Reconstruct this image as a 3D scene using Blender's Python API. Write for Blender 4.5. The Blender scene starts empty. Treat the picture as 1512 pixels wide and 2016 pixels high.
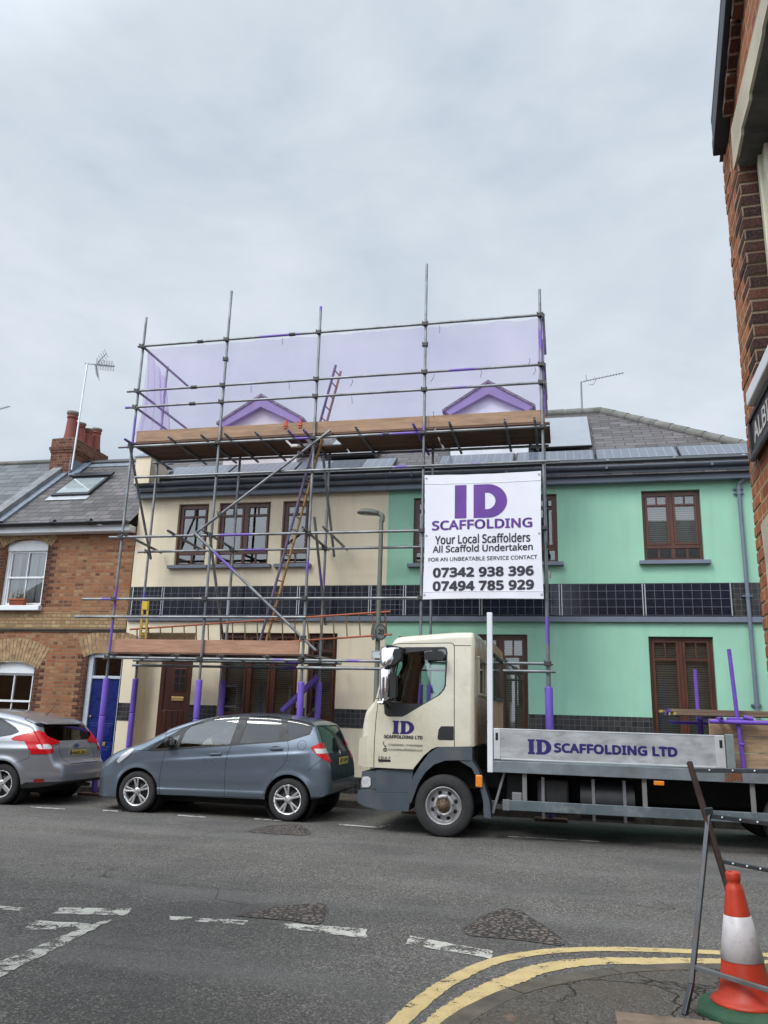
import bpy, bmesh, math, random
from mathutils import Vector, Matrix
random.seed(7)
SC = bpy.context.scene
COL = SC.collection
R = math.radians
# ---------------------------------------------------------------- camera
cr, cu, cf = (Vector((0.97592927, 0.21629331, 0.02791537)), Vector((0.02665161, -0.245325, 0.96907447)),
              Vector((-0.21645266, 0.94500415, 0.24518441)))
FPX = 1572.33
CAM = Vector((0, 0, 1.6))
cd = bpy.data.cameras.new('camera'); cam = bpy.data.objects.new('camera', cd); COL.objects.link(cam)
cd.sensor_fit = 'VERTICAL'; cd.sensor_height = 36; cd.lens = FPX / 2016 * 36
cd.clip_start = .05; cd.clip_end = 2000
cam.matrix_world = Matrix(((cr.x, cu.x, -cf.x, 0), (cr.y, cu.y, -cf.y, 0), (cr.z, cu.z, -cf.z, 1.6), (0, 0, 0, 1)))
SC.camera = cam
# ---------------------------------------------------------------- sky, sun, exposure
SUN_EL = R(48)          # behind the camera, a little to the left; soft behind cloud
sd = bpy.data.lights.new('sun', 'SUN'); sun = bpy.data.objects.new('sun', sd); COL.objects.link(sun)
sd.energy = 1.5; sd.angle = R(18); sd.color = (1, .96, .9)
SUN_DIR = Vector((-.5 * math.cos(SUN_EL), -.866 * math.cos(SUN_EL), math.sin(SUN_EL))).normalized()
sun.rotation_euler = SUN_DIR.to_track_quat('Z', 'Y').to_euler()
W = bpy.data.worlds.new('World'); SC.world = W; W.use_nodes = True
nt = W.node_tree; nt.nodes.clear()
def wn(t, **k):
    n = nt.nodes.new(t)
    for a, b in k.items(): setattr(n, a, b)
    return n
L = nt.links.new
out = wn('ShaderNodeOutputWorld'); bg = wn('ShaderNodeBackground'); L(bg.outputs[0], out.inputs[0])
sky = wn('ShaderNodeTexSky', sky_type='NISHITA', sun_disc=False)
sky.sun_elevation = SUN_EL; sky.sun_rotation = math.atan2(SUN_DIR.x, SUN_DIR.y)
tc = wn('ShaderNodeTexCoord')
mp = wn('ShaderNodeMapping'); mp.inputs['Scale'].default_value = (1, 1, 2.0); L(tc.outputs['Generated'], mp.inputs[0])
n1 = wn('ShaderNodeTexNoise'); n1.inputs['Scale'].default_value = 2.6; n1.inputs['Detail'].default_value = 9; n1.inputs['Roughness'].default_value = .58; n1.inputs['Distortion'].default_value = .3
L(mp.outputs[0], n1.inputs[0])
n2 = wn('ShaderNodeTexNoise'); n2.inputs['Scale'].default_value = 8; n2.inputs['Detail'].default_value = 8; n2.inputs['Roughness'].default_value = .5
L(mp.outputs[0], n2.inputs[0])
mx = wn('ShaderNodeMath', operation='MULTIPLY_ADD'); L(n2.outputs[0], mx.inputs[0]); mx.inputs[1].default_value = .25; L(n1.outputs[0], mx.inputs[2])
cr_ = wn('ShaderNodeValToRGB'); L(mx.outputs[0], cr_.inputs[0])
e = cr_.color_ramp.elements
e[0].position = .45; e[0].color = (4.75, 5.5, 6.3, 1)
e[1].position = .80; e[1].color = (6.6, 7.15, 7.8, 1)
# cloud deck glows towards the hidden sun, behind the camera
dot = wn('ShaderNodeVectorMath', operation='DOT_PRODUCT'); L(tc.outputs['Generated'], dot.inputs[0]); dot.inputs[1].default_value = SUN_DIR
mr = wn('ShaderNodeMapRange'); L(dot.outputs['Value'], mr.inputs[0])
mr.inputs['From Min'].default_value = .30; mr.inputs['From Max'].default_value = 1; mr.inputs['To Min'].default_value = 1.0; mr.inputs['To Max'].default_value = 3.4
vm = wn('ShaderNodeVectorMath', operation='SCALE'); L(cr_.outputs[0], vm.inputs[0]); L(mr.outputs[0], vm.inputs['Scale'])
mixc = wn('ShaderNodeMix', data_type='RGBA'); mixc.inputs[0].default_value = .95
L(sky.outputs[0], mixc.inputs[6]); L(vm.outputs[0], mixc.inputs[7]); L(mixc.outputs[2], bg.inputs[0])
bg.inputs[1].default_value = .108
SC.view_settings.view_transform = 'Standard'; SC.view_settings.look = 'None'
SC.view_settings.exposure = .12; SC.view_settings.gamma = 1
SC.cycles.max_bounces = 8; SC.cycles.transparent_max_bounces = 16

# ---------------------------------------------------------------- measuring: photo point -> point on a known plane
def ray(x, y): return cr * ((x - 756) / FPX) - cu * ((y - 1008) / FPX) + cf
def onY(x, y, Y): d = ray(x, y); return CAM + d * ((Y - CAM.y) / d.y)
def onZ(x, y, Z=0): d = ray(x, y); return CAM + d * ((Z - CAM.z) / d.z)
def onX(x, y, X): d = ray(x, y); return CAM + d * ((X - CAM.x) / d.x)

# ---------------------------------------------------------------- materials
MATS = {}
class NT:
    def __init__(s, name):
        s.m = bpy.data.materials.new(name); s.m.use_nodes = True
        s.t = s.m.node_tree; s.b = s.t.nodes['Principled BSDF']; s.o = s.t.nodes['Material Output']
    def n(s, t, ins=None, **k):
        n = s.t.nodes.new(t)
        for a, b in k.items(): setattr(n, a, b)
        for a, b in (ins or {}).items():
            if isinstance(b, bpy.types.NodeSocket): s.t.links.new(b, n.inputs[a])
            else: n.inputs[a].default_value = b
        return n
    def l(s, a, b): s.t.links.new(a, b)
    def uv(s, sc=(1, 1, 1), rot=0):
        u = s.n('ShaderNodeUVMap', uv_map='UV')
        return s.n('ShaderNodeMapping', {'Vector': u.outputs[0], 'Scale': sc, 'Rotation': (0, 0, rot)}).outputs[0]
    def obj(s, sc=(1, 1, 1)):
        u = s.n('ShaderNodeTexCoord')
        return s.n('ShaderNodeMapping', {'Vector': u.outputs['Object'], 'Scale': sc}).outputs[0]
    def noise(s, v, scale, detail=4, rough=.55, dist=0):
        return s.n('ShaderNodeTexNoise', {'Vector': v, 'Scale': scale, 'Detail': detail, 'Roughness': rough, 'Distortion': dist}).outputs[0]
    def ramp(s, f, stops):
        r = s.n('ShaderNodeValToRGB', {'Fac': f}); el = r.color_ramp.elements
        while len(el) < len(stops): el.new(.5)
        for q, (p, c) in zip(el, stops):
            q.position = p; q.color = tuple(c)[:3] + (1,) if hasattr(c, '__len__') else (c, c, c, 1)
        return r.outputs[0]
    def mix(s, f, a, b, mode='MIX'):
        n = s.n('ShaderNodeMix', data_type='RGBA', blend_type=mode)
        for i, v in ((0, f), (6, a), (7, b)):
            if isinstance(v, bpy.types.NodeSocket): s.l(v, n.inputs[i])
            else: n.inputs[i].default_value = v if i == 0 else (tuple(v) + (1,) if len(v) == 3 else v)
        return n.outputs[2]
    def bump(s, h, dist=.01, strength=1.0, nrm=None):
        n = s.n('ShaderNodeBump', {'Height': h, 'Distance': dist, 'Strength': strength})
        if nrm is not None: s.l(nrm, n.inputs['Normal'])
        s.l(n.outputs[0], s.b.inputs['Normal']); return n.outputs[0]
    def set(s, **k):
        for a, v in k.items():
            a = {'col': 'Base Color', 'rough': 'Roughness', 'metal': 'Metallic', 'coat': 'Coat Weight', 'spec': 'Specular IOR Level', 'alpha': 'Alpha', 'trans': 'Transmission Weight', 'emis': 'Emission Color', 'emstr': 'Emission Strength'}[a]
            if isinstance(v, bpy.types.NodeSocket): s.l(v, s.b.inputs[a])
            else: s.b.inputs[a].default_value = (tuple(v) + (1,)) if hasattr(v, '__len__') and len(v) == 3 else v
        return s
def plain(name, col, rough=.5, metal=0, var=.12, scale=3.0, bump=0, bscale=60, coat=0, spec=.5, dirt=None, dscale=1.3, damt=.5, grain=None):
    """one real surface colour with soft wear, optional dirt patches and fine bump"""
    if name in MATS: return MATS[name]
    t = NT(name); v = t.obj(grain or (1, 1, 1)); f = t.noise(v, scale, 5)
    lo = tuple(c * (1 - var) for c in col); hi = tuple(min(1, c * (1 + var)) for c in col)
    c = t.ramp(f, [(.3, lo), (.7, hi)])
    if dirt is not None:
        g = t.noise(v, dscale, 6, .65)
        c = t.mix(t.ramp(g, [(.5, 0.0), (.72, damt)]), c, dirt)
    t.set(col=c, metal=metal, coat=coat, spec=spec)
    g2 = t.noise(v, scale * 2.7, 4)
    t.set(rough=t.ramp(g2, [(.3, max(.02, rough - .07)), (.7, min(1, rough + .07))]))
    if bump: t.bump(t.noise(v, bscale, 4), bump)
    MATS[name] = t.m; return t.m
def fin(name, t): MATS[name] = t.m; return t.m

# ---------------------------------------------------------------- objects
WM = {}
def thing(name, label, cat, loc=(0, 0, 0), rotz=0, group=None):
    o = bpy.data.objects.new(name, None); COL.objects.link(o)
    o.empty_display_size = .1; o.location = loc; o.rotation_euler = (0, 0, rotz)
    o['label'] = label; o['category'] = cat
    if group: o['group'] = group
    WM[o.name] = Matrix.Translation(Vector(loc)) @ Matrix.Rotation(rotz, 4, 'Z')
    return o
def tag(o, label=None, cat=None, group=None, kind=None):
    for k, v in (('label', label), ('category', cat), ('group', group), ('kind', kind)):
        if v: o[k] = v
    return o
class MB:
    """collects shapes for ONE mesh object; points are world coordinates unless build(local=True)"""
    def __init__(s): s.v = []; s.f = []; s.mi = []; s.sm = []
    def add(s, vs, fs, mi=0, smooth=False):
        b = len(s.v); s.v += [Vector(p) for p in vs]
        for f in fs: s.f.append([b + i for i in f]); s.mi.append(mi); s.sm.append(smooth)
        return s
    def box(s, x0, x1, y0, y1, z0, z1, mi=0):
        x0, x1 = sorted((x0, x1)); y0, y1 = sorted((y0, y1)); z0, z1 = sorted((z0, z1))
        return s.add([(x0, y0, z0), (x1, y0, z0), (x1, y1, z0), (x0, y1, z0), (x0, y0, z1), (x1, y0, z1), (x1, y1, z1), (x0, y1, z1)],
                     [(0, 3, 2, 1), (4, 5, 6, 7), (0, 1, 5, 4), (1, 2, 6, 5), (2, 3, 7, 6), (3, 0, 4, 7)], mi)
    def obox(s, c, ux, uy, uz, hx, hy, hz, mi=0):
        c = Vector(c); ux, uy, uz = Vector(ux).normalized() * hx, Vector(uy).normalized() * hy, Vector(uz).normalized() * hz
        return s.add([c - ux - uy - uz, c + ux - uy - uz, c + ux + uy - uz, c - ux + uy - uz, c - ux - uy + uz, c + ux - uy + uz, c + ux + uy + uz, c - ux + uy + uz],
                     [(0, 3, 2, 1), (4, 5, 6, 7), (0, 1, 5, 4), (1, 2, 6, 5), (2, 3, 7, 6), (3, 0, 4, 7)], mi)
    def bar(s, a, b, w, h, up=(0, 0, 1), mi=0):
        a, b = Vector(a), Vector(b); d = (b - a); n = d.normalized(); u = Vector(up)
        x = n.cross(u)
        if x.length < 1e-3: x = n.cross(Vector((0, 1, 0)))
        x.normalize(); u = x.cross(n)
        return s.obox((a + b) / 2, d, x, u, d.length / 2, w / 2, h / 2, mi)
    def tube(s, a, b, r, n=10, r2=None, mi=0, hollow=False):
        a, b = Vector(a), Vector(b); d = (b - a).normalized()
        x = d.orthogonal().normalized(); y = d.cross(x); r2 = r if r2 is None else r2
        vs = []
        for p, q in ((a, r), (b, r2)):
            for i in range(n):
                t = 2 * math.pi * i / n; vs.append(p + x * q * math.cos(t) + y * q * math.sin(t))
        base = len(s.v)
        s.add(vs, [(i, (i + 1) % n, n + (i + 1) % n, n + i) for i in range(n)], mi, True)
        if hollow:
            for k, (p, q, dd) in enumerate(((a, r, d), (b, r2, -d))):
                ri = [p + (x * math.cos(2 * math.pi * i / n) + y * math.sin(2 * math.pi * i / n)) * q * .82 for i in range(n)]
                dp = [c + dd * .03 for c in ri]; o = [p + (c - p) / .82 for c in ri]
                s.add(o + ri + dp, [(i, (i + 1) % n, n + (i + 1) % n, n + i) for i in range(n)] + [(n + i, n + (i + 1) % n, 2 * n + (i + 1) % n, 2 * n + i) for i in range(n)] + [tuple(range(2 * n, 3 * n))], mi)
        else:
            s.add(vs[:n], [tuple(range(n))[::-1]], mi); s.add(vs[n:], [tuple(range(n))], mi)
        return s
    def path(s, pts, r, n=8, mi=0):
        pts = [Vector(p) for p in pts]; rings = []; x = None
        for i, p in enumerate(pts):
            d = (pts[min(i + 1, len(pts) - 1)] - pts[max(i - 1, 0)]).normalized()
            x = d.orthogonal().normalized() if x is None else (x - d * x.dot(d)).normalized()
            y = d.cross(x); rr = r[i] if hasattr(r, '__len__') else r
            rings.append([p + (x * math.cos(2 * math.pi * k / n) + y * math.sin(2 * math.pi * k / n)) * rr for k in range(n)])
        vs = [q for g in rings for q in g]; fs = []
        for i in range(len(pts) - 1):
            for k in range(n): fs.append((i * n + k, i * n + (k + 1) % n, (i + 1) * n + (k + 1) % n, (i + 1) * n + k))
        s.add(vs, fs, mi, True); s.add(rings[0], [tuple(range(n))[::-1]], mi); s.add(rings[-1], [tuple(range(n))], mi); return s
    def lathe(s, prof, c, axis=(0, 0, 1), n=32, mi=0, smooth=True, start=None):
        """prof: (r, h) along axis from c"""
        c = Vector(c); ax = Vector(axis).normalized(); x = Vector(start).normalized() if start else ax.orthogonal().normalized(); y = ax.cross(x); vs = []
        for r, h in prof:
            for k in range(n):
                t = 2 * math.pi * k / n; vs.append(c + ax * h + (x * math.cos(t) + y * math.sin(t)) * r)
        fs = []
        for i in range(len(prof) - 1):
            for k in range(n): fs.append((i * n + k, i * n + (k + 1) % n, (i + 1) * n + (k + 1) % n, (i + 1) * n + k))
        return s.add(vs, fs, mi, smooth)
    def prism(s, poly, axis, d0, d1, mi=0, msides=None, smooth=False):
        """poly in the plane normal to axis: 'y' -> (x,z), 'x' -> (y,z), 'z' -> (x,y)"""
        def P(a, b, d): return {'y': (a, d, b), 'x': (d, a, b), 'z': (a, b, d)}[axis]
        n = len(poly); vs = [P(a, b, d0) for a, b in poly] + [P(a, b, d1) for a, b in poly]
        s.add(vs, [tuple(range(n)), tuple(range(2 * n - 1, n - 1, -1))], mi)
        s.add(vs, [(i, n + i, n + (i + 1) % n, (i + 1) % n) for i in range(n)], mi if msides is None else msides, smooth)
        return s
    def quad(s, *p, mi=0, smooth=False): return s.add(p, [tuple(range(len(p)))], mi, smooth)
    def build(s, name, mats, parent=None, local=False, bevel=0, seg=2, fix=True, weld=False, uvf=None, smooth_all=None, tagd=None):
        me = bpy.data.meshes.new(name); vs = s.v
        if parent is not None and not local:
            inv = WM[parent.name].inverted(); vs = [inv @ p for p in vs]
        me.from_pydata([tuple(p) for p in vs], [], s.f)
        for m in (mats if isinstance(mats, (list, tuple)) else [mats]): me.materials.append(m)
        for p, i, q in zip(me.polygons, s.mi, s.sm): p.material_index = i; p.use_smooth = q if smooth_all is None else smooth_all
        if fix or weld:
            bm = bmesh.new(); bm.from_mesh(me)
            if weld: bmesh.ops.remove_doubles(bm, verts=bm.verts, dist=1e-5)
            if fix: bmesh.ops.recalc_face_normals(bm, faces=bm.faces)
            bm.to_mesh(me); bm.free()
        boxuv(me, uvf)
        return link(name, me, parent, bevel, seg)
def boxuv(me, uvf=None):
    if not me.uv_layers: me.uv_layers.new(name='UV')
    uv = me.uv_layers[0].data
    for p in me.polygons:
        n = p.normal; ax = max(range(3), key=lambda i: abs(n[i]))
        for li in p.loop_indices:
            c = me.vertices[me.loops[li].vertex_index].co
            if uvf: uv[li].uv = uvf(c, n)
            elif ax == 2: uv[li].uv = (c.x, c.y)
            elif ax == 1: uv[li].uv = (c.x, c.z)
            else: uv[li].uv = (c.y, c.z)
def link(name, me, parent=None, bevel=0, seg=2):
    o = bpy.data.objects.new(name, me); COL.objects.link(o)
    if parent is not None:
        o.parent = parent; WM[o.name] = WM[parent.name]
    else: WM[o.name] = Matrix.Identity(4)
    if bevel:
        b = o.modifiers.new('bevel', 'BEVEL'); b.width = bevel; b.segments = seg; b.limit_method = 'ANGLE'; b.angle_limit = R(40)
    return o
def each(shapes, name, mats, parent, **k): return [MB().box(*q).build(name, mats, parent, **k) for q in shapes]
def copy_tree(o, parent=None):
    c = o.copy(); COL.objects.link(c); c.parent = parent; WM[c.name] = Matrix.Identity(4)
    for ch in list(o.children): copy_tree(ch, c)
    return c
def copy_thing(o, loc, label=None, rotz=None):
    c = copy_tree(o); c.location = loc
    if rotz is not None: c.rotation_euler = (0, 0, rotz)
    if label: c['label'] = label
    return c
# lettering: a text or drawn glyph turned into a thin mesh lying in a plane
def flat_mesh(curve_ob, name, mat, parent, org, ux, uz, w, h, th=.0015, center=True, local=False, bold=0):
    dg = bpy.context.evaluated_depsgraph_get(); ev = curve_ob.evaluated_get(dg); me = bpy.data.meshes.new_from_object(ev)
    bpy.data.objects.remove(curve_ob)
    lay = {}
    if bold:                                                            # heavier strokes: the same outline laid eight times, shifted
        V = [v.co.copy() for v in me.vertices]; Fc = [tuple(p.vertices) for p in me.polygons]; vs, fs = [], []
        for k in range(9):
            d = (bold * math.cos(R(45 * k)), bold * math.sin(R(45 * k))) if k < 8 else (0, 0)
            fs += [tuple(i + len(vs) for i in f) for f in Fc]; vs += [(p.x + d[0], p.y + d[1], k) for p in V]
        me = bpy.data.meshes.new(name); me.from_pydata(vs, [], fs); lay = {v.index: v.co.z for v in me.vertices}
    xs = [v.co.x for v in me.vertices]; ys = [v.co.y for v in me.vertices]
    if not xs: return None
    x0, x1, y0, y1 = min(xs), max(xs), min(ys), max(ys)
    ux, uz = Vector(ux).normalized(), Vector(uz).normalized(); un = ux.cross(uz)
    sx = w / (x1 - x0); sy = h / (y1 - y0) if h else sx
    inv = Matrix.Identity(4) if (parent is None or local) else WM[parent.name].inverted()
    for v in me.vertices:
        a = (v.co.x - (x0 + x1) / 2) * sx if center else (v.co.x - x0) * sx
        b = (v.co.y - (y0 + y1) / 2) * sy if center else (v.co.y - y0) * sy
        v.co = inv @ (Vector(org) + ux * a + uz * b + un * (th + lay.get(v.index, 0) * .00012))
    me.materials.clear(); me.materials.append(mat); me.update(); boxuv(me)
    return link(name, me, parent)
try:
    ARIAL = bpy.data.fonts.load(bpy.utils.system_resource('DATAFILES', path='fonts') + '/NotoSansHebrew-Regular.woff2')   # Blender's own bundled sans (Latin letters included)
except Exception:
    ARIAL = None
def text(name, s, mat, parent, org, ux, uz, w, h, bold=0.0, th=.0015, center=True, local=False, space=1.0):
    cu_ = bpy.data.curves.new('t', 'FONT'); cu_.body = s; cu_.font = ARIAL or cu_.font; cu_.fill_mode = 'BOTH'; cu_.space_character = space; cu_.resolution_u = 4
    o = bpy.data.objects.new('t', cu_); COL.objects.link(o)
    bpy.context.view_layer.update()
    return flat_mesh(o, name, mat, parent, org, ux, uz, w, h, th, center, local, bold)
def glyph(name, loops, mat, parent, org, ux, uz, w, h=None, th=.0015, center=True, local=False):
    cu_ = bpy.data.curves.new('g', 'CURVE'); cu_.dimensions = '2D'; cu_.fill_mode = 'BOTH'
    for lp in loops:
        sp = cu_.splines.new('POLY'); sp.points.add(len(lp) - 1); sp.use_cyclic_u = True
        for p, q in zip(sp.points, lp): p.co = (q[0], q[1], 0, 1)
    o = bpy.data.objects.new('g', cu_); COL.objects.link(o); bpy.context.view_layer.update()
    return flat_mesh(o, name, mat, parent, org, ux, uz, w, h, th, center, local)
def arc(cx, cy, rx, ry, a0, a1, n=10):
    return [(cx + rx * math.cos(R(a0 + (a1 - a0) * i / n)), cy + ry * math.sin(R(a0 + (a1 - a0) * i / n))) for i in range(n + 1)]
SLAB_I = [(0, 0), (.5, 0), (.5, .13), (.42, .13), (.42, .87), (.5, .87), (.5, 1), (0, 1), (0, .87), (.08, .87), (.08, .13), (0, .13)]
SLAB_D = [[(.58, 0)] + arc(1.05, .5, .62, .5, -90, 90, 14) + [(.58, 1), (.58, .87), (.66, .87), (.66, .13), (.58, .13)],
          [(1.0, .17)] + arc(1.04, .5, .26, .33, -85, 85, 10) + [(1.0, .83)]]
SANS_ID = [[(0, 0), (.36, 0), (.36, 1), (0, 1)], [(.58, 0)] + arc(1.02, .5, .58, .5, -90, 90, 16) + [(.58, 1)], [(.93, .25)] + arc(.98, .5, .27, .25, -90, 90, 12) + [(.93, .75)]]
# ================================================================ surface materials
def brick_mat(name, cols, mortar, bw=.225, rh=.075, ms=.006, vary=.5, blotch=None, rough=.9, bumpd=.006, squash=True):
    t = NT(name); v = t.uv()
    def br(c1, c2, m, bias=0.0):
        return t.n('ShaderNodeTexBrick', {'Vector': v, 'Color1': c1 + (1,), 'Color2': c2 + (1,), 'Mortar': m + (1,), 'Scale': 1, 'Mortar Size': ms, 'Mortar Smooth': .25, 'Bias': bias, 'Brick Width': bw, 'Row Height': rh},
                   offset=.5, offset_frequency=2, squash=.52 if squash else 1, squash_frequency=2)
    a = br((0, 0, 0), (1, 1, 1), (.5, .5, .5))
    tone = t.ramp(a.outputs['Color'], [(i / (len(cols) - 1) * .94 + .03, c) for i, c in enumerate(cols)])
    if blotch is not None:
        g = t.noise(t.uv((1, 2.2, 1)), .8, 5, .6)
        tone = t.mix(t.ramp(g, [(.45, 0.0), (.7, .6)]), tone, blotch)
    g2 = t.noise(t.uv(), 22, 4, .65)
    tone = t.mix(t.ramp(g2, [(.35, 0.0), (.75, .55)]), tone, tuple(c * .5 for c in cols[0]))
    g4 = t.noise(t.uv(), 70, 3, .6)
    tone = t.mix(t.ramp(g4, [(.45, 0.0), (.8, .45)]), tone, tuple(min(1, c * 1.5 + .03) for c in cols[-1]))
    wob = t.noise(t.uv(), 40, 3)
    mfac = t.n('ShaderNodeMath', {0: a.outputs['Fac'], 1: t.ramp(wob, [(.3, .75), (.6, 1.0)])}, operation='MULTIPLY').outputs[0]
    mcol = t.mix(t.ramp(t.noise(t.uv(), 3, 4), [(.3, 0.0), (.7, .6)]), mortar, tuple(c * .55 for c in mortar))
    col = t.mix(mfac, tone, mcol)
    st = t.noise(t.uv((1, .35, 1)), 1.1, 5, .6)
    col = t.mix(t.ramp(st, [(.5, 0.0), (.8, .35)]), col, (.05, .04, .035))
    t.set(col=col, rough=rough, spec=.25)
    h = t.n('ShaderNodeMath', {0: t.n('ShaderNodeMath', {0: 1.0, 1: a.outputs['Fac']}, operation='SUBTRACT').outputs[0], 1: g2, 2: 0}, operation='MULTIPLY_ADD').outputs[0]
    hh = t.n('ShaderNodeMath', {0: g2, 1: .5, 2: t.n('ShaderNodeMath', {0: 1.0, 1: a.outputs['Fac']}, operation='SUBTRACT').outputs[0]}, operation='MULTIPLY_ADD').outputs[0]
    t.bump(hh, bumpd, .8)
    return fin(name, t)
BRK = brick_mat('terrace_brick', [(.13, .052, .032), (.31, .112, .05), (.37, .155, .072), (.27, .115, .06), (.42, .25, .125), (.34, .125, .055)], (.27, .21, .145), blotch=(.36, .19, .09), ms=.0085)
BUFF = brick_mat('buff_brick', [(.26, .16, .08), (.40, .28, .14), (.32, .17, .08), (.47, .34, .18)], (.20, .16, .11), ms=.0085)
QUOIN = brick_mat('dark_red_brick', [(.055, .018, .012), (.10, .03, .018), (.14, .05, .03)], (.19, .15, .11))
CHIM = brick_mat('chimney_brick', [(.07, .025, .02), (.14, .045, .032), (.20, .085, .055)], (.25, .19, .13))
NEARB = brick_mat('near_brick', [(.24, .075, .035), (.38, .125, .055), (.44, .165, .065), (.30, .10, .06)], (.50, .35, .20), ms=.0075, bumpd=.014)
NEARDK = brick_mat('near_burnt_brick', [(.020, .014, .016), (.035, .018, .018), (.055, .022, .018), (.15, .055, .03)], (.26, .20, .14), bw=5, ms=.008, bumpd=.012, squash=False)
NEARGR = brick_mat('near_grey_brick', [(.09, .085, .095), (.13, .12, .13)], (.30, .21, .12), bumpd=.01)
def slate_mat(name, c, moss=(.10, .11, .06), bw=.30, rh=.21):
    t = NT(name); v = t.uv()
    a = t.n('ShaderNodeTexBrick', {'Vector': v, 'Color1': tuple(x * .6 for x in c) + (1,), 'Color2': tuple(x * 1.45 for x in c) + (1,), 'Mortar': tuple(x * .22 for x in c) + (1,), 'Scale': 1, 'Mortar Size': .011, 'Mortar Smooth': .15, 'Brick Width': bw, 'Row Height': rh}, offset=.5)
    col = t.mix(t.ramp(t.noise(v, 1.3, 5), [(.4, 0.0), (.75, .7)]), a.outputs[0], tuple(x * .55 for x in c))
    col = t.mix(t.ramp(t.noise(v, 5, 6, .7), [(.55, 0.0), (.8, .5)]), col, moss)
    t.set(col=col, rough=.5, spec=.4)
    sep = t.n('ShaderNodeSeparateXYZ', {0: v}); fr = t.n('ShaderNodeMath', {0: sep.outputs[1], 1: rh}, operation='MODULO').outputs[0]
    fr = t.n('ShaderNodeMath', {0: fr, 1: -1.0 / rh}, operation='MULTIPLY').outputs[0]
    h = t.n('ShaderNodeMath', {0: fr, 1: t.n('ShaderNodeMath', {0: a.outputs[1], 1: -1.0}, operation='MULTIPLY').outputs[0]}, operation='ADD').outputs[0]
    h = t.n('ShaderNodeMath', {0: t.noise(v, 9, 4), 1: .6, 2: h}, operation='MULTIPLY_ADD').outputs[0]
    t.bump(h, .018, .9)
    return fin(name, t)
SLATE = slate_mat('weathered_slate', (.105, .094, .092))
SLATE2 = slate_mat('lighter_slate', (.105, .11, .116), bw=.5, rh=.25)
SLATE3 = slate_mat('grey_slate', (.115, .102, .102), bw=.42, rh=.2)
def render_mat(name, c):
    t = NT(name); v = t.uv()
    lo = tuple(x * .9 for x in c); hi = tuple(min(1, x * 1.06) for x in c)
    col = t.ramp(t.noise(v, .7, 6, .6), [(.3, lo), (.7, hi)])
    streak = t.noise(t.uv((3, .25, 1)), 1.2, 6, .6)
    col = t.mix(t.ramp(streak, [(.50, 0.0), (.80, .36)]), col, tuple(x * .62 for x in c))
    t.set(col=col, rough=.9, spec=.2); t.bump(t.noise(v, 120, 4, .7), .003, .7)
    return fin(name, t)
CREAM = render_mat('cream_render', (.79, .69, .515))
GREEN = render_mat('mint_green_render', (.325, .585, .435))
def tile_mat():
    t = NT('dark_glazed_tile'); v = t.uv()
    a = t.n('ShaderNodeTexBrick', {'Vector': v, 'Color1': (.012, .013, .016, 1), 'Color2': (.042, .04, .039, 1), 'Mortar': (.12, .11, .105, 1), 'Scale': 1, 'Mortar Size': .0035, 'Mortar Smooth': .1, 'Brick Width': .1, 'Row Height': .1}, offset=0)
    t.set(col=a.outputs[0], rough=t.ramp(t.noise(v, 7, 4), [(.3, .25), (.7, .5)])); t.bump(a.outputs[1], -.002)
    return fin('dark_glazed_tile', t)
TILE = tile_mat()
def solar_mat(name, w, h, nx, ny, bus=3, pale=False):
    """cells printed on the panel: dark blue-black squares, thin silver lines (a pattern of the panel itself); pale cells carry painted sky reflection"""
    t = NT(name); v = t.uv()
    def grid(bw, rh, ms):
        return t.n('ShaderNodeTexBrick', {'Vector': v, 'Color1': (0, 0, 0, 1), 'Color2': (0, 0, 0, 1), 'Mortar': (1, 1, 1, 1), 'Scale': 1, 'Mortar Size': ms, 'Mortar Smooth': 0, 'Brick Width': bw, 'Row Height': rh}, offset=0).outputs[1]
    g = grid(w / nx, h / ny, .0034); b = grid(w * 9, h / ny / bus, .0016)
    cell = t.ramp(t.noise(v, 9, 3), [(.3, (.006, .007, .014)), (.7, (.012, .014, .026))] if not pale else [(.3, (.09, .105, .135)), (.7, (.12, .14, .18))])  # pale: grazing sky reflection put into the cell colour
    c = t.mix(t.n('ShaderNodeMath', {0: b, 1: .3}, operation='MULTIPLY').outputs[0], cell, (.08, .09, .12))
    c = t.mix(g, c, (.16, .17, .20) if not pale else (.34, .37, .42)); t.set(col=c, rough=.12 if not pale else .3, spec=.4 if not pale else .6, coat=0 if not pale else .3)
    return fin(name, t)
def wood_mat(name, c, sc=(1, 1, 1), rough=.6, stain=(.05, .04, .035), samt=.5, coat=0, var=.3):
    t = NT(name); v = t.obj(sc)
    n = t.noise(v, 5, 6, .65, .6)
    col = t.ramp(n, [(.3, tuple(x * (1 - var) for x in c)), (.7, tuple(min(1, x * (1 + var)) for x in c))])
    col = t.mix(t.ramp(t.noise(t.obj(tuple(s * .4 + .2 for s in sc)), 2.3, 6, .7), [(.5, 0.0), (.78, samt)]), col, stain)
    t.set(col=col, rough=rough, coat=coat); t.bump(n, .002, .6)
    return fin(name, t)
BROWN = wood_mat('brown_stained_wood', (.085, .028, .016), (1, 1, .4), rough=.38, samt=.2)
DOORB = wood_mat('dark_brown_door', (.055, .018, .012), (2, 2, .25), rough=.35, samt=.2)
BOARD = wood_mat('scaffold_board', (.34, .215, .135), (.35, 3, 3), rough=.85, samt=.4)
BOARDP = wood_mat('pinkish_board', (.42, .23, .15), (.35, 3, 3), rough=.9, samt=.35)
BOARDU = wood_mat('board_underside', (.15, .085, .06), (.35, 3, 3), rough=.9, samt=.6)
TIMBER = wood_mat('pale_timber', (.33, .22, .13), (.4, 3, 3), rough=.85, samt=.8, var=.4)
PLY = wood_mat('weathered_plywood', (.36, .23, .12), (2, 2, .35), rough=.85, stain=(.10, .045, .02), samt=.8)
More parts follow.
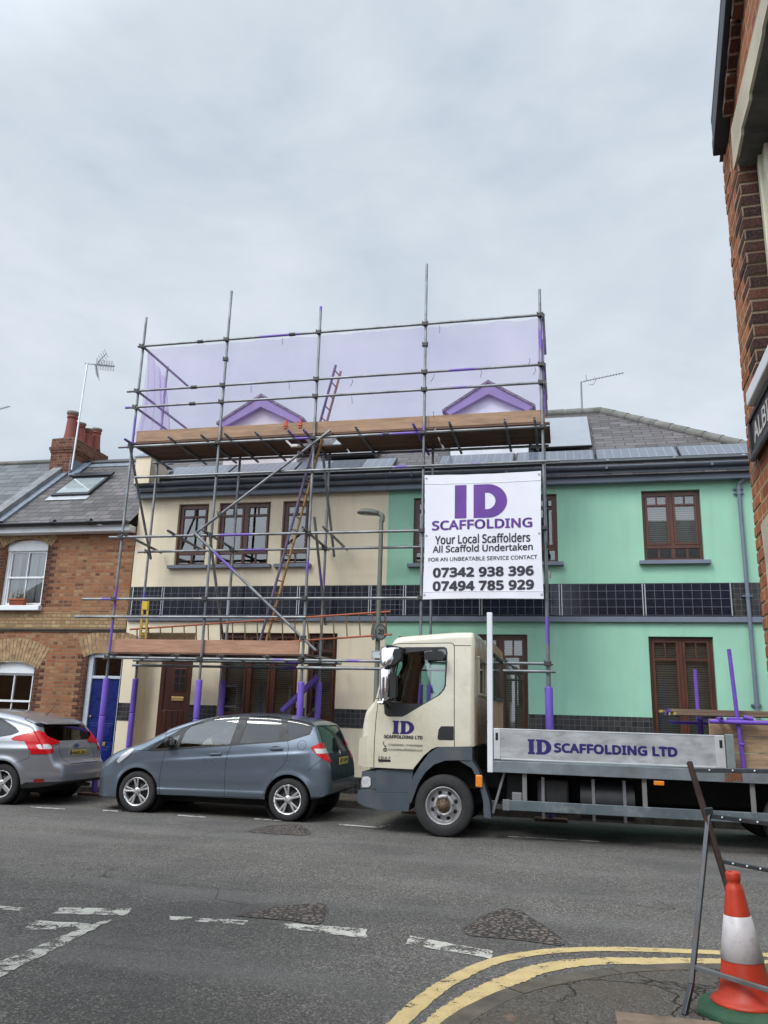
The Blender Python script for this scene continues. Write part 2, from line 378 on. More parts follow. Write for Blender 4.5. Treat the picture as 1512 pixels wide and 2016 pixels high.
BLUEP = plain('blue_door_paint', (.006, .017, .125), .3, var=.1)
WHITE = plain('white_paint', (.78, .80, .82), .45, var=.05, dirt=(.42, .42, .41), damt=.25)
GREYP = plain('grey_blue_paint', (.15, .175, .225), .45, var=.1)
GUT = plain('grey_gutter', (.10, .115, .145), .4, var=.12)
LEAD = plain('lead_flashing', (.17, .20, .24), .5, var=.3, scale=6)
BLACK = plain('black_gutter', (.018, .019, .022), .35)
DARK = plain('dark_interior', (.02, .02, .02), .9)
BLIND = plain('slatted_blind', (.62, .55, .45), .6)
CURT = plain('white_curtain', (.62, .62, .60), .9, var=.2, grain=(14, 14, .4), scale=1)
RIDGE = plain('ridge_tile', (.16, .155, .14), .8, var=.3, scale=5, bump=.006, dirt=(.07, .075, .05))
TERRA = plain('terracotta', (.22, .055, .04), .8, var=.2, dirt=(.08, .06, .05))
TERRA2 = plain('terracotta_pot', (.36, .10, .05), .75, var=.15)
POTRIM = plain('sooty_rim', (.16, .14, .12), .9, var=.3, scale=9)
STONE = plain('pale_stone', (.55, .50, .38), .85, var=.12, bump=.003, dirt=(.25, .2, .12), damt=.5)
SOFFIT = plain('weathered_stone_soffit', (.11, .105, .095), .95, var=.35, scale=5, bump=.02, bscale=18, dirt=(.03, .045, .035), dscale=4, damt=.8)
CREAMW = plain('cream_painted_frame', (.60, .57, .44), .5, var=.08)
BRASS = plain('old_brass', (.55, .38, .16), .4, .8, var=.2)
ALU = plain('aluminium', (.62, .63, .65), .35, 1, var=.1)
AERIAL = plain('dull_aerial_metal', (.23, .23, .24), .5, .6, var=.2)
def glass_mat(name, tint, refl=.06, rough=.015, clear=.8):
    """window glass: real fresnel reflection over a tinted see-through pane"""
    t = NT(name); t.t.nodes.remove(t.b)
    tr = t.n('ShaderNodeBsdfTransparent', {'Color': tint + (1,)}); gl = t.n('ShaderNodeBsdfGlossy', {'Roughness': rough, 'Color': (1, 1, 1, 1)})
    fr = t.n('ShaderNodeFresnel', {'IOR': 1.55}); f2 = t.n('ShaderNodeMath', {0: fr.outputs[0], 1: refl}, operation='ADD')
    v = t.obj(); b = t.n('ShaderNodeBump', {'Height': t.noise(v, 1.4, 2), 'Distance': .0012, 'Strength': .5}); t.l(b.outputs[0], gl.inputs['Normal'])
    m = t.n('ShaderNodeMixShader', {0: f2.outputs[0], 1: tr.outputs[0], 2: gl.outputs[0]}); t.l(m.outputs[0], t.o.inputs[0])
    return fin(name, t)
PANE = glass_mat('window_glass', (.62, .67, .67), .09)
CARGL = glass_mat('car_glass', (.70, .78, .77), .07)
CARGLD = glass_mat('tinted_car_glass', (.10, .105, .105), .02)
# ground
def asphalt():
    t = NT('asphalt'); v = t.obj()
    st = t.n('ShaderNodeTexVoronoi', {'Vector': v, 'Scale': 95.0}, feature='F1'); sp = st.outputs['Color']
    spv = t.n('ShaderNodeSeparateColor', {0: sp}).outputs[0]
    base = t.ramp(spv, [(0.0, (.048, .044, .039)), (.55, (.122, .113, .100)), (.86, (.20, .187, .166)), (1.0, (.36, .34, .30))])
    big = t.noise(v, .55, 6, .6)
    col = t.mix(t.ramp(big, [(.38, 0.0), (.62, .6)]), base, (.072, .069, .065))
    wear = t.noise(t.obj((.25, 1.6, 1)), .8, 5, .6)
    col = t.mix(t.ramp(wear, [(.48, 0.0), (.72, .5)]), col, (.19, .183, .172))
    w = t.n('ShaderNodeMix', {0: .12, 4: v, 5: t.n('ShaderNodeTexNoise', {'Vector': v, 'Scale': 1.6, 'Detail': 4}).outputs['Color']}, data_type='VECTOR').outputs[1]
    vor = t.n('ShaderNodeTexVoronoi', {'Vector': w, 'Scale': .9}, feature='DISTANCE_TO_EDGE')
    crk = t.ramp(vor.outputs['Distance'], [(0.0, 1.0), (.006, 0.0)])
    msk = t.ramp(t.noise(v, .35, 3), [(.52, 0.0), (.62, .7)])
    cm = t.n('ShaderNodeMath', {0: crk, 1: msk}, operation='MULTIPLY').outputs[0]
    col = t.mix(cm, col, (.012, .012, .012))
    t.set(col=col, rough=t.ramp(big, [(.3, .72), (.7, .9)]), spec=.3)
    t.bump(t.n('ShaderNodeMath', {0: st.outputs['Distance'], 1: -1.0, 2: t.n('ShaderNodeMath', {0: cm, 1: -1.5}, operation='MULTIPLY').outputs[0]}, operation='MULTIPLY_ADD').outputs[0], .006, .9)
    return fin('asphalt', t)
ASPH = asphalt()
def pavement_mat():
    t = NT('cracked_tarmac_pavement'); v = t.obj()
    vs = t.n('ShaderNodeTexVoronoi', {'Vector': v, 'Scale': 110.0})
    base = t.ramp(t.n('ShaderNodeSeparateColor', {0: vs.outputs['Color']}).outputs[0], [(0.0, (.05, .045, .04)), (.7, (.11, .10, .088)), (1.0, (.2, .185, .165))])
    col = t.mix(t.ramp(t.noise(v, 1.4, 6, .65), [(.4, 0.0), (.7, .7)]), base, (.10, .082, .062))
    w = t.n('ShaderNodeMix', {0: .22, 4: v, 5: t.n('ShaderNodeTexNoise', {'Vector': v, 'Scale': 3.0, 'Detail': 5}).outputs['Color']}, data_type='VECTOR').outputs[1]
    vor = t.n('ShaderNodeTexVoronoi', {'Vector': w, 'Scale': 2.6}, feature='DISTANCE_TO_EDGE')
    crk = t.ramp(vor.outputs['Distance'], [(0.0, 1.0), (.018, 0.0)])
    cm = t.n('ShaderNodeMath', {0: crk, 1: t.ramp(t.noise(v, 1.1, 4), [(.36, 0.0), (.48, .95)])}, operation='MULTIPLY').outputs[0]
    col = t.mix(cm, col, (.008, .009, .007))
    pk = t.ramp(t.noise(v, 1.9, 3, .5), [(.66, 0.0), (.70, .8)])
    col = t.mix(pk, col, (.24, .155, .10))
    t.set(col=col, rough=.9, spec=.3); t.bump(t.n('ShaderNodeMath', {0: vs.outputs['Distance'], 1: -.5, 2: t.n('ShaderNodeMath', {0: cm, 1: -2.0}, operation='MULTIPLY').outputs[0]}, operation='MULTIPLY_ADD').outputs[0], .006, .9)
    return fin('cracked_tarmac_pavement', t)
PAVE = pavement_mat()
SLAB = plain('paving_slab', (.20, .15, .105), .9, var=.3, scale=9, bump=.003, bscale=150)
KERB = plain('worn_kerbstone', (.115, .096, .074), .9, var=.3, scale=7, bump=.004, bscale=90, dirt=(.05, .05, .045))
def paint_mat(name, c, wear=.5, chip=.52):
    """road paint, chipped through to the asphalt"""
    t = NT(name); v = t.obj()
    col = t.ramp(t.noise(v, 9, 5), [(.3, tuple(x * .82 for x in c)), (.7, c)])
    col = t.mix(t.ramp(t.noise(v, 55, 3), [(.5, 0.0), (.8, .35)]), col, (.16, .14, .11))
    n = t.n('ShaderNodeMath', {0: t.noise(v, 7, 3), 1: .55, 2: t.n('ShaderNodeMath', {0: t.noise(v, 60, 4, .7), 1: .5}, operation='MULTIPLY').outputs[0]}, operation='MULTIPLY_ADD').outputs[0]
    a = t.ramp(n, [(wear, 0.0), (wear + .03, 1.0)])
    t.set(col=col, rough=.75, alpha=a); t.bump(t.noise(v, 90, 4), .003)
    return fin(name, t)
WPAINT = paint_mat('worn_white_paint', (.62, .60, .52), .495)
WPAINT2 = paint_mat('thin_white_paint', (.60, .60, .56), .47)
YPAINT = paint_mat('yellow_road_paint', (.66, .50, .23), .41)
def manhole_mat():
    t = NT('rusty_iron_tread'); v = t.obj()
    w = t.n('ShaderNodeMix', {0: .1, 4: v, 5: t.n('ShaderNodeTexNoise', {'Vector': v, 'Scale': 9.0}).outputs['Color']}, data_type='VECTOR').outputs[1]
    vor = t.n('ShaderNodeTexVoronoi', {'Vector': w, 'Scale': 19.0}, feature='DISTANCE_TO_EDGE')
    h = t.ramp(vor.outputs['Distance'], [(.08, 0.0), (.2, 1.0)])
    col = t.mix(h, (.035, .031, .03), t.ramp(t.noise(v, 4, 4), [(.3, (.155, .115, .092)), (.7, (.25, .20, .165))]))
    t.set(col=col, rough=.55, metal=.3); t.bump(h, .008, 1)
    return fin('rusty_iron_tread', t)
IRON = manhole_mat()
# ================================================================ ground, road, markings
FY = 15.5                                     # facade plane of the terrace across the road
m = MB(); n = 60
m.quad((-300, -300, -.012), (300, -300, -.012), (300, 300, -.012), (-300, 300, -.012))
tag(m.build('ground', ASPH), kind='structure')
m = MB(); m.quad((-80, -60, 0), (80, -60, 0), (80, 14.25, 0), (-80, 14.25, 0))
tag(m.build('road', ASPH), kind='structure')
m = MB(); m.box(-60, 60, 14.4, FY + .05, -.1, .12)
tag(m.build('far_pavement', PAVE, bevel=0), kind='structure')
m = MB(); x = -60
while x < 60:
    m.box(x, x + .905, 14.25, 14.4, -.1, .125); x += .915
tag(m.build('far_kerb', KERB, bevel=.012), kind='structure')
# near corner: dropped kerb on a curve
KC = [(-.86, 3.2), (-.80, 4.2), (-.67, 4.79), (-.56, 5.07), (-.39, 5.39), (-.16, 5.66), (.23, 6.0), (.56, 6.19), (1.25, 6.45), (2.2, 6.62), (4, 6.7), (40, 6.7)]
def offs(line, d):
    o = []
    for i, p in enumerate(line):
        a = Vector(line[max(i - 1, 0)]); b = Vector(line[min(i + 1, len(line) - 1)]); t = (b - a).normalized()
        o.append((p[0] + t.y * d, p[1] - t.x * d))
    return o
def dense(line, step=.1):
    o = []
    P = [Vector(p) for p in line]
    for i in range(len(P) - 1):
        p0, p1, p2, p3 = P[max(i - 1, 0)], P[i], P[i + 1], P[min(i + 2, len(P) - 1)]
        k = max(1, int((p2 - p1).length / step))
        for j in range(k):
            t = j / k
            o.append(tuple(.5 * ((2 * p1) + (p2 - p0) * t + (2 * p0 - 5 * p1 + 4 * p2 - p3) * t * t + (3 * p1 - p0 - 3 * p2 + p3) * t ** 3)))
    o.append(tuple(P[-1])); return o
KL = [p for p in dense(KC[:-1], .12)]
KI = offs(KL, .13)
m = MB(); ring = KI + [(4, 6.57), (40, 6.57), (40, -12), (-.95, -12), (-.73, 3.2)]
m.add([(p[0], p[1], .028) for p in ring], [tuple(range(len(ring)))])
tag(m.build('near_pavement', PAVE), kind='structure')
m = MB(); i = 0; rng = random.Random(3)
while i < len(KL) - 3:
    k = 6 if KL[i][0] < .4 else 8
    j = min(i + k, len(KL) - 1); h = .03 + rng.uniform(-.004, .006); sh = .02
    A = [KL[q] for q in range(i, j + 1)]; B = [KI[q] for q in range(i, j + 1)]
    if len(A) > 2:
        A[-1] = tuple(Vector(A[-1]).lerp(Vector(A[-2]), .12)); B[-1] = tuple(Vector(B[-1]).lerp(Vector(B[-2]), .12))
    poly = A + B[::-1]
    m.prism(poly, 'z', -.05, h); i = j
for s in range(40): m.box(4 + s * .9, 4.88 + s * .9, 6.57, 6.7, -.05, .03)
tag(m.build('near_kerb', KERB, bevel=.008), kind='structure')
# paving slabs by the barrier
m = MB(); rng = random.Random(5)
for r in range(9):
    for c in range(4):
        x0 = .22 + c * .62 + (.3 if r % 2 else 0); y1 = 5.16 - r * .62
        if x0 < 1.6: m.box(x0, x0 + .6, y1 - .6, y1, -.02, .033 + rng.uniform(0, .004))
tag(m.build('paving_slabs', SLAB, bevel=.004), kind='structure')
def strip(line, w, z, wob=.006, seed=1):
    rg = random.Random(seed); a = offs(line, -w / 2); b = offs(line, w / 2); m = MB()
    a = [(p[0] + rg.uniform(-wob, wob), p[1] + rg.uniform(-wob, wob)) for p in a]; b = [(p[0] + rg.uniform(-wob, wob), p[1] + rg.uniform(-wob, wob)) for p in b]
    vs = [(p[0], p[1], z) for p in a] + [(p[0], p[1], z) for p in b]; k = len(a)
    m.add(vs, [(i, i + 1, k + i + 1, k + i) for i in range(k - 1)]); return m
YO = [(-1.02, 3.0), (-.97, 4.2), (-.92, 4.71), (-.87, 5.02), (-.8, 5.34), (-.68, 5.68), (-.55, 5.96), (-.37, 6.19), (-.1, 6.41), (.26, 6.57), (.72, 6.68), (1.34, 6.78), (2.4, 6.88), (5, 6.95), (40, 6.95)]
YI = [(-.83, 3.0), (-.77, 4.2), (-.71, 4.78), (-.64, 5.05), (-.53, 5.34), (-.4, 5.62), (-.23, 5.91), (-.03, 6.11), (.24, 6.26), (.68, 6.40), (1.27, 6.55), (2.4, 6.68), (5, 6.76), (40, 6.76)]
for k, ln in enumerate((YO, YI)):
    tag(strip(dense(ln[:-1], .03) + [ln[-1]], (.11, .155)[k], .004, (.006, .011)[k], k).build('road_marking', YPAINT), kind='structure')
MZ = [.003]
def mark(poly, mat=WPAINT, wob=.012):
    MZ[0] += .0004; pts = [onZ(x, y, MZ[0]) for x, y in poly]; rg = random.Random(int(poly[0][0])); out = []
    for i in range(len(pts)):
        a, b = pts[i], pts[(i + 1) % len(pts)]; k = max(1, int((b - a).length / .05))
        for j in range(k):
            p = a.lerp(b, j / k); out.append((p.x + rg.uniform(-wob, wob), p.y + rg.uniform(-wob, wob), MZ[0]))
    m = MB(); m.add(out, [tuple(range(len(out)))])
    tag(m.build('road_marking', mat), kind='structure')
mark([(-60, 1778), (-5, 1783), (46, 1787), (40, 1793), (-60, 1786)])
mark([(118, 1786), (262, 1789), (245, 1802), (105, 1798)])
mark([(330, 1803), (487, 1812), (479, 1820), (334, 1811)])
mark([(558, 1817), (725, 1829), (720, 1847), (562, 1827)])
mark([(808, 1842), (970, 1872), (966, 1887), (798, 1858)])
mark([(68, 1812), (200, 1818), (185, 1831), (42, 1829)])
mark([(196, 1814), (222, 1810), (120, 1862), (6, 1920), (-80, 1960), (-80, 1925), (60, 1868), (150, 1832)])
for poly in ([(60, 1588), (128, 1592), (128, 1593.6), (60, 1589.6)], [(203, 1594.6), (232, 1596), (232, 1597.6), (203, 1596.2)], [(350, 1604), (405, 1608), (405, 1609.8), (350, 1605.8)], [(500, 1611), (556, 1614.6), (556, 1616.4), (500, 1612.8)],
             [(668, 1622), (745, 1628), (745, 1630), (668, 1624)], [(745, 1628), (765, 1623), (770, 1623.6), (748, 1630)], [(1000, 1646), (1180, 1656), (1180, 1657.4), (1000, 1647.4)]):
    mark(poly, WPAINT2, .004)
def manhole(poly, label):
    pts = [onZ(x, y, .006) for x, y in poly]; c = sum(pts, Vector()) / len(pts)
    t = thing('manhole_cover', label, 'manhole cover', (c.x, c.y, 0), 0, 'irregular iron covers in the road')
    pp = [(p.x, p.y) for p in dense([(q.x, q.y) for q in pts] + [(pts[0].x, pts[0].y)], .05)][:-1] if False else [tuple(q) for q in dense([(q.x, q.y) for q in pts] + [(pts[0].x, pts[0].y)], .06)][:-1]
    m = MB(); m.prism([(c.x + (x - c.x) * .96, c.y + (y - c.y) * .96) for x, y in pp], 'z', -.005, .0055); m.build('cover_plate', IRON, t)
    m = MB(); k = len(pp); q = [(c.x + (x - c.x) * .965, c.y + (y - c.y) * .965) for x, y in pp]
    m.add([(x, y, .0065) for x, y in pp] + [(x, y, .0065) for x, y in q], [(i, (i + 1) % k, k + (i + 1) % k, k + i) for i in range(k)])
    m.build('frame_rim', plain('iron_rim', (.085, .078, .07), .9), t)
manhole([(486, 1637), (520, 1627), (555, 1622), (585, 1622.5), (603, 1630), (613, 1641), (595, 1644), (540, 1641.5)], 'small rusty brown cover in the road behind the blue grey hatchback')
manhole([(462, 1802), (500, 1792), (540, 1785), (590, 1780), (628, 1777), (644, 1782), (641, 1803), (625, 1819), (570, 1812), (500, 1806)], 'irregular dark cover with wormlike tread between two white dashes')
manhole([(908, 1828), (935, 1812), (950, 1800), (975, 1793), (995, 1787), (1022, 1790), (1050, 1808), (1085, 1830), (1113, 1853), (1100, 1861), (1060, 1855), (990, 1847), (925, 1841)], 'largest irregular dark cover beside the yellow lines at the corner')

# ================================================================ building helpers
def wall_grid(mb, u0, u1, z0, z1, ops, P, depth=.13, mi=0, mr=1):
    us = sorted({u0, u1} | {v for o in ops for v in o[:2]}); zs = sorted({z0, z1} | {v for o in ops for v in o[2:]})
    for i in range(len(us) - 1):
        for j in range(len(zs) - 1):
            a, b, c, d = us[i], us[i + 1], zs[j], zs[j + 1]; cu_, cz = (a + b) / 2, (c + d) / 2
            if any(o[0] < cu_ < o[1] and o[2] < cz < o[3] for o in ops): continue
            mb.quad(P(a, 0, c), P(b, 0, c), P(b, 0, d), P(a, 0, d), mi=mi)
    for a, b, c, d in ops:
        for p, q in (((a, c), (a, d)), ((b, d), (b, c)), ((a, d), (b, d)), ((b, c), (a, c))):
            mb.quad(P(p[0], 0, p[1]), P(q[0], 0, q[1]), P(q[0], depth, q[1]), P(p[0], depth, p[1]), mi=mr)
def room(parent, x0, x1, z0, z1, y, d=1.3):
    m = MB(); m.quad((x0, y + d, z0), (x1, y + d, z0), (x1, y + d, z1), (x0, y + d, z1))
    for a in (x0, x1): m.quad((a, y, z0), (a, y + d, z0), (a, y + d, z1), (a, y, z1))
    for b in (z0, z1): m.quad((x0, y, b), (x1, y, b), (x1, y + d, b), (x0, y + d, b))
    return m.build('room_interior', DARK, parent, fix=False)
def slats(mb, x0, x1, z0, z1, y, step=.05):
    z = z0
    while z < z1: mb.add([(x0, y, z), (x1, y, z), (x1, y + .02, z + .034), (x0, y + .02, z + .034)], [(0, 1, 2, 3)]); z += step
def casement(house, x0, x1, z0, z1, lights, y=FY, kind='upper', blind=False, sill=True, name='window'):
    """brown timber window: a pair of small top panes, one tall pane and low bottom panes in every light"""
    yf = y + .085; d = .07; m = MB(); p = MB(); w = .06; H = z1 - z0
    m.box(x0, x0 + w, yf, yf + d, z0, z1); m.box(x1 - w, x1, yf, yf + d, z0, z1)
    m.box(x0 + w, x1 - w, yf, yf + d, z1 - w, z1); m.box(x0 + w, x1 - w, yf, yf + d, z0, z0 + w)
    lw = (x1 - x0 - 2 * w) / lights
    fb = .205 if kind == 'upper' else .27
    ft = .205 if kind == 'upper' else .15
    zb = z0 + H * fb; zt = z1 - H * ft
    m.box(x0 + w, x1 - w, yf - .012, yf + d - .005, zb - .035, zb + .035)
    for i in range(lights):
        a = x0 + w + i * lw; b = a + lw
        if i: m.box(a - .035, a + .035, yf - .004, yf + d - .002, z0 + w, z1 - w)
        a2, b2 = a + (.035 if i else 0), b - (.035 if i < lights - 1 else 0); s = .045
        zc, zd = zb + .035, z1 - w                                   # sash
        for bx in ((a2, a2 + s, zc, zd), (b2 - s, b2, zc, zd)): m.box(bx[0], bx[1], yf - .02, yf + .03, bx[2], bx[3])
        for bz in ((zc, zc + s), (zd - s, zd), (zt - .02, zt + .022)): m.box(a2 + s, b2 - s, yf - .019, yf + .03, *bz)
        cx = (a2 + b2) / 2
        m.box(cx - .014, cx + .014, yf - .018, yf + .03, zt + .022, zd - s); m.box(cx - .022, cx + .022, yf + .002, yf + .04, z0 + w, zb - .035)
    p.quad((x0 + w, yf + .012, z0 + w), (x1 - w, yf + .012, z0 + w), (x1 - w, yf + .012, z1 - w), (x0 + w, yf + .012, z1 - w))
    f = m.build(name, BROWN, house, bevel=.004, seg=1); pa = p.build('pane', PANE, f, fix=False)
    if blind:
        b = MB(); slats(b, x0 + w, x1 - w, zb + .05 if kind == 'upper' else zb - .1, z1 - w - .02, yf + .12, .042); b.build('blind', BLIND, f, fix=False)
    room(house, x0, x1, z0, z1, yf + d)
    if sill:
        s_ = MB(); s_.box(x0 - .1, x1 + .1, y - .11, y + .085, z0 - .075, z0 - .003); s_.build('sill', GREYP, f, bevel=.006)
    return f
def barge_dormer(house, x0, x1, zb, za, y, wallmat):
    """small gabled dormer with boxed barge boards, its ridge running back into the main slope"""
    cx = (x0 + x1) / 2; yb = 15.2 + (za - 6.15) / .7 + .2; dm = MB()
    dm.prism([(x0 + .12, 6.9), (x1 - .12, 6.9), (x1 - .12, zb), (cx, za - .12), (x0 + .12, zb)], 'y', y + .1, yb); d = dm.build('dormer', wallmat, house)
    r = MB(); sl = (za - zb) / (cx - x0)
    for sgn in (-1, 1):
        xe = cx + sgn * (cx - x0 + .05); ze = zb - .05 * sl
        r.add([(cx, y - .08, za), (xe, y - .08, ze), (xe, yb - .8, ze), (cx, yb, za), (cx, y - .08, za + .06), (xe, y - .08, ze + .06), (xe, yb - .8, ze + .06), (cx, yb, za + .06)],
              [(0, 1, 2, 3), (4, 7, 6, 5), (0, 4, 5, 1), (1, 5, 6, 2), (2, 6, 7, 3), (0, 3, 7, 4)])
    r.build('dormer_roof', SLATE3, d)
    b = MB()
    for sgn in (-1, 1):
        xe = cx + sgn * (cx - x0)
        b.add([(cx, y - .05, za - .01), (xe, y - .05, zb), (xe - sgn * .12, y - .05, zb - .10), (cx, y - .05, za - .26), (cx, y + .08, za - .01), (xe, y + .08, zb), (xe - sgn * .12, y + .08, zb - .10), (cx, y + .08, za - .26)],
              [(0, 1, 2, 3), (4, 7, 6, 5), (0, 4, 5, 1), (1, 5, 6, 2), (2, 6, 7, 3)])
    b.build('barge_board', plain('net_tinted_barge_paint', (.23, .17, .36), .5), d)  # purple cast of the netting in front put into the board colour
    return d
EV = (15.2, 6.15); TP = math.tan(R(35))
def rz(Y): return EV[1] + (Y - EV[0]) * TP
def slab_on_roof(mb, x0, x1, Y0, Y1, up0, up1, mi=0, skew=0):
    nrm = Vector((0, -math.sin(R(35)), math.cos(R(35))))
    vs = [Vector((x, Y, rz(Y))) + nrm * u for u in (up0, up1) for x, Y in ((x0, Y0), (x1, Y0), (x1, Y1), (x0, Y1))]
    mb.add(vs, [(0, 3, 2, 1), (4, 5, 6, 7), (0, 1, 5, 4), (1, 2, 6, 5), (2, 3, 7, 6), (3, 0, 4, 7)], mi)
roofuv = lambda c, n: (c.x, c.y / math.cos(R(35))) if abs(n.x) < .5 else (c.y, c.z / math.sin(R(38)))
SOLW = solar_mat('wall_solar_cells', 1.47, .60, 9, 4); SOLN = solar_mat('narrow_solar_cells', .68, .60, 7, 6, 1); SOLR = solar_mat('roof_cells_sky_sheen', 1.5, .7, 9, 1, 1, True)
FRAME = plain('dark_panel_frame', (.03, .032, .036), .4, .4); SILVER = plain('panel_edge', (.5, .51, .53), .4, .7)
def wall_panel(house, x0, x1, narrow=False):
    m = MB(); z0, z1 = 3.487, 4.10
    m.box(x0 + .012, x1 - .012, FY - .05, FY - .004, z0, z1)
    f = m.build('solar_panel', FRAME, house, bevel=.003, seg=1)
    g = MB(); g.quad((x0 + .03, FY - .053, z0 + .02), (x1 - .03, FY - .053, z0 + .02), (x1 - .03, FY - .053, z1 - .02), (x0 + .03, FY - .053, z1 - .02))
    ox = x0 + .03; g.build('cells', SOLN if narrow else SOLW, f, uvf=lambda c, n: (c.x - ox + (house.location.x), c.z - z0 - .02))
    each([(a, a + .016, FY - .056, FY - .05, z0 + .01, z1 - .01) for a in (x0 + .014, x1 - .030)], 'edge_strip', SILVER, f)
# ================================================================ cream house and green house (one terrace, one roof line)
def terrace(name, label, x0, x1, wall, ops, left_end, right_end):
    h = thing(name, label, 'house', (x0, FY, 0))
    m = MB(); P = lambda u, d, z: (u, FY + d, z)
    wall_grid(m, x0, x1, 0, 6.25, [o[:4] for o in ops], P, .14)
    for xx in (x0, x1):
        m.add([(xx, FY, 0), (xx, 23.2, 0), (xx, 23.2, 6.2), (xx, 19.25, 9.0), (xx, FY, 6.25)], [(0, 1, 2, 3, 4)])
    m.quad((x0, 23.2, 0), (x1, 23.2, 0), (x1, 23.2, 6.2), (x0, 23.2, 6.2))
    m.build('wall', [wall, wall], h, fix=False)
    return h
HOPS = [(-8.147, -7.438, 4.558, 5.92), (-7.193, -6.02, 4.558, 5.92), (-5.745, -5.15, 4.558, 5.92), (-8.74, -7.5, .12, 3.13), (-6.892, -5.225, .86, 3.14), (-5.033, -4.431, .86, 3.14)]
cream = terrace('cream_house', 'cream rendered house with brown wood windows behind the scaffolding', -9.1, -3.459, CREAM, HOPS, True, False)
casement(cream, *HOPS[0], 1); casement(cream, *HOPS[1], 2); casement(cream, *HOPS[2], 1)
casement(cream, *HOPS[4], 3, kind='low', blind=True, sill=False); casement(cream, *HOPS[5], 1, kind='low', blind=True, sill=False)
GOPS = [(-2.93, -.081, 4.53, 5.9), (1.511, 2.571, 4.53, 5.9), (-1.733, -.689, .4, 3.14), (1.502, 2.62, .4, 3.12)]
green = terrace('green_house', 'mint green rendered house with roof panels and grey downpipe behind the truck', -3.459, 4.55, GREEN, GOPS, False, True)
casement(green, *GOPS[0], 4); casement(green, *GOPS[1], 2, blind=True)
casement(green, *GOPS[2], 2, kind='low', blind=True, sill=False); casement(green, *GOPS[3], 2, kind='low', blind=True, sill=False)
# brown front door set back in its porch
m = MB(); dx0, dx1, dy = -8.36, -7.5, FY + .40
m.quad((-8.74, FY + .14, .12), (-8.74, dy + .08, .12), (-8.74, dy + .08, 3.13), (-8.74, FY + .14, 3.13)); m.quad((-7.5, FY + .14, .12), (-7.5, dy + .08, .12), (-7.5, dy + .08, 3.13), (-7.5, FY + .14, 3.13))
m.quad((-8.74, FY + .14, 3.13), (-7.5, FY + .14, 3.13), (-7.5, dy + .08, 3.13), (-8.74, dy + .08, 3.13)); m.quad((-8.74, FY + .14, .125), (-7.5, FY + .14, .125), (-7.5, dy + .08, .125), (-8.74, dy + .08, .125))
m.box(-8.74, -8.40, dy, dy + .08, .125, 3.13); m.box(-8.40, -7.5, dy, dy + .08, 2.62, 3.13)
m.build('porch', CREAM, cream, fix=False)
m = MB(); m.box(-8.40, dx1 - .002, dy - .03, dy + .06, .13, 2.615)
d = m.build('door', DOORB, cream, bevel=.004)
m = MB()
for k in range(6): m.box(dx0 + .06 + k * .128, dx0 + .06 + k * .128 + .118, dy - .045, dy - .031, .25, 1.55)
m.box(dx0 + .03, dx0 + .07, dy - .05, dy - .032, .2, 2.5); m.box(dx1 - .1, dx1 - .06, dy - .05, dy - .032, .2, 2.5)
m.build('door_planks', DOORB, d, bevel=.004)
m = MB(); m.box(-8.08, -7.80, dy - .05, dy - .033, 1.95, 2.42)
g = m.build('door_light', BROWN, d, bevel=.004); m = MB()
for a in range(2):
    for b in range(3): m.box(-8.065 + a * .135, -7.95 + a * .135, dy - .053, dy - .049, 1.965 + b * .15, 2.10 + b * .15)
m.build('pane', plain('dark_pane', (.02, .022, .025), .08), g)
m = MB(); m.box(-8.10, -7.82, dy - .05, dy - .036, 1.745, 1.83); m.build('letter_plate', BRASS, d, bevel=.006)
# tiled band, plinth ledge, fascia, gutter
def band(house, x0, x1, z0, z1, ops, name, mat, pro, bev=0):
    a = x0; q = []
    for o in sorted([o for o in ops if o[2] < z1 and o[3] > z0], key=lambda o: o[0]):
        if o[0] > a: q.append((a, o[0] - .004, FY - pro, FY - .002, z0, z1))
        a = o[1] + .004
    if a < x1: q.append((a, x1, FY - pro, FY - .002, z0, z1))
    each(q, name, mat, house, bevel=bev)
for hs, a, b, ops in ((cream, -9.095, -3.462, HOPS), (green, -3.455, 4.5, GOPS)):
    band(hs, a, b, 1.325, 1.675, ops, 'tiled_band', TILE, .012); band(hs, a, b, .12, .42, ops, 'plinth', TILE, .014)
    band(hs, a, b, 3.375, 3.475, [], 'ledge', GREYP, .07, .006); band(hs, a, b, 3.478, 4.106, [], 'tile_backing', TILE, .006)
    m = MB(); m.box(a, b, 15.3, 15.33, 6.04, 6.30); m.box(a, b, 15.331, FY - .001, 6.05, 6.075); m.build('fascia', GREYP, hs, bevel=.004)
    m = MB(); pr = [(15.295 - .065 + .065 * math.cos(R(t)), 6.335 + .06 * math.sin(R(t)) + .0) for t in range(180, 361, 15)]
    pr = pr + [(y + (.006 if y < 15.23 else -.006), z + .008) for y, z in pr[::-1]]
    m.prism(pr, 'x', a + .002, b - .002, smooth=True); x = a + .5
    while x < b: m.box(x, x + .05, 15.155, 15.296, 6.27, 6.345); x += 1.9
    m.build('gutter', GUT, hs)
for x0, x1, nw in ((-9.03, -8.306, 1), (-8.306, -6.795, 0), (-6.795, -5.282, 0), (-5.282, -3.777, 0)): wall_panel(cream, x0, x1, nw)
for x0, x1, nw in ((-3.777, -3.073, 1),): wall_panel(cream, x0, x1, nw)
for x0, x1 in ((-3.073, -1.566), (-1.566, -.054), (-.054, 1.459), (1.459, 2.994)): wall_panel(green, x0, x1)
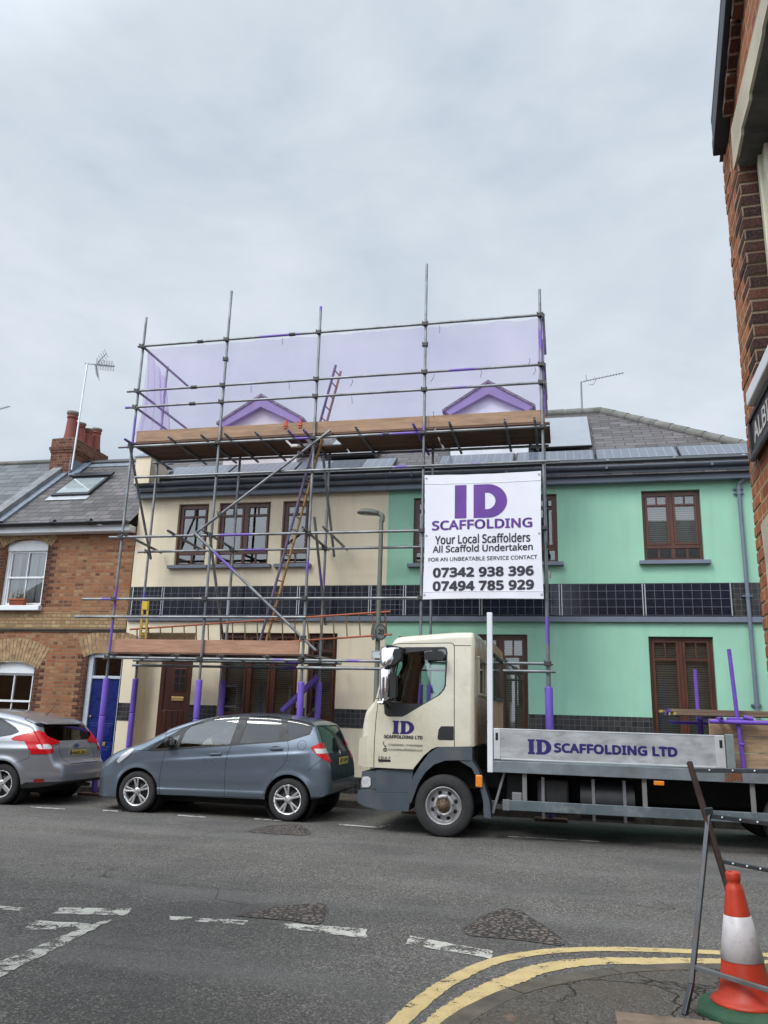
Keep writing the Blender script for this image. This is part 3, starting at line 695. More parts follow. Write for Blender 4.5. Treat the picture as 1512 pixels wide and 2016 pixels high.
# main roof
m = MB(); RY, RZ = 19.3, rz(19.3)
m.add([(-9.1, 15.2, 6.15), (-3.459, 15.2, 6.15), (-3.459, RY, RZ), (-9.1, RY, RZ)], [(0, 1, 2, 3)])
m.add([(-9.1, 23.4, 6.15), (-3.459, 23.4, 6.15), (-3.459, RY, RZ), (-9.1, RY, RZ)], [(3, 2, 1, 0)])
rfc = m.build('roof', SLATE3, cream, uvf=roofuv, fix=False)
m = MB(); m.add([(-3.459, 15.2, 6.15), (4.75, 15.2, 6.15), (1.05, RY, RZ), (-3.459, RY, RZ)], [(0, 1, 2, 3)])
m.add([(4.75, 15.2, 6.15), (4.75, 23.4, 6.15), (1.05, RY, RZ)], [(0, 1, 2)]); m.add([(4.75, 23.4, 6.15), (-3.459, 23.4, 6.15), (-3.459, RY, RZ), (1.05, RY, RZ)], [(0, 1, 2, 3)])
rfg = m.build('roof', SLATE3, green, uvf=roofuv, fix=False)
def ridge_run(house, a, b, k):
    m = MB(); a, b = Vector(a), Vector(b)
    for i in range(k):
        p = a.lerp(b, i / k); q = a.lerp(b, (i + .985) / k)
        m.tube(p + Vector((0, 0, .0)), q + Vector((0, 0, .012)), .105, 12)
    return m.build('ridge_tiles', RIDGE, house)
ridge_run(rfc, (-9.05, RY, RZ + .01), (-3.46, RY, RZ + .01), 12); ridge_run(rfg, (-3.459, RY, RZ + .01), (1.05, RY, RZ + .01), 10); ridge_run(rfg, (1.05, RY, RZ + .01), (4.72, 15.23, 6.2), 13)
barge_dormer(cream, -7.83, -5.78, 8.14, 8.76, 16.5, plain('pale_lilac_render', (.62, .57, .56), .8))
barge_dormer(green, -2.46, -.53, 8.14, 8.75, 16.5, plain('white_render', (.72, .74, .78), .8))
def roof_panel(house, x0, x1, Y0, Y1, mat, fr=FRAME, up=.09, name='roof_panel'):
    m = MB(); slab_on_roof(m, x0, x1, Y0, Y1, up - .05, up); f = m.build(name, fr, house, bevel=.004, seg=1)
    g = MB(); slab_on_roof(g, x0 + .02, x1 - .02, Y0 + .02, Y1 - .02, up + .001, up + .004); g.build('panel_glass', mat, f, uvf=lambda c, n: (c.x + house.location.x - x0, (c.y + FY - Y0) / math.cos(R(35)))); return f
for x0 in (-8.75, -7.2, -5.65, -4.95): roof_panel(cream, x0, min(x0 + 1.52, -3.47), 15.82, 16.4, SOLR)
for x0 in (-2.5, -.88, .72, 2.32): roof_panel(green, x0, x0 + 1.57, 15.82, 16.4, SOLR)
WPL = plain('pale_collector_glass', (.29, .31, .34), .18, var=.03)
roof_panel(green, -.6, .68, 16.52, 18.55, WPL, up=.14)
roof_panel(cream, -5.3, -4.0, 16.6, 18.2, WPL, up=.12)
for hs, a, b in ((cream, -9.0, -3.47), (green, -3.45, 4.2)):
    m = MB(); nn = 0; slab_on_roof(m, a, b, 15.62, 15.74, .06, .12); slab_on_roof(m, a, b, 15.38, 15.44, .02, .05)
    m.build('mounting_rail', plain('rail_metal', (.06, .065, .07), .4, .5), hs)
    m = MB(); x = a + .6
    while x < b: slab_on_roof(m, x, x + .05, 15.655, 15.70, .12, .128); x += 1.25
    m.build('rail_clamp', SILVER, hs)
# parapet block at the left end of the cream house
m = MB(); m.prism([(15.12, 6.32), (15.12, 6.92), (15.3, 7.0), (15.62, 6.98), (16.05, 6.75), (15.45, 6.32)], 'x', -9.08, -8.72)
pb = m.build('corbel', CREAM, cream)
m = MB(); m.add([(-9.12, 15.08, 6.92), (-8.68, 15.08, 6.92), (-8.68, 16.1, 6.92), (-9.12, 16.1, 6.92), (-8.9, 15.3, 7.10), (-8.9, 15.95, 7.10)], [(0, 1, 2, 3), (0, 1, 4), (1, 2, 5, 4), (2, 3, 5), (3, 0, 4, 5)])
m.build('coping', LEAD, pb)
# downpipe on the green house
dp = MB(); x = 3.25
dp.path([(x + .30, 15.25, 6.27), (x + .22, 15.3, 6.16), (x + .02, 15.42, 5.98), (x, 15.43, 5.9), (x, 15.43, .15)], .036, 12)
for z in (5.84, 5.75, 3.82, 1.9): dp.tube((x, 15.43, z), (x, 15.43, z + .075), .044, 14); dp.box(x - .085, x + .085, 15.45, FY - .001, z + .02, z + .05)
dp.build('downpipe', GREYP, green)
m = MB(); m.box(3.0, 4.5, FY - .012, FY - .0061, 3.478, 4.1); m.build('end_tiles', TILE, green)
# ================================================================ brick house on the left
BX0, BX1 = -14.6, -9.12
brickh = thing('brick_house', 'old red and buff brick terraced house with blue door and sash windows', 'house', (BX1, FY, 0))
BO = [(-12.34, -11.25, 3.70, 5.22), (-12.3, -11.19, 1.02, 2.49), (-9.95, -9.12, .12, 2.72)]
m = MB(); wall_grid(m, BX0 - 4, BX1, 0, 5.45, BO, lambda u, d, z: (u, FY + d, z), .16)
for xx in (BX1,): m.add([(xx, FY, 0), (xx, 21, 0), (xx, 21, 5.4), (xx, 18.2, 7.7), (xx, FY, 5.45)], [(0, 1, 2, 3, 4)])
m.build('wall', [BRK, BRK], brickh, fix=False)
for o in BO[:2]:
    for sgn, xe in ((-1, o[0]), (1, o[1])):
        m = MB(); z = o[2] - .02; i = 0
        while z < o[3] + .0:
            w = .24 if i % 2 else .125
            m.box(xe, xe + sgn * w, FY - .006, FY - .001, z, z + .0745); z += .075; i += 1
        m.build('brick_quoin', QUOIN, brickh)
m = MB(); z = 1.0; i = 0
while z < 2.72:
    w = .22 if i % 2 else .11; m.box(-9.955 - w, -9.955, FY - .006, FY - .001, z, z + .0745); z += .075; i += 1
m.build('brick_quoin', QUOIN, brickh)
def seg_arch(mb, x0, x1, zs, rise, h, y, n=15, mi=0, pro=.007):
    """row of soldier bricks following a shallow arch"""
    w = (x1 - x0) / 2; Rr = (w * w + rise * rise) / (2 * rise); cx, cz = (x0 + x1) / 2, zs + rise - Rr; a0 = math.asin(w / Rr)
    for i in range(n):
        t0 = -a0 * 1.12 + 2.24 * a0 * (i + .06) / n; t1 = -a0 * 1.12 + 2.24 * a0 * (i + .94) / n
        pts = [(cx + r * math.sin(t), cz + r * math.cos(t)) for r, t in ((Rr, t0), (Rr, t1), (Rr + h, t1), (Rr + h, t0))]
        mb.prism(pts, 'y', y - pro, y - .001, mi)
    return cx, cz, Rr, a0
ARB = plain('buff_arch_brick', (.34, .23, .125), .9, var=.45, scale=9, bump=.004, dirt=(.12, .08, .05))
for q in ((-12.36, -11.23, 5.07, .15, .26, FY, 19), (-12.32, -11.17, 2.36, .13, .50, FY, 19), (-9.98, -8.95, 2.62, .1, .45, FY, 15)):
    m = MB(); seg_arch(m, *q); m.build('brick_arch', ARB, brickh)
m = MB(); m.box(BX0 - 4, BX1 - .003, FY - .004, FY - .001, 3.2, 3.56); m.build('buff_course', BUFF, brickh)
m = MB(); m.box(BX0 - 4, BX1 - .003, FY - .035, FY - .001, 3.165, 3.2); m.box(BX0 - 4, BX1 - .003, FY - .02, FY - .001, 3.13, 3.163); m.build('string_course', plain('dark_brown_stone', (.06, .05, .04), .9, var=.3), brickh)  # stepped moulding, much darker than the brick around it
def sash(house, x0, x1, z0, z1, rise, curtain, y=FY):
    yf = y + .10; m = MB(); w = .085
    cx = (x0 + x1) / 2
    m.box(x0 + .004, x0 + w, yf, yf + .09, z0, z1 - .02); m.box(x1 - w, x1 - .004, yf, yf + .09, z0, z1 - .02)
    hd = [(x0 + .004, z1 - rise - .12), (x1 - .004, z1 - rise - .12)] + [(cx + (x1 - x0 - .01) / 2 * math.cos(R(t)), z1 - rise + rise * math.sin(R(t))) for t in range(0, 181, 15)]
    m.prism(hd, 'y', yf - .02, yf + .09); zt = z1 - rise - .12; zm = (z0 + zt) / 2 + .02
    for a, b, c, d, yy in ((x0 + w, x1 - w, z0, z0 + .08, .02), (x0 + w, x1 - w, zm - .022, zm + .022, .0), (x0 + w, x1 - w, zt - .045, zt, .03), (cx - .013, cx + .013, z0 + .08, zm - .022, .03), (cx - .013, cx + .013, zm + .022, zt - .045, .012), (x0 + w, x0 + w + .035, z0 + .08, zt - .045, .025), (x1 - w - .035, x1 - w, z0 + .08, zt - .045, .025)):
        m.box(a, b, yf + yy, yf + yy + .04, c, d)
    f = m.build('window', WHITE, house, bevel=.005, seg=1)
    p = MB(); p.quad((x0 + w, yf + .05, z0 + .05), (x1 - w, yf + .05, z0 + .05), (x1 - w, yf + .05, zt), (x0 + w, yf + .05, zt)); p.build('pane', PANE, f, fix=False)
    s_ = MB(); s_.box(x0 - .05, x1 + .04, y - .12, yf, z0 - .11, z0 - .002); s_.build('sill', WHITE, f, bevel=.01)
    if curtain:
        c = MB(); pts = [(x0 + w + (x1 - x0 - 2 * w) * i / 60, yf + .16 + .02 * math.sin(i * 1.1) + .015 * math.sin(i * .37)) for i in range(61)]
        vs = [(a, b, z0 + .05) for a, b in pts] + [(a, b, zt) for a, b in pts]
        c.add(vs, [(i, i + 1, 62 + i, 61 + i) for i in range(60) if i < 12 or 18 < i < 40 or i > 42], 0, True); c.build('curtain', CURT, f, fix=False)
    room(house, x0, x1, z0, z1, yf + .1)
sash(brickh, -12.34, -11.25, 3.70, 5.21, .13, True); sash(brickh, -12.3, -11.19, 1.02, 2.48, .12, False)
# blue door
m = MB(); x0, x1 = -9.95, -9.125; yf = FY + .10
m.box(x0 + .003, x0 + .12, yf - .04, yf + .1, .12, 2.70); m.box(x1 - .045, x1 - .003, yf - .04, yf + .1, .12, 2.70); m.box(x0 + .12, x1 - .045, yf - .04, yf + .1, 2.60, 2.72); m.box(x0 + .12, x1 - .045, yf - .03, yf + .1, 2.16, 2.22)
df = m.build('door_frame', plain('pale_grey_door_paint', (.50, .55, .62), .5, dirt=(.3, .3, .3)), brickh, bevel=.006)
p = MB(); p.quad((x0 + .12, yf + .03, 2.22), (x1 - .045, yf + .03, 2.22), (x1 - .045, yf + .03, 2.6), (x0 + .12, yf + .03, 2.6)); p.build('fanlight', PANE, df, fix=False)
room(brickh, x0 + .1, x1 - .04, 2.2, 2.65, yf + .1, .8)
m = MB(); m.box(x0 + .12, x1 - .045, yf, yf + .05, .24, 2.158)
d = m.build('door', BLUEP, brickh, bevel=.004); dpn = MB()
for a, b, c, e_ in ((-9.77, -9.53, .40, .78), (-9.46, -9.23, .40, .78), (-9.77, -9.53, .92, 1.25), (-9.46, -9.23, .92, 1.25)): dpn.box(a, b, yf - .014, yf - .001, c, e_); dpn.box(a + .05, b - .05, yf - .022, yf - .0145, c + .05, e_ - .05)
dpn.prism([(-9.72, 1.75), (-9.53, 1.75), (-9.53, 1.98), (-9.60, 1.95), (-9.68, 1.87)], 'y', yf - .012, yf - .001); dpn.prism([(-9.46, 1.75), (-9.27, 1.75), (-9.31, 1.87), (-9.39, 1.95), (-9.46, 1.98)], 'y', yf - .012, yf - .001)
dpn.build('door_panels', BLUEP, d, bevel=.006)
m = MB(); m.box(-9.62, -9.36, yf - .018, yf - .001, .80, .87); m.build('letter_plate', BRASS, d, bevel=.004)
text('house_number', '16', plain('pale_number', (.5, .52, .55), .4), d, (-9.5, yf - .016, 1.63), (1, 0, 0), (0, 0, 1), .12, .085, .02)
m = MB(); m.box(x0, x1, FY - .12, FY + .2, .0, .235); m.build('doorstep', KERB, brickh, bevel=.01)
m = MB(); m.lathe([(0, 0), (.02, .0), (.022, .03), (.012, .05), (0, .052)], (-9.76, yf - .002, 1.38), (0, -1, 0), 12); m.build('door_knob', BRASS, d)
# roof of the brick house: eave, slates, ridge, skylight
BT = math.tan(R(40)); BE = (15.22, 5.50)
def bz(Y): return BE[1] + (Y - BE[0]) * BT
def brs(mb, x0, x1, Y0, Y1, u0, u1, mi=0):
    nrm = Vector((0, -math.sin(R(40)), math.cos(R(40))))
    vs = [Vector((x, Y, bz(Y))) + nrm * u for u in (u0, u1) for x, Y in ((x0, Y0), (x1, Y0), (x1, Y1), (x0, Y1))]
    mb.add(vs, [(0, 3, 2, 1), (4, 5, 6, 7), (0, 1, 5, 4), (1, 2, 6, 5), (2, 3, 7, 6), (3, 0, 4, 7)], mi)
BRY = 17.95
uv40 = lambda c, n: (c.x, c.y / math.cos(R(40)))
PX = -12.55                                    # party line
m = MB(); m.quad((PX, BE[0], BE[1]), (BX1, BE[0], BE[1]), (BX1, BRY, bz(BRY)), (PX, BRY, bz(BRY))); m.quad((PX, BRY, bz(BRY)), (BX1, BRY, bz(BRY)), (BX1, 20.7, BE[1]), (PX, 20.7, BE[1]))
rb = m.build('roof', SLATE, brickh, uvf=uv40, fix=False)
m = MB(); m.tube((PX, BRY, bz(BRY)), (BX1, BRY, bz(BRY)), .09, 10); m.build('ridge_tiles', BLACK, rb)
m = MB(); brs(m, PX + .5, BX1, BRY - .22, BRY - .05, .01, .02); m.build('ridge_flashing', LEAD, rb)
m = MB(); brs(m, -11.95, -10.95, 16.33, 17.13, .015, .06); brs(m, -12.0, -10.9, 16.17, 16.32, .008, .02, 1); brs(m, -12.0, -10.9, 17.13, 17.28, .05, .11)
sk = m.build('skylight', [FRAME, SILVER], rb, bevel=.006)
m = MB(); brs(m, -11.88, -11.02, 16.41, 17.06, .061, .064); m.build('pane', plain('sky_reflecting_glass', (.26, .30, .31), .08, spec=.9), sk)
m = MB(); pr = [(15.14 + .07 * math.cos(R(t)), 5.49 + .07 * math.sin(R(t))) for t in range(180, 361, 15)]; m.prism(pr, 'x', BX0 - 4, BX1 - .01, smooth=True)
for x in (-13.9, -12.35, -11.0, -10.1): m.tube((x, 15.14, 5.485), (x + .09, 15.14, 5.485), .078, 12)
m.build('gutter', BLACK, brickh)
m = MB(); m.box(BX0 - 4, BX1 - .01, 15.24, FY - .001, 5.30, 5.435); m.build('fascia', WHITE, brickh, bevel=.006)
# left neighbour: same wall, its own smoother roof standing a little higher
left = thing('neighbour_house', 'neighbouring house showing only its pale slate roof beyond the chimney', 'house', (PX, FY, 0))
m = MB(); m.quad((-22, BE[0], BE[1] + .12), (PX - .12, BE[0], BE[1] + .12), (PX - .12, BRY - .1, bz(BRY) + .06), (-22, BRY - .1, bz(BRY) + .06)); m.quad((-22, BRY - .1, bz(BRY) + .06), (PX - .12, BRY - .1, bz(BRY) + .06), (PX - .12, 20.7, BE[1]), (-22, 20.7, BE[1]))
m.build('roof', SLATE2, left, uvf=uv40, fix=False)
m = MB(); brs(m, PX - .25, PX + .02, BE[0] - .05, BRY - .1, .0, .16); m.build('party_verge', plain('pale_verge', (.20, .205, .215), .8, var=.3), left, bevel=.01)
m = MB(); brs(m, PX + .02, PX + .2, BE[0] - .03, BRY - .3, .0, .05); m.build('flashing', LEAD, left)
m = MB(); m.tube((-22, BRY - .1, bz(BRY) + .07), (PX - .3, BRY - .1, bz(BRY) + .07), .07, 10); m.build('ridge_tiles', RIDGE, left)
# chimney astride the party line: stack > pots
m = MB(); cx0, cx1, cy0, cy1 = -12.92, -12.27, 17.40, 18.95
m.box(cx0, cx1, cy0, cy1, 6.6, 7.95); m.box(cx0 - .02, cx1 + .02, cy0 - .02, cy1 + .02, 7.95, 8.02); m.box(cx0 - .045, cx1 + .045, cy0 - .045, cy1 + .045, 8.02, 8.10); m.box(cx0 - .015, cx1 + .015, cy0 - .015, cy1 + .015, 8.10, 8.33)
ch = m.build('chimney', CHIM, brickh)
m = MB(); m.add([(cx0 - .015, cy0 - .015, 8.33), (cx1 + .015, cy0 - .015, 8.33), (cx1 + .015, cy1 + .015, 8.33), (cx0 - .015, cy1 + .015, 8.33), (cx0 + .15, cy0 + .15, 8.41), (cx1 - .15, cy0 + .15, 8.41), (cx1 - .15, cy1 - .15, 8.41), (cx0 + .15, cy1 - .15, 8.41)], [(0, 1, 5, 4), (1, 2, 6, 5), (2, 3, 7, 6), (3, 0, 4, 7), (4, 5, 6, 7)])
m.build('flaunching', KERB, ch)
def pot(x, y, h, r):
    m = MB(); m.lathe([(r * 1.18, 0), (r * 1.0, h * .25), (r * .86, h * .7), (r * .86, h * .78), (r * .98, h * .79), (r * .98, h * .83), (r * .86, h * .84), (r * .9, h * .88)], (x, y, 8.36), n=20)
    m.lathe([(r * .9, h * .88), (r * 1.08, h * .92), (r * 1.1, h), (r * .85, h), (r * .8, h * .8), (0, h * .8)], (x, y, 8.36), n=20, mi=1)
    m.build('chimney_pot', [TERRA, POTRIM], ch)
for (px, py), h_, r_ in (((137, 868), .80, .145), ((155, 873), .56, .125), ((171, 880), .50, .115), ((186, 887), .62, .13)): q = onZ(px, py, 8.36); pot(q.x, q.y, h_, r_)
m = MB(); brs(m, cx1 + .01, cx1 + .25, 17.3, BRY, .02, .06); m.box(cx1 + .001, cx1 + .03, 17.3, 18.3, 7.3, 7.75); m.build('lead_apron', LEAD, ch, bevel=.01)
# ================================================================ near corner building (right edge)
NBA = math.atan2(math.sin(R(2.135)), math.cos(R(2.135)))
nearh = thing('corner_building', 'close red brick corner building with white sill and black street name plate', 'building', (1.08, 4.75, 0), -NBA)
NB = WM[nearh.name]
WO = (-1.75, -.37, 3.36, 4.965); WO2 = (-1.5, -.16, .9, 2.62); CY = .05
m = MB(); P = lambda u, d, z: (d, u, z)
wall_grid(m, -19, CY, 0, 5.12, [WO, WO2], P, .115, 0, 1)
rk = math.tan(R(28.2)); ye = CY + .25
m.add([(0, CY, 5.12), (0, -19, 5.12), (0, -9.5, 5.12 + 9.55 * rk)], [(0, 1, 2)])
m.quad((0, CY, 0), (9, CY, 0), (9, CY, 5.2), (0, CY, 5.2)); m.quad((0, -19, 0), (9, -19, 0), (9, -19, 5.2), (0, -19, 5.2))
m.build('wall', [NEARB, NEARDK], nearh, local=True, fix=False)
rg = random.Random(2); m = MB(); z = 0; i = 0                          # projecting corner bricks give the ragged edge
while z < 5.1:
    d_ = rg.uniform(.001, .007); l_ = .225 if i % 2 else .11
    m.box(-d_, .1, CY - l_, CY + rg.uniform(.001, .008), z + .006, z + .069); z += .075; i += 1
m.build('corner_brick', NEARB, nearh, local=True, bevel=.006)
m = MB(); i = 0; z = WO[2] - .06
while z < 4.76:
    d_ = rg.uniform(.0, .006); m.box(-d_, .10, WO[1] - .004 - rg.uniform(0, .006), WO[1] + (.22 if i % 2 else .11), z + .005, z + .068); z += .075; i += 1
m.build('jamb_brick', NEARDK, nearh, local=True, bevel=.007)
# arch: cream face, weathered soffit with a ragged lower edge
def head(y, z): return (y, z)
face = [(-.30, 4.80), (-.33, 5.06)] + [(-.33 - .1 * k, 5.06 - .002 * k) for k in range(1, 14)] + [(-1.75, 5.03)]
low = [(-1.75, 4.87), (-1.5, 4.9), (-1.25, 4.90), (-1.22, 4.88), (-1.1, 4.87), (-.86, 4.86), (-.84, 4.83), (-.60, 4.85), (-.58, 4.82), (-.44, 4.80)]
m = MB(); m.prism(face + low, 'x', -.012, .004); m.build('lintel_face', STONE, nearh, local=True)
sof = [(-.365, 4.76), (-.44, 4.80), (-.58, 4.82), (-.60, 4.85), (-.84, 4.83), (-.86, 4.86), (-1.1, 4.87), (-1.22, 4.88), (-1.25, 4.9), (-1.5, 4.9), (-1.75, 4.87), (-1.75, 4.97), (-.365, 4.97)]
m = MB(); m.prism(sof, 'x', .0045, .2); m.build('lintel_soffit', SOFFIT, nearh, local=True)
m = MB(); m.box(.10, .17, WO[0], WO[0] + .07, WO[2], WO[3]); m.box(.10, .17, WO[1] - .055, WO[1] - .002, WO[2], WO[3]); m.box(.10, .17, WO[0] + .07, WO[1] - .055, WO[3] - .06, WO[3]); m.box(.12, .17, WO[0] + .07, WO[1] - .055, 4.05, 4.10); m.box(.12, .17, WO[1] - .13, WO[1] - .056, WO[2], WO[3] - .06)
f = m.build('window', CREAMW, nearh, local=True, bevel=.005)
p = MB(); p.quad((.15, WO[0], WO[2]), (.15, WO[1], WO[2]), (.15, WO[1], WO[3]), (.15, WO[0], WO[3])); p.build('pane', PANE, f, local=True, fix=False)
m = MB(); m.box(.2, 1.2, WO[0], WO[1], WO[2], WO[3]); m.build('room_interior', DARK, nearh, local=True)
m = MB(); m.box(-.065, .10, -2.0, -.352, WO[2] - .085, WO[2] - .004); m.build('sill', WHITE, f, local=True, bevel=.008)
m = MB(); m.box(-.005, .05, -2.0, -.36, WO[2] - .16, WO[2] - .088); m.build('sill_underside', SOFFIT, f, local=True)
# lower window surround, dark brick bands, verge
m = MB(); m.prism([(-.16, 2.66), (-.20, 2.45), (-.21, 1.0), (-.35, 1.0), (-.35, 2.45), (-.33, 2.62), (-1.5, 2.62), (-1.5, 2.74)], 'x', -.012, .05); m.build('window_surround', STONE, nearh, local=True)
m = MB(); m.box(.10, .16, WO2[0], WO2[1], WO2[2], WO2[3]); m.build('lower_window', CREAMW, nearh, local=True)
m = MB(); m.box(-.004, .03, -.16 - .0, CY + .004, 2.962, 3.036); m.box(-.0045, .03, -9, CY + .0045, 3.112, 3.186); m.build('grey_brick_course', NEARGR, nearh, local=True)
m = MB(); P0 = (ye - .06, 5.02); L_ = 4.6
def rake(mb, x0, x1, a, b, h0, h1):
    mb.add([(x, y, 5.095 + (-.14 - y) * rk + h) for x in (x0, x1) for y, h in ((a, h0), (b, h0), (b, h1), (a, h1))], [(0, 1, 2, 3), (7, 6, 5, 4), (0, 4, 5, 1), (1, 5, 6, 2), (2, 6, 7, 3), (3, 7, 4, 0)])
rake(m, -.085, .0, -.14, -9.6, -.01, .16); rake(m, -.075, 6, -.05, -.139, .05, .15); rake(m, -.086, .4, -.141, -9.6, .16, .2)
m.build('verge', plain('blue_black_verge', (.02, .022, .032), .5, var=.2), nearh, local=True, bevel=.006)
m = MB(); y = -.36
while y > -4: m.add([(x, yy, 5.07 + (-.14 - yy) * rk + h) for x in (-.055, .01) for yy, h in ((y, -.07), (y - .21, -.07), (y - .21, -.012), (y, -.012))], [(0, 1, 2, 3), (7, 6, 5, 4), (0, 4, 5, 1), (1, 5, 6, 2), (2, 6, 7, 3), (3, 7, 4, 0)]); y -= .235
m.build('corbel_course', NEARDK, nearh, local=True, bevel=.004)
# street name plate on the side wall
sg = thing('street_sign', 'black street name plate with white letters on the corner building wall', 'sign', tuple(NB @ Vector((0, -.55, 3.15))), -NBA)
m = MB(); m.box(-.022, -.006, -.72, .355, -.09, .09); pl = m.build('sign_plate', plain('black_enamel', (.02, .018, .02), .35, var=.1), sg, local=True)
m = MB()
for a, b, c, d_ in ((-.72, .375, .09, .115), (-.72, .375, -.125, -.09), (.355, .375, -.09, .09)): m.box(-.035, -.002, a, b, c, d_)
m.path([(-.03, .375, -.09), (-.032, .36, -.12), (-.034, .32, -.135), (-.034, -.72, -.135)], .017, 8)
m.build('sign_frame', BLACK, sg, local=True, bevel=.005)
INK = plain('black_lettering', (.012, .012, .014), .5)
text('lettering', 'ALBI', plain('white_lettering', (.72, .68, .64), .5, var=.1, dirt=(.3, .2, .15)), pl, (-.0225, .285, -.055), (0, -1, 0), (0, 0, 1), .40, .11, .02, .001, center=False, local=True)

# roof of the corner building, and the terrace on the near side of the road beyond the side street (seen only in reflections)
m = MB(); P = lambda x, y, z: (x, y, z)
m.add([(-.02, .06, 5.13), (9, .06, 5.13), (9, -9.5, 10.2), (-.02, -9.5, 10.24), (9, -19.3, 4.98), (-.02, -19.3, 4.98)], [(0, 1, 2, 3), (3, 2, 4, 5)])
m.build('roof', SLATE, nearh, local=True, fix=False)
far = thing('opposite_terrace', 'brick terrace on the near side of the road, across the side street', 'house', (-4.6, 3.7, 0))
m = MB(); wall_grid(m, -22, -4.6, 0, 5.1, [(-6.6, -5.5, 3.2, 4.8), (-6.6, -5.5, .9, 2.5), (-9.6, -8.5, 3.2, 4.8), (-9.6, -8.5, .9, 2.5), (-12.6, -11.5, 3.2, 4.8), (-12.6, -11.5, .9, 2.5)], lambda u, d, z: (u, 3.7 - d, z), .12)
m.quad((-4.6, 3.7, 0), (-4.6, -5, 0), (-4.6, -5, 5.1), (-4.6, 3.7, 5.1)); m.add([(-4.6, 3.7, 5.1), (-4.6, -5, 5.1), (-4.6, -.6, 7.7)], [(0, 1, 2)])
m.build('wall', [BRK, BRK], far, fix=False)
m = MB(); m.add([(-22, 3.95, 5.0), (-4.5, 3.95, 5.0), (-4.5, -.6, 7.75), (-22, -.6, 7.75), (-4.5, -5.2, 5.0), (-22, -5.2, 5.0)], [(0, 1, 2, 3), (3, 2, 4, 5)]); m.build('roof', SLATE, far, fix=False)
for a in (-6.6, -9.6, -12.6):
    for z in (3.2, .9):
        m = MB(); m.box(a, a + .09, 3.5, 3.6, z, z + 1.6); m.box(a + 1.01, a + 1.1, 3.5, 3.6, z, z + 1.6); m.box(a + .09, a + 1.01, 3.5, 3.6, z + 1.5, z + 1.6); m.box(a + .09, a + 1.01, 3.5, 3.6, z, z + .09); m.box(a + .09, a + 1.01, 3.52, 3.59, z + .78, z + .84); m.box(a - .05, a + 1.15, 3.601, 3.78, z - .1, z - .003)
        f = m.build('window', WHITE, far); m = MB(); m.quad((a + .09, 3.54, z), (a + 1.01, 3.54, z), (a + 1.01, 3.54, z + 1.6), (a + .09, 3.54, z + 1.6)); m.build('pane', plain('dark_pane', (.02, .022, .025), .08), f)
m = MB(); m.box(-8.0, -7.4, -1.4, .2, 7.0, 8.9); m.build('chimney', CHIM, far)
# slated dormer cheek showing over the hip of the green house
m = MB(); a, b = onY(1330, 850, 21), onY(1400, 862, 21)
m.add([(a.x - .2, 21, a.z - .9), (b.x + .2, 21, a.z - .9), (b.x, 21, b.z - .02), (b.x - .35, 21.0, b.z + .22), (a.x, 21, a.z + .05), (a.x - .2, 22.4, a.z - .9), (b.x + .2, 22.4, a.z - .9), (b.x, 22.4, b.z - .02), (b.x - .35, 22.4, b.z + .22), (a.x, 22.4, a.z + .05)], [(0, 1, 2, 3, 4), (9, 8, 7, 6, 5), (2, 7, 8, 3), (3, 8, 9, 4), (1, 6, 7, 2), (0, 4, 9, 5)])
m.build('rear_dormer', SLATE3, green)

# loose grit and bits of moss in the kerb joints
m = MB(); rg = random.Random(21); ln = [p for p in KL if p[1] > 4.0]
for _ in range(700):
    k = rg.randrange(len(ln) - 1); p = Vector(ln[k]).lerp(Vector(ln[k + 1]), rg.random()); d = Vector(ln[k + 1]) - Vector(ln[k]); nn = Vector((-d.y, d.x)).normalized()
    o = rg.choice((.02, .02, -.14, -.15, rg.uniform(-.7, .12))); q = p + nn * (o + rg.gauss(0, .018)); r = rg.uniform(.002, .0065); z = .002 if o > 0 else .029
    c = Vector((q.x, q.y, z)); a = rg.uniform(0, 6); v = [c + Vector((math.cos(a + t) * r, math.sin(a + t) * r * .8, 0)) for t in (0, 1.6, 3.1, 4.7)] + [c + Vector((rg.uniform(-.3, .3) * r, 0, r * 1.1))]
    m.add(v, [(0, 1, 4), (1, 2, 4), (2, 3, 4), (3, 0, 4)], rg.choice((0, 0, 1, 2)))
tag(m.build('grit', [plain('grit_grey', (.16, .15, .13), .9), plain('grit_dark', (.03, .03, .027), .9), plain('moss_bits', (.045, .06, .02), .95)]), kind='stuff')
# ================================================================ scaffolding: one connected structure
def tube_mat():
    t = NT('galvanised_tube'); v = t.obj()
    g = t.ramp(t.noise(v, 3, 5, .6), [(.3, (.13, .133, .137)), (.7, (.30, .31, .32))])
    g = t.mix(t.ramp(t.noise(v, 8, 5, .7), [(.55, 0.0), (.75, .6)]), g, (.10, .085, .07))
    pm = t.ramp(t.noise(t.obj((1, .2, 1)), .85, 1, .3), [(.632, 0.0), (.645, .9)])
    c = t.mix(pm, g, (.15, .075, .42))
    t.set(col=c, rough=.42, metal=t.ramp(pm, [(.3, .55), (.8, 0.0)])); return fin('galvanised_tube', t)
TUBE = tube_mat()
COUP = plain('coupler_steel', (.07, .065, .065), .6, .5, var=.3, scale=20)
FOAM = plain('purple_foam_sleeve', (.17, .095, .50), .55, var=.12, scale=4, dirt=(.10, .06, .28), damt=.5)
PTUBE = plain('purple_painted_tube', (.15, .065, .42), .45, var=.15, scale=6, dirt=(.08, .04, .2))
YO_, YI_ = 14.0, 15.08
sc = thing('scaffolding', 'tall tube scaffolding with boarded platform in front of the cream house', 'scaffolding', (-4.4, 14.5, 0))
TR = .0265
ncoup = [0]
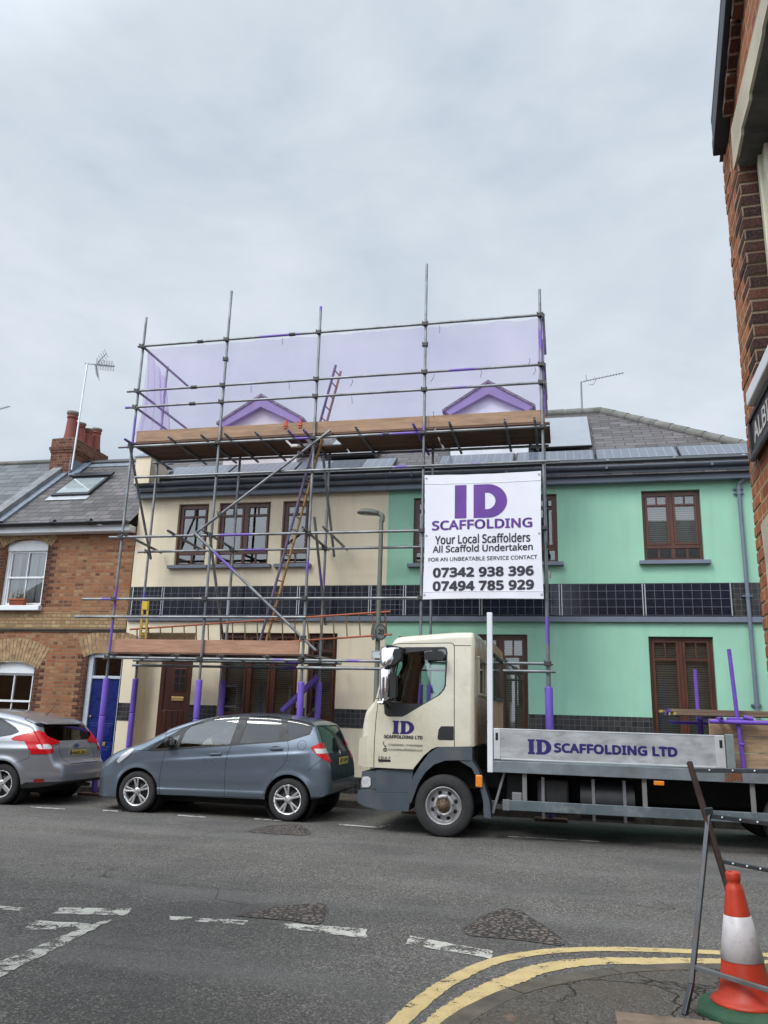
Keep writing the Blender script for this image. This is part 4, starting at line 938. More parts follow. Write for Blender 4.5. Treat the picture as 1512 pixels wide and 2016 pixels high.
def coupler(parent, p, big=1.0):
    if ncoup[0] >= 90: return
    ncoup[0] += 1; p = Vector(p); m = MB()
    m.box(p.x - .042 * big, p.x + .042 * big, p.y - .05, p.y + .04, p.z - .036, p.z + .036); m.tube(p + Vector((-.05, -.03, -.045)), p + Vector((-.05, -.03, .055)), .012, 6); m.tube(p + Vector((.05, -.035, -.055)), p + Vector((.05, -.035, .045)), .012, 6)
    m.build('coupler', COUP, parent, bevel=.01, seg=1)
def pole(name, a, b, parent=sc, mat=TUBE, r=TR, couplers=()):
    m = MB(); m.tube(a, b, r, 14, hollow=True); o = m.build(name, mat, parent)
    for c in couplers: coupler(o, c)
    return o
def foam(parent, x, y, z0, z1, dx=0):
    m = MB(); zs = [z0, z0 + (z1 - z0) * .33, z0 + (z1 - z0) * .66, z1]
    for a, b in zip(zs[:-1], zs[1:]): m.lathe([(.026, .001), (.055, .002), (.058, .02), (.058, b - a - .02), (.055, b - a - .002), (.026, b - a - .001)], (x, y, a), n=16)
    return m.build('foam_sleeve', FOAM, parent)
SX = [-8.53, -6.62, -4.64, -2.48, -.29]; STOP = [9.665, 10.107, 9.564, 10.304, 9.534]
levels = [8.97, 7.96, 7.60, 6.74, 4.85]
for i, (x, zt) in enumerate(zip(SX, STOP)):
    cs = [(x, YO_ - .045, z) for z in levels[:4]] + ([(x, YO_ - .045, 4.85), (x, YO_ - .045, 3.62), (x, YO_ - .045, 2.50)] if i < 4 else [(x, YO_ - .045, 2.5), (x, YO_ - .045, 4.85)])
    if i in (1, 3): cs.append((x, YO_, 8.55))
    o = pole('standard', (x, YO_, .05), (x, YO_, zt), couplers=cs); foam(o, x, YO_, .06, 2.12)
for i, x in enumerate(SX):
    o = pole('standard', (x, YI_, .15), (x, YI_, 9.02 if i in (0, 4) else 6.82), couplers=[(x, YI_ - .04, 4.78)]); foam(o, x, YI_, .16, 2.16)
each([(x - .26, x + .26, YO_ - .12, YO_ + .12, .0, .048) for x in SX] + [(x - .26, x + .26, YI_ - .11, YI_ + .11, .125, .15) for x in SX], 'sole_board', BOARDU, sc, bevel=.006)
yf = YO_ - .052; yb = YI_ - .052
# long ledgers (outer row)
for x0, x1, z in ((-8.62, -.2, 8.972), (-8.75, -.2, 7.96), (-8.75, -.2, 7.60), (-8.8, -.16, 6.74), (-8.78, -2.43, 4.85), (-9.22, -2.43, 3.62), (-9.33, -4.6, 3.275), (-8.62, -.2, 2.50), (-4.72, -.16, 2.37), (-8.36, -.0, 6.08)):
    pole('ledger', (x0, yf, z), (x1, yf, z))
m = MB()
for x, z in ((-7.2, 8.972), (-7.25, 7.96), (-7.25, 7.6), (-3.2, 6.74), (-5.2, 8.972)): m = MB(); m.tube((x - .06, yf, z), (x + .06, yf, z), .038, 12); m.build('sleeve_coupler', COUP, sc)
for x0, x1, z in ((-8.75, -2.35, 4.775), (-8.6, -.2, 6.74), (-8.6, -4.2, 2.42), (-8.6, -4.2, 2.52)): pole('ledger', (x0, yb, z), (x1, yb, z))
# transoms under the main deck, their ends poking out through the ledger
for x in (-8.5, -7.55, -6.85, -6.35, -5.72, -5.05, -4.74, -3.72, -2.62, -1.95, -.95, -.42): pole('transom', (x, 13.66, 6.795), (x, 15.42, 6.795))
for x in (-8.42, -7.4, -6.68, -4.68, -4.28): pole('transom', (x, 13.72, 4.905), (x, 15.42, 4.83))
for x in (-8.4, -7.72, -7.1, -6.2, -5.3, -4.62, -4.3, -1.0): pole('transom', (x, 13.78, 2.555), (x, 15.3, 2.555))
# end guard rails
for z in (8.93, 7.92, 7.56): pole('end_rail', (-8.47, 13.86, z), (-8.47, 16.1, z))
for z in (8.9, 7.9, 7.55): pole('end_rail', (-.23, 13.8, z), (-.23, 15.5, z))
# face braces and cross braces
A, B = onY(381, 1053, 13.9), onY(651, 847, 13.9); pole('brace', A, B, couplers=[onY(592, 893, 13.92), onY(434, 1013, 13.92)])
A, B = onY(384, 1050, 13.88), onY(622, 1281, 13.88); pole('brace', A, B, couplers=[onY(598, 1256, 13.9)])
for X, (p, q) in ((-8.47, ((250, 869), (297, 1101))), (-6.56, ((408, 1046), (439, 1258))), (-4.6, ((619, 1018), (641, 1230))), (-4.52, ((636, 898), (658, 1096))), (-.22, ((1043, 812), (1060, 935)))):
    a = onX(p[0], p[1], X); b = onX(q[0], q[1], X)
    a.y = max(13.78, min(15.3, a.y)); b.y = max(13.78, min(15.4, b.y)); pole('brace', a, b)
o = pole('brace', onY(556, 1400, 15.0), onY(632, 1326, 15.0)); m = MB(); m.tube(onY(556, 1400, 15.0), onY(626, 1332, 15.0), .056, 14); m.build('foam_sleeve', FOAM, o)
# decks
dq = []; rg = random.Random(4); y = YO_ + .03
for k in range(5):
    for a, b in ((-8.62, -6.4), (-6.38, -5.35), (-4.25, -2.3), (-2.28, -.15)):
        if k == 0 or k > 2 or True:
            dq.append((a + rg.uniform(-.05, .03), b - .01, y + .005, y + .22, 6.823 + rg.uniform(0, .004), 6.86))
    if k in (0, 3, 4): dq.append((-5.345, -4.265, y + .005, y + .22, 6.823, 6.86))
    y += .228
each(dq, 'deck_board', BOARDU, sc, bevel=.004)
def board(a, b, y, z0, z1, mat, name='toe_board', pro=.038):
    mm = MB(); mm.box(a, b, y, y + pro, z0, z1); return mm.build(name, mat, sc, bevel=.005)
board(-8.48, -4.42, YO_ + .032, 6.865, 7.105, BOARD); board(-4.43, -2.4, YO_ + .03, 6.86, 7.10, BOARD).rotation_euler = (0, 0, 0); board(-2.39, -.25, YO_ + .032, 6.865, 7.10, BOARD)
m = MB(); m.box(-4.95, -4.45, YO_ + .08, YO_ + .12, 6.95, 7.12); m.build('toe_board', BOARD, sc, bevel=.005)
CLIP = plain('orange_plastic', (.55, .10, .05), .5)
for x in (-5.25, -4.95):
    m = MB(); m.box(x - .03, x + .03, YO_ + .01, YO_ + .031, 6.99, 7.09); m.tube((x, YO_ + .03, 7.08), (x, YO_ + .03, 7.15), .03, 10); m.tube((x - .035, YO_, 7.04), (x + .035, YO_, 7.04), .012, 8); m.build('board_clip', CLIP, sc, bevel=.006)
m = MB(); m.box(-5.32, -4.95, YO_ + .2, YO_ + .6, 6.865, 6.885); m.build('red_hatch', plain('dark_red_hatch', (.16, .015, .02), .5), sc, bevel=.004)
dq = []; rg = random.Random(9); y = YO_ + .03
for k in range(4):
    for a, b in ((-8.5, -6.6), (-6.58, -4.55)): dq.append((a + rg.uniform(-.05, .02), b, y + .005, y + .22, 2.583, 2.62))
    y += .228
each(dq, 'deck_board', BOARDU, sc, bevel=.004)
board(-8.45, -4.73, YO_ + .03, 2.612, 2.855, BOARDP)
m = MB(); m.box(-9.0, -8.47, YO_ + .3, YO_ + .335, 2.6, 2.87); m.build('toe_board', plain('buff_end_board', (.36, .23, .13), .9, var=.25), sc, bevel=.004)
# ---- debris netting hung behind the rails
def net_mat():
    t = NT('lilac_netting'); t.t.nodes.remove(t.b)
    v = t.obj(); f = t.noise(t.obj((1, 1, .6)), 1.1, 4, .5)
    fine = t.n('ShaderNodeTexChecker', {'Vector': v, 'Scale': 180.0})
    tr = t.n('ShaderNodeBsdfTransparent', {'Color': (.955, .94, .98, 1)})
    df = t.n('ShaderNodeBsdfDiffuse', {'Color': (.48, .29, .72, 1)}); tl = t.n('ShaderNodeBsdfTranslucent', {'Color': (.62, .46, .84, 1)})
    a = t.n('ShaderNodeMixShader', {0: .5, 1: df.outputs[0], 2: tl.outputs[0]})
    lw = t.n('ShaderNodeLayerWeight', {'Blend': .45})
    g = t.n('ShaderNodeMath', {0: t.ramp(f, [(.33, .16), (.7, .265)]), 1: t.ramp(lw.outputs['Facing'], [(.4, 0.0), (1.0, .55)])}, operation='ADD')
    m = t.n('ShaderNodeMixShader', {0: g.outputs[0], 1: tr.outputs[0], 2: a.outputs[0]}); t.l(m.outputs[0], t.o.inputs[0])
    return fin('lilac_netting', t)
NET = net_mat()
net = thing('debris_netting', 'thin purple debris netting tied behind the top rails of the scaffolding', 'netting', (-4.4, 14.0, 7.1))
m = MB(); nx, nz = 90, 14; rg = random.Random(8)
def npt(i, k):
    x = -8.46 + 8.2 * i / nx; t = k / nz; z = 7.05 + (1.925) * t; sag = .03 * math.sin(i * 1.9) * (1 - t) + (.022 * abs(math.sin(i * math.pi / 9.0)) + .014 * math.sin(i * .83)) * t ** 8
    return (x, YO_ + .075 + .022 * math.sin(i * .7 + 2 * t) * (.3 + t * (1 - t)) + .022 * math.sin(i * 1.45 + t * 5) * (1 - t) ** 2 + .010 * math.sin(i * 3.3 + t * 9), z - sag * (t > .5))
vs = [npt(i, k) for k in range(nz + 1) for i in range(nx + 1)]
m.add(vs, [(k * (nx + 1) + i, k * (nx + 1) + i + 1, (k + 1) * (nx + 1) + i + 1, (k + 1) * (nx + 1) + i) for k in range(nz) for i in range(nx)], 0, True)
m.build('front_sheet', NET, net, fix=False)
m = MB(); ny = 40
def ept(j, k):
    t = k / nz; q = j / ny; bow = .16 * math.sin(math.pi * t) * (1 - q) ; z = 7.02 + 1.92 * t * (1 - .18 * q)
    return (-8.44 + .035 * math.sin(q * 21 + t * 2) * (1 - .4 * t) + .03 * math.sin(q * 47) * q - .06 * (1 - t) * (1 - q), YO_ + .0 + bow + (1.18 + .1 * math.sin(t * 5) - .12 * t) * q, z)
vs = [ept(j, k) for k in range(nz + 1) for j in range(ny + 1)]
m.add(vs, [(k * (ny + 1) + j, k * (ny + 1) + j + 1, (k + 1) * (ny + 1) + j + 1, (k + 1) * (ny + 1) + j) for k in range(nz) for j in range(ny)], 0, True)
m.build('end_sheet', NET, net, fix=False)
m = MB(); vs = []
for k in range(nz + 1):
    for j in range(13):
        t = k / nz; q = j / 12; vs.append((-.33 + .10 * q + .02 * math.sin(j * 2.2 + t * 8), YO_ + .03 + .05 * math.sin(j * 1.7 + t * 3) * (1.2 - t), 7.06 + 1.9 * t))
m.add(vs, [(k * 13 + j, k * 13 + j + 1, (k + 1) * 13 + j + 1, (k + 1) * 13 + j) for k in range(nz) for j in range(12)], 0, True)
m.build('gathered_end', NET, net, fix=False)
m = MB(); rg = random.Random(12)
for x, z in ((-7.9, 7.9), (-6.0, 7.9), (-5.2, 7.92), (-3.9, 7.9), (-2.3, 7.9), (-1.4, 7.92), (-.5, 8.1), (-7.8, 7.52), (-3.9, 7.54), (-5.4, 8.9), (-2.2, 8.9), (-2.3, 7.15), (-.4, 7.9)):
    m = MB(); a = Vector((x, yf - .01, z)); m.path([a, a + Vector((.01, -.01, -.06)), a + Vector((rg.uniform(-.05, .05), -.015, -.15))], .005, 5); m.build('cable_tie', plain('dark_tie', (.03, .02, .05), .5), net)
# ---- ladders
def ladder(name, label, a0, a1, b0, b1, n, mats, r=.022, grp=None, rr=.013):
    t = thing(name, label, 'ladder', tuple(a0), 0, grp)
    a0, a1, b0, b1 = map(Vector, (a0, a1, b0, b1))
    for (p, q), mt in (((a0, a1), mats[0]), ((b0, b1), mats[1])): m = MB(); m.bar(p, q, r * 1.7, r * 2.6, up=(b0 - a0).cross(a1 - a0)) if False else m.tube(p, q, r, 10); m.build('stile', mt, t)
    for i in range(n):
        k = (i + .6) / n; m = MB(); m.tube(a0.lerp(a1, k), b0.lerp(b1, k), rr, 8); m.build('rung', mats[2], t)
    return t
LW1 = wood_mat('purple_grey_stile', (.13, .095, .16), (3, 3, .4), rough=.7); LW2 = wood_mat('ochre_stile', (.34, .19, .06), (3, 3, .5), rough=.7, stain=(.05, .045, .05), samt=.9)
a0, a1 = onY(512, 1262, 14.16), onY(661, 719, 14.16); b0, b1 = onY(524.5, 1262, 14.5), onY(671, 731, 14.5)
ladder('wooden_ladder', 'tall leaning pole ladder rising from lower platform through the deck hatch', a0, a1, b0, b1, 22, (LW1, LW2, TIMBER), .026)
OR = plain('orange_ladder_paint', (.40, .10, .045), .6, var=.25, dirt=(.12, .07, .05)); RG = plain('rusty_rung', (.16, .10, .05), .7, var=.3)
ladder('orange_ladder', 'long orange ladder lying on its edge along the lower platform', onY(256, 1239, 14.62), onY(769, 1204, 14.62), onY(256, 1285, 14.62), onY(772, 1249, 14.62), 21, (OR, OR, RG), .019)
YL = plain('yellow_painted_steel', (.50, .33, .05), .55, var=.2, dirt=(.14, .08, .04), damt=.7)
g = thing('ladder_gate', 'small yellow steel gate standing upright beside the lower platform toe board', 'gate', (-8.2, 14.55, 2.62))
m = MB()
p = [onY(x, y, 14.55) for x, y in ((276, 1258), (282, 1184), (287, 1258), (292, 1184))]
for a, b in ((p[0], p[1]), (p[2], p[3])): m.bar(a, b, .03, .045)
for k in (.12, .38, .62): m.bar(p[0].lerp(p[1], k), p[2].lerp(p[3], k), .025, .025)
m.build('frame', YL, g, bevel=.004)
m = MB(); q0, q1, q2, q3 = p[0].lerp(p[1], .78), p[2].lerp(p[3], .78), p[3], p[1]
m.add([v + Vector((0, dy, 0)) for dy in (-.03, .01) for v in (q0, q1, q2, q3)], [(0, 1, 2, 3), (7, 6, 5, 4), (0, 4, 5, 1), (1, 5, 6, 2), (2, 6, 7, 3), (3, 7, 4, 0)]); m.build('tag_plate', plain('yellow_plate', (.66, .45, .04), .5, var=.08), g)
# ---- banner
bn = thing('banner', 'large white banner with purple initials and phone numbers tied to the scaffold poles', 'banner', (-1.38, 13.85, 3.58))
VINYL = plain('white_vinyl', (.72, .71, .77), .5, var=.03)
PURP = plain('purple_print', (.115, .03, .26), .5, var=.05); PRINT = plain('dark_print', (.025, .022, .035), .5, var=.05)
BL, BRt, BT_, BB = -2.43, -.33, 5.875, 3.585; by = 13.86
def bpt(u, v):                                  # u, v in 0..1 from top left
    x = BL + (BRt - BL) * u + .02 * math.sin(v * math.pi) * (2 * u - 1) * -1; z = BT_ - (BT_ - BB) * v - .02 * math.sin(math.pi * u) * (1 if v < .5 else -.6) * abs(1 - 2 * v)
    y = by + .012 * math.sin(u * 9 + v * 3) * (.3 + v) * .6 + .006 * math.sin(u * 23 - v * 11) * math.exp(-((v - .5) / .5) ** 2 * 0) * abs(2 * v - 1) ** 2
    return Vector((x, y, z))
m = MB(); nu, nv = 60, 60
vs = [bpt(i / nu, j / nv) for j in range(nv + 1) for i in range(nu + 1)]; k = len(vs)
fs = [(j * (nu + 1) + i, (j + 1) * (nu + 1) + i, (j + 1) * (nu + 1) + i + 1, j * (nu + 1) + i + 1) for j in range(nv) for i in range(nu)]
m.add(vs, fs, 0, True); m.add([v + Vector((0, .004, 0)) for v in vs], [f[::-1] for f in fs], 0, True)
sh = m.build('sheet', VINYL, bn, fix=False)
m = MB(); d = .075
for a, b in (((0, d), (1, d)), ((0, 1 - .055), (1, 1 - .055))):
    pts = [bpt(a[0] + (b[0] - a[0]) * i / 40, a[1]) + Vector((0, -.003, 0)) for i in range(41)]; m.path(pts, .004, 5)
m.build('hem', VINYL, sh)
W_, H_ = BRt - BL, BT_ - BB
def drape(o):
    bl_ = bn.location
    for v in o.data.vertices:
        q = bpt((v.co.x + bl_.x - BL) / W_, (BT_ - v.co.z - bl_.z) / H_); k_ = by - .042 - .02 - (v.co.y + bl_.y); v.co.y = q.y - .006 - bl_.y - max(0, min(.002, k_))
    return o
def bt(nm, s, u, v, w, h, mat, bold=.0, space=1.0): return drape(text(nm, s, mat, sh, tuple(bpt(u, v) + Vector((0, -.042, 0))), (1, 0, .012), (0, 0, 1), w * W_, h * H_, bold, .0, space=space))
drape(glyph('big_initials', SANS_ID, PURP, sh, tuple(bpt(.49, .225)), (1, 0, 0), (0, 0, 1), .445 * W_, .27 * H_))
bt('lettering', 'SCAFFOLDING', .495, .413, .85, .078, PURP, .03, 1.02)
bt('lettering', 'Your Local Scaffolders', .5, .53, .80, .075, PRINT, .02)
bt('lettering', 'All Scaffold Undertaken', .5, .605, .84, .058, PRINT, .02)
bt('lettering', 'FOR AN UNBEATABLE SERVICE CONTACT', .5, .688, .91, .031, PRINT, .012)
bt('lettering', '07342 938 396', .505, .793, .84, .078, PRINT, .045, 1.05)
bt('lettering', '07494 785 929', .505, .90, .84, .078, PRINT, .045, 1.05)
m = MB()
for u, v in ((.015, .03), (.985, .03), (.015, .5), (.985, .5), (.015, .97), (.985, .97)): m.lathe([(.008, 0), (.015, -.004), (.02, 0)], bpt(u, v) + Vector((0, -.004, 0)), (0, -1, 0), 12)
m.build('eyelet', AERIAL, sh)
# ---- lamp post with its signs
lp = thing('street_lamp', 'grey green street lamp column in front of the terrace', 'street lamp', (-3.39, 14.62, .12))
LPG = plain('grey_green_lamp_paint', (.145, .155, .13), .5, var=.15, dirt=(.08, .08, .07))
top = onY(751, 1022, 14.62); X = top.x; m = MB()
m.lathe([(.075, .12), (.075, 1.4), (.05, 1.46), (.046, 3.0), (.042, top.z)], (X, 14.62, 0), n=18); m.build('column', LPG, lp)
m = MB(); tip = onY(709, 1012, 14.62)
m.path([(X + .015, 14.62, top.z - .05), (X + .015, 14.62, top.z + .06), (X - .03, 14.62, top.z + .10), (X - .12, 14.62, top.z + .125)], [.048, .05, .052, .04], 12); m.build('bracket', LPG, lp)
m = MB(); prof = [(-.03, .045, .055), (.05, .095, .075), (.15, .135, .085), (.28, .14, .08), (.37, .115, .06), (.42, .06, .03)]; rings = []
for dx, w, h in prof:
    c = Vector((X - .06 - dx, 14.62, top.z + .105 + .03 * min(1, dx / .2))); rings.append([c + Vector((0, w * math.cos(R(t)), (h if math.sin(R(t)) > 0 else h * .5) * math.sin(R(t)))) for t in range(0, 360, 30)])
vs = [p for r_ in rings for p in r_]; m.add(vs, [(i * 12 + k, i * 12 + (k + 1) % 12, (i + 1) * 12 + (k + 1) % 12, (i + 1) * 12 + k) for i in range(5) for k in range(12)] + [tuple(range(11, -1, -1)), tuple(range(60, 72))], 0, True)
hd = m.build('lamp_head', LPG, lp)
m = MB(); m.lathe([(0, -.02), (.06, -.018), (.085, 0)], (X - .30, 14.62, top.z + .11), (0, 0, 1), 16); m.build('lens', plain('milky_lens', (.45, .46, .42), .25), hd)
SG = plain('grey_sign_back', (.10, .105, .10), .5); SGF = plain('faded_sign_face', (.30, .31, .29), .5); SR = plain('faded_sign_ring', (.12, .115, .11), .5)
ctr = onY(744, 1245, 14.62)
s1 = thing('speed_sign', 'round grey 20 speed sign on the lamp column', 'speed sign', (X + .07, 14.56, ctr.z), 0, 'pair of speed signs on the lamp column')
ax = Vector((.80, -.60, 0)).normalized(); c = Vector((X + .065, 14.55, ctr.z))
m = MB(); m.lathe([(0, -.004), (.15, -.004), (.152, .0), (.15, .004), (0, .004)], c, ax, 32, 0, False); pl = m.build('plate', SGF, s1)
m = MB(); m.lathe([(.118, .0055), (.149, .0055)], c, ax, 32, 0, False); m.build('ring', SR, pl, fix=False)
text('numerals', '20', INK if 'INK' in globals() else SR, pl, tuple(c + ax * .007), (.60, .80, 0), (0, 0, 1), .14, .10, .03)
m = MB(); m.tube(c - ax * .05, c, .02, 8); m.build('clip', SG, s1)
s2 = thing('speed_sign', 'second round sign on the lamp column, showing its dark back', 'speed sign', (X - .09, 14.56, ctr.z), 0, 'pair of speed signs on the lamp column')
ax = Vector((-.84, -.54, 0)).normalized(); c = Vector((X - .07, 14.56, ctr.z))
m = MB(); m.lathe([(0, -.004), (.15, -.004), (.152, .0), (.15, .004), (0, .004)], c, ax, 32, 0, False); m.build('plate', SG, s2)
m = MB(); m.tube(c - ax * .05, c, .02, 8); m.build('clip', SG, s2)
s3 = thing('parking_sign', 'small white parking plate low on the lamp column behind the truck mirror', 'parking sign', (X, 14.55, 2.6))
a, b = onY(732, 1281, 14.54), onY(757, 1297, 14.54); m = MB(); m.box(a.x, b.x, 14.535, 14.542, b.z, a.z); pl = m.build('plate', plain('white_sign_face', (.55, .58, .60), .4), s3, bevel=.006)
m = MB(); w_ = .008; m.box(a.x + .004, b.x - .004, 14.532, 14.5345, a.z - .012, a.z - .004); m.box(a.x + .004, b.x - .004, 14.532, 14.5345, b.z + .004, b.z + .012); m.box(a.x + .004, a.x + .012, 14.532, 14.5345, b.z + .0125, a.z - .0125); m.build('border', SG, pl)
text('arrow', '<-', SG, pl, (b.x - .06, 14.532, (a.z + b.z) / 2 + .02), (1, 0, 0), (0, 0, 1), .09, .05, .02)
# ---- aerials and window trough
def aerial(label, base, tip, heading, kind):
    t = thing('tv_aerial', label, 'aerial', tuple(base)); base, tip = Vector(base), Vector(tip)
    m = MB(); m.tube(base, tip, .022, 8); m.build('mast', ALU if kind == 'fan' else AERIAL, t)
    h = Vector(heading).normalized(); s = Vector((-h.y, h.x, 0)).normalized(); u = Vector((0, 0, 1)); m = MB()
    if kind == 'fan':
        L_ = .70; e_ = tip + h * L_; m.tube(tip - h * .06, e_, .013, 6)
        for i in range(11):
            p = tip + h * (.24 + .042 * i); m.tube(p - s * .13 - u * .09, p + s * .13 + u * .09, .006, 4); m.tube(p - s * .13 + u * .09, p + s * .13 - u * .09, .006, 4)
        for sg_ in (1, -1):
            q = tip + h * .22; r_ = q + u * .34 * sg_ - h * .0 + h * (.22 if sg_ > 0 else .08); m.tube(q, r_, .011, 5)
            for i in range(5):
                c = q.lerp(r_, .25 + i * .19); m.tube(c - s * .26, c + s * .26, .0055, 4)
    else:
        L_ = 1.05 if kind == 'long' else .5; m.tube(tip, tip + h * L_, .011, 6)
        for i in range(14 if kind == 'long' else 6):
            p = tip + h * (.1 + i * .07); m.tube(p - s * .07, p + s * .07, .006, 4)
        if kind == 'long':
            p = tip + h * .14; m.path([p + u * .02, p + u * .16 - h * .02], .009, 5); m.path([p - u * .12 + h * .05, p - u * .14 + h * .15, p + h * .22 - u * .05, p + h * .2 + u * .05], .008, 5)
    m.build('antenna', AERIAL, t)
aerial('tall fan shaped aerial leaning from the brick chimney', onY(141, 925, 17.2), onY(172, 716, 17.2), (.93, .35, -.02), 'fan')
aerial('thin aerial on short mast above the green house ridge', onY(1146, 812, 19.3), onY(1144, 752, 19.3), (.95, -.1, .12), 'long')
aerial('aerial tip above the neighbouring slate roof, away from the chimney', onY(-14, 870, 19), onY(-10, 808, 19), (.95, 0, .2), 'short')
m = MB(); base = (-12.0, -11.6, 15.39, 15.49, 3.705, 3.84)
fp = thing('flower_trough', 'terracotta trough of dry stems on the white upstairs window sill', 'plant trough', (-11.8, 15.45, 3.70))
x0, x1, y0, y1, z0, z1 = base
m.add([(x0 + .03, y0 + .02, z0), (x1 - .03, y0 + .02, z0), (x1 - .03, y1 + .02, z0), (x0 + .03, y1 + .02, z0), (x0, y0, z1), (x1, y0, z1), (x1, y1 + .03, z1), (x0, y1 + .03, z1)], [(0, 3, 2, 1), (0, 1, 5, 4), (1, 2, 6, 5), (2, 3, 7, 6), (3, 0, 4, 7), (4, 5, 6, 7)])
for k in range(11): m.box(x0 + .03 + k * .034, x0 + .042 + k * .034, y0 - .004 + .004, y0 + .012, z0 + .02, z1 - .03)
m.box(x0 - .012, x1 + .012, y0 - .014, y1 + .04, z1 - .025, z1 + .006)
m.build('pot', TERRA2, fp, bevel=.004)
m = MB(); rg = random.Random(6)
for k in range(34):
    x = rg.uniform(x0 + .04, x1 - .04); h = rg.uniform(.06, .26); a = Vector((x, 15.44, z1)); m.path([a, a + Vector((rg.uniform(-.03, .03), rg.uniform(-.03, .02), h * .6)), a + Vector((rg.uniform(-.08, .08), rg.uniform(-.05, .02), h))], [.004, .003, .0015], 4)
m.build('dry_stems', plain('dry_stem', (.16, .11, .06), .9, var=.4, scale=20), fp)
# ================================================================ vehicle tools
class Curve:
    """monotone cubic through points"""
    def __init__(s, pts):
        s.x = [p[0] for p in pts]; s.y = [p[1] for p in pts]; n = len(pts)
        d = [(s.y[i + 1] - s.y[i]) / (s.x[i + 1] - s.x[i]) for i in range(n - 1)]
        s.m = [d[0]] + [0 if d[i - 1] * d[i] <= 0 else 2 * d[i - 1] * d[i] / (d[i - 1] + d[i]) for i in range(1, n - 1)] + [d[-1]]
    def __call__(s, x):
        if x <= s.x[0]: return s.y[0]
        if x >= s.x[-1]: return s.y[-1]
        i = max(k for k in range(len(s.x) - 1) if s.x[k] <= x); h = s.x[i + 1] - s.x[i]; t = (x - s.x[i]) / h
        return (2 * t ** 3 - 3 * t * t + 1) * s.y[i] + (t ** 3 - 2 * t * t + t) * h * s.m[i] + (-2 * t ** 3 + 3 * t * t) * s.y[i + 1] + (t ** 3 - t * t) * h * s.m[i + 1]
def shell(top, bot, Wf, L, rc, crown=.03, N=150, nside=30):
    xs = [L * i / 4000 for i in range(4001)]; acc = [0]
    for a, b in zip(xs[:-1], xs[1:]): acc.append(acc[-1] + math.hypot(b - a, (top(b) - top(a)) * .8))
    st = []; j = 0
    for k in range(N + 1):
        t = acc[-1] * k / N
        while j < 4000 and acc[j + 1] < t: j += 1
        st.append(xs[min(j, 4000)] if k < N else L)
    bm = bmesh.new(); rows = []
    for x in st:
        zt, zb = top(x), bot(x); r = min(rc(x), (zt - zb) * .45); z1 = zt - r; half = [(0, zb), (Wf(x, zb) * .5, zb), (Wf(x, zb) - .03, zb)]
        for i in range(nside + 1): z = zb + .01 + (z1 - zb - .01) * i / nside; half.append((Wf(x, z), z))
        w1 = Wf(x, z1); wt = max(.05, min(w1 - r * .9, Wf(x, zt) - r * .75))
        for i in range(1, 9): a = R(90 * i / 8); half.append((wt + (w1 - wt) * math.cos(a), z1 + r * math.sin(a)))
        for i in range(1, 9): q = 1 - i / 8; half.append((wt * q, zt + crown * min(1, (zt - zb) * 1.2) * (1 - q * q)))
        rows.append([bm.verts.new((x, -y, z)) for y, z in half] + [bm.verts.new((x, y, z)) for y, z in half[-2:0:-1]])
    n = len(rows[0])
    for i in range(len(rows) - 1):
        for k in range(n): 
            try: bm.faces.new((rows[i][k], rows[i][(k + 1) % n], rows[i + 1][(k + 1) % n], rows[i + 1][k]))
            except ValueError: pass
    bm.faces.new(rows[0]); bm.faces.new(rows[-1][::-1])
    bmesh.ops.remove_doubles(bm, verts=bm.verts, dist=1e-5); bmesh.ops.recalc_face_normals(bm, faces=bm.faces)
    bm.normal_update()
    return bm
AXI = {'y': (0, 2), 'x': (1, 2), 'z': (0, 1)}
def cut(bm, poly, axis='y', pred=None):
    """cut a convex outline through the skin along an axis; returns the faces inside"""
    i, j = AXI[axis]; A = sum(poly[k][0] * poly[(k + 1) % len(poly)][1] - poly[(k + 1) % len(poly)][0] * poly[k][1] for k in range(len(poly)))
    if A < 0: poly = poly[::-1]
    x0, x1 = min(p[0] for p in poly), max(p[0] for p in poly); y0, y1 = min(p[1] for p in poly), max(p[1] for p in poly)
    cand = []; bm.normal_update()
    for f in bm.faces:
        a = [v.co[i] for v in f.verts]; b = [v.co[j] for v in f.verts]
        if max(a) < x0 or min(a) > x1 or max(b) < y0 or min(b) > y1: continue
        if pred is None or pred(f): cand.append(f)
    for k in range(len(poly)):
        p, q = poly[k], poly[(k + 1) % len(poly)]; d = (q[0] - p[0], q[1] - p[1]); l = math.hypot(*d)
        if l < 1e-6: continue
        co = Vector((0, 0, 0)); co[i], co[j] = p; no = Vector((0, 0, 0)); no[i], no[j] = d[1] / l, -d[0] / l
        geom = list({e for f in cand for e in f.edges} | {v for f in cand for v in f.verts}) + cand
        res = bmesh.ops.bisect_plane(bm, geom=geom, dist=1e-6, plane_co=co, plane_no=no)
        cand = [f for f in res['geom'] if isinstance(f, bmesh.types.BMFace) and (f.calc_center_median() - co).dot(no) < 0]
        if not cand: return []
    return cand
side = lambda f: abs(f.normal.y) > .3
rearp = lambda f: f.normal.x > .15
frontp = lambda f: f.normal.x < -.15
def paint(fs, mi):
    for f in fs:
        if mi >= 20 or f.material_index < 20: f.material_index = mi
def split_side(faces): faces = list(faces); return [f for f in faces if f.calc_center_median().y < 0], [f for f in faces if f.calc_center_median().y >= 0]
def reg(bm, mi): return [f for f in bm.faces if f.material_index == mi]
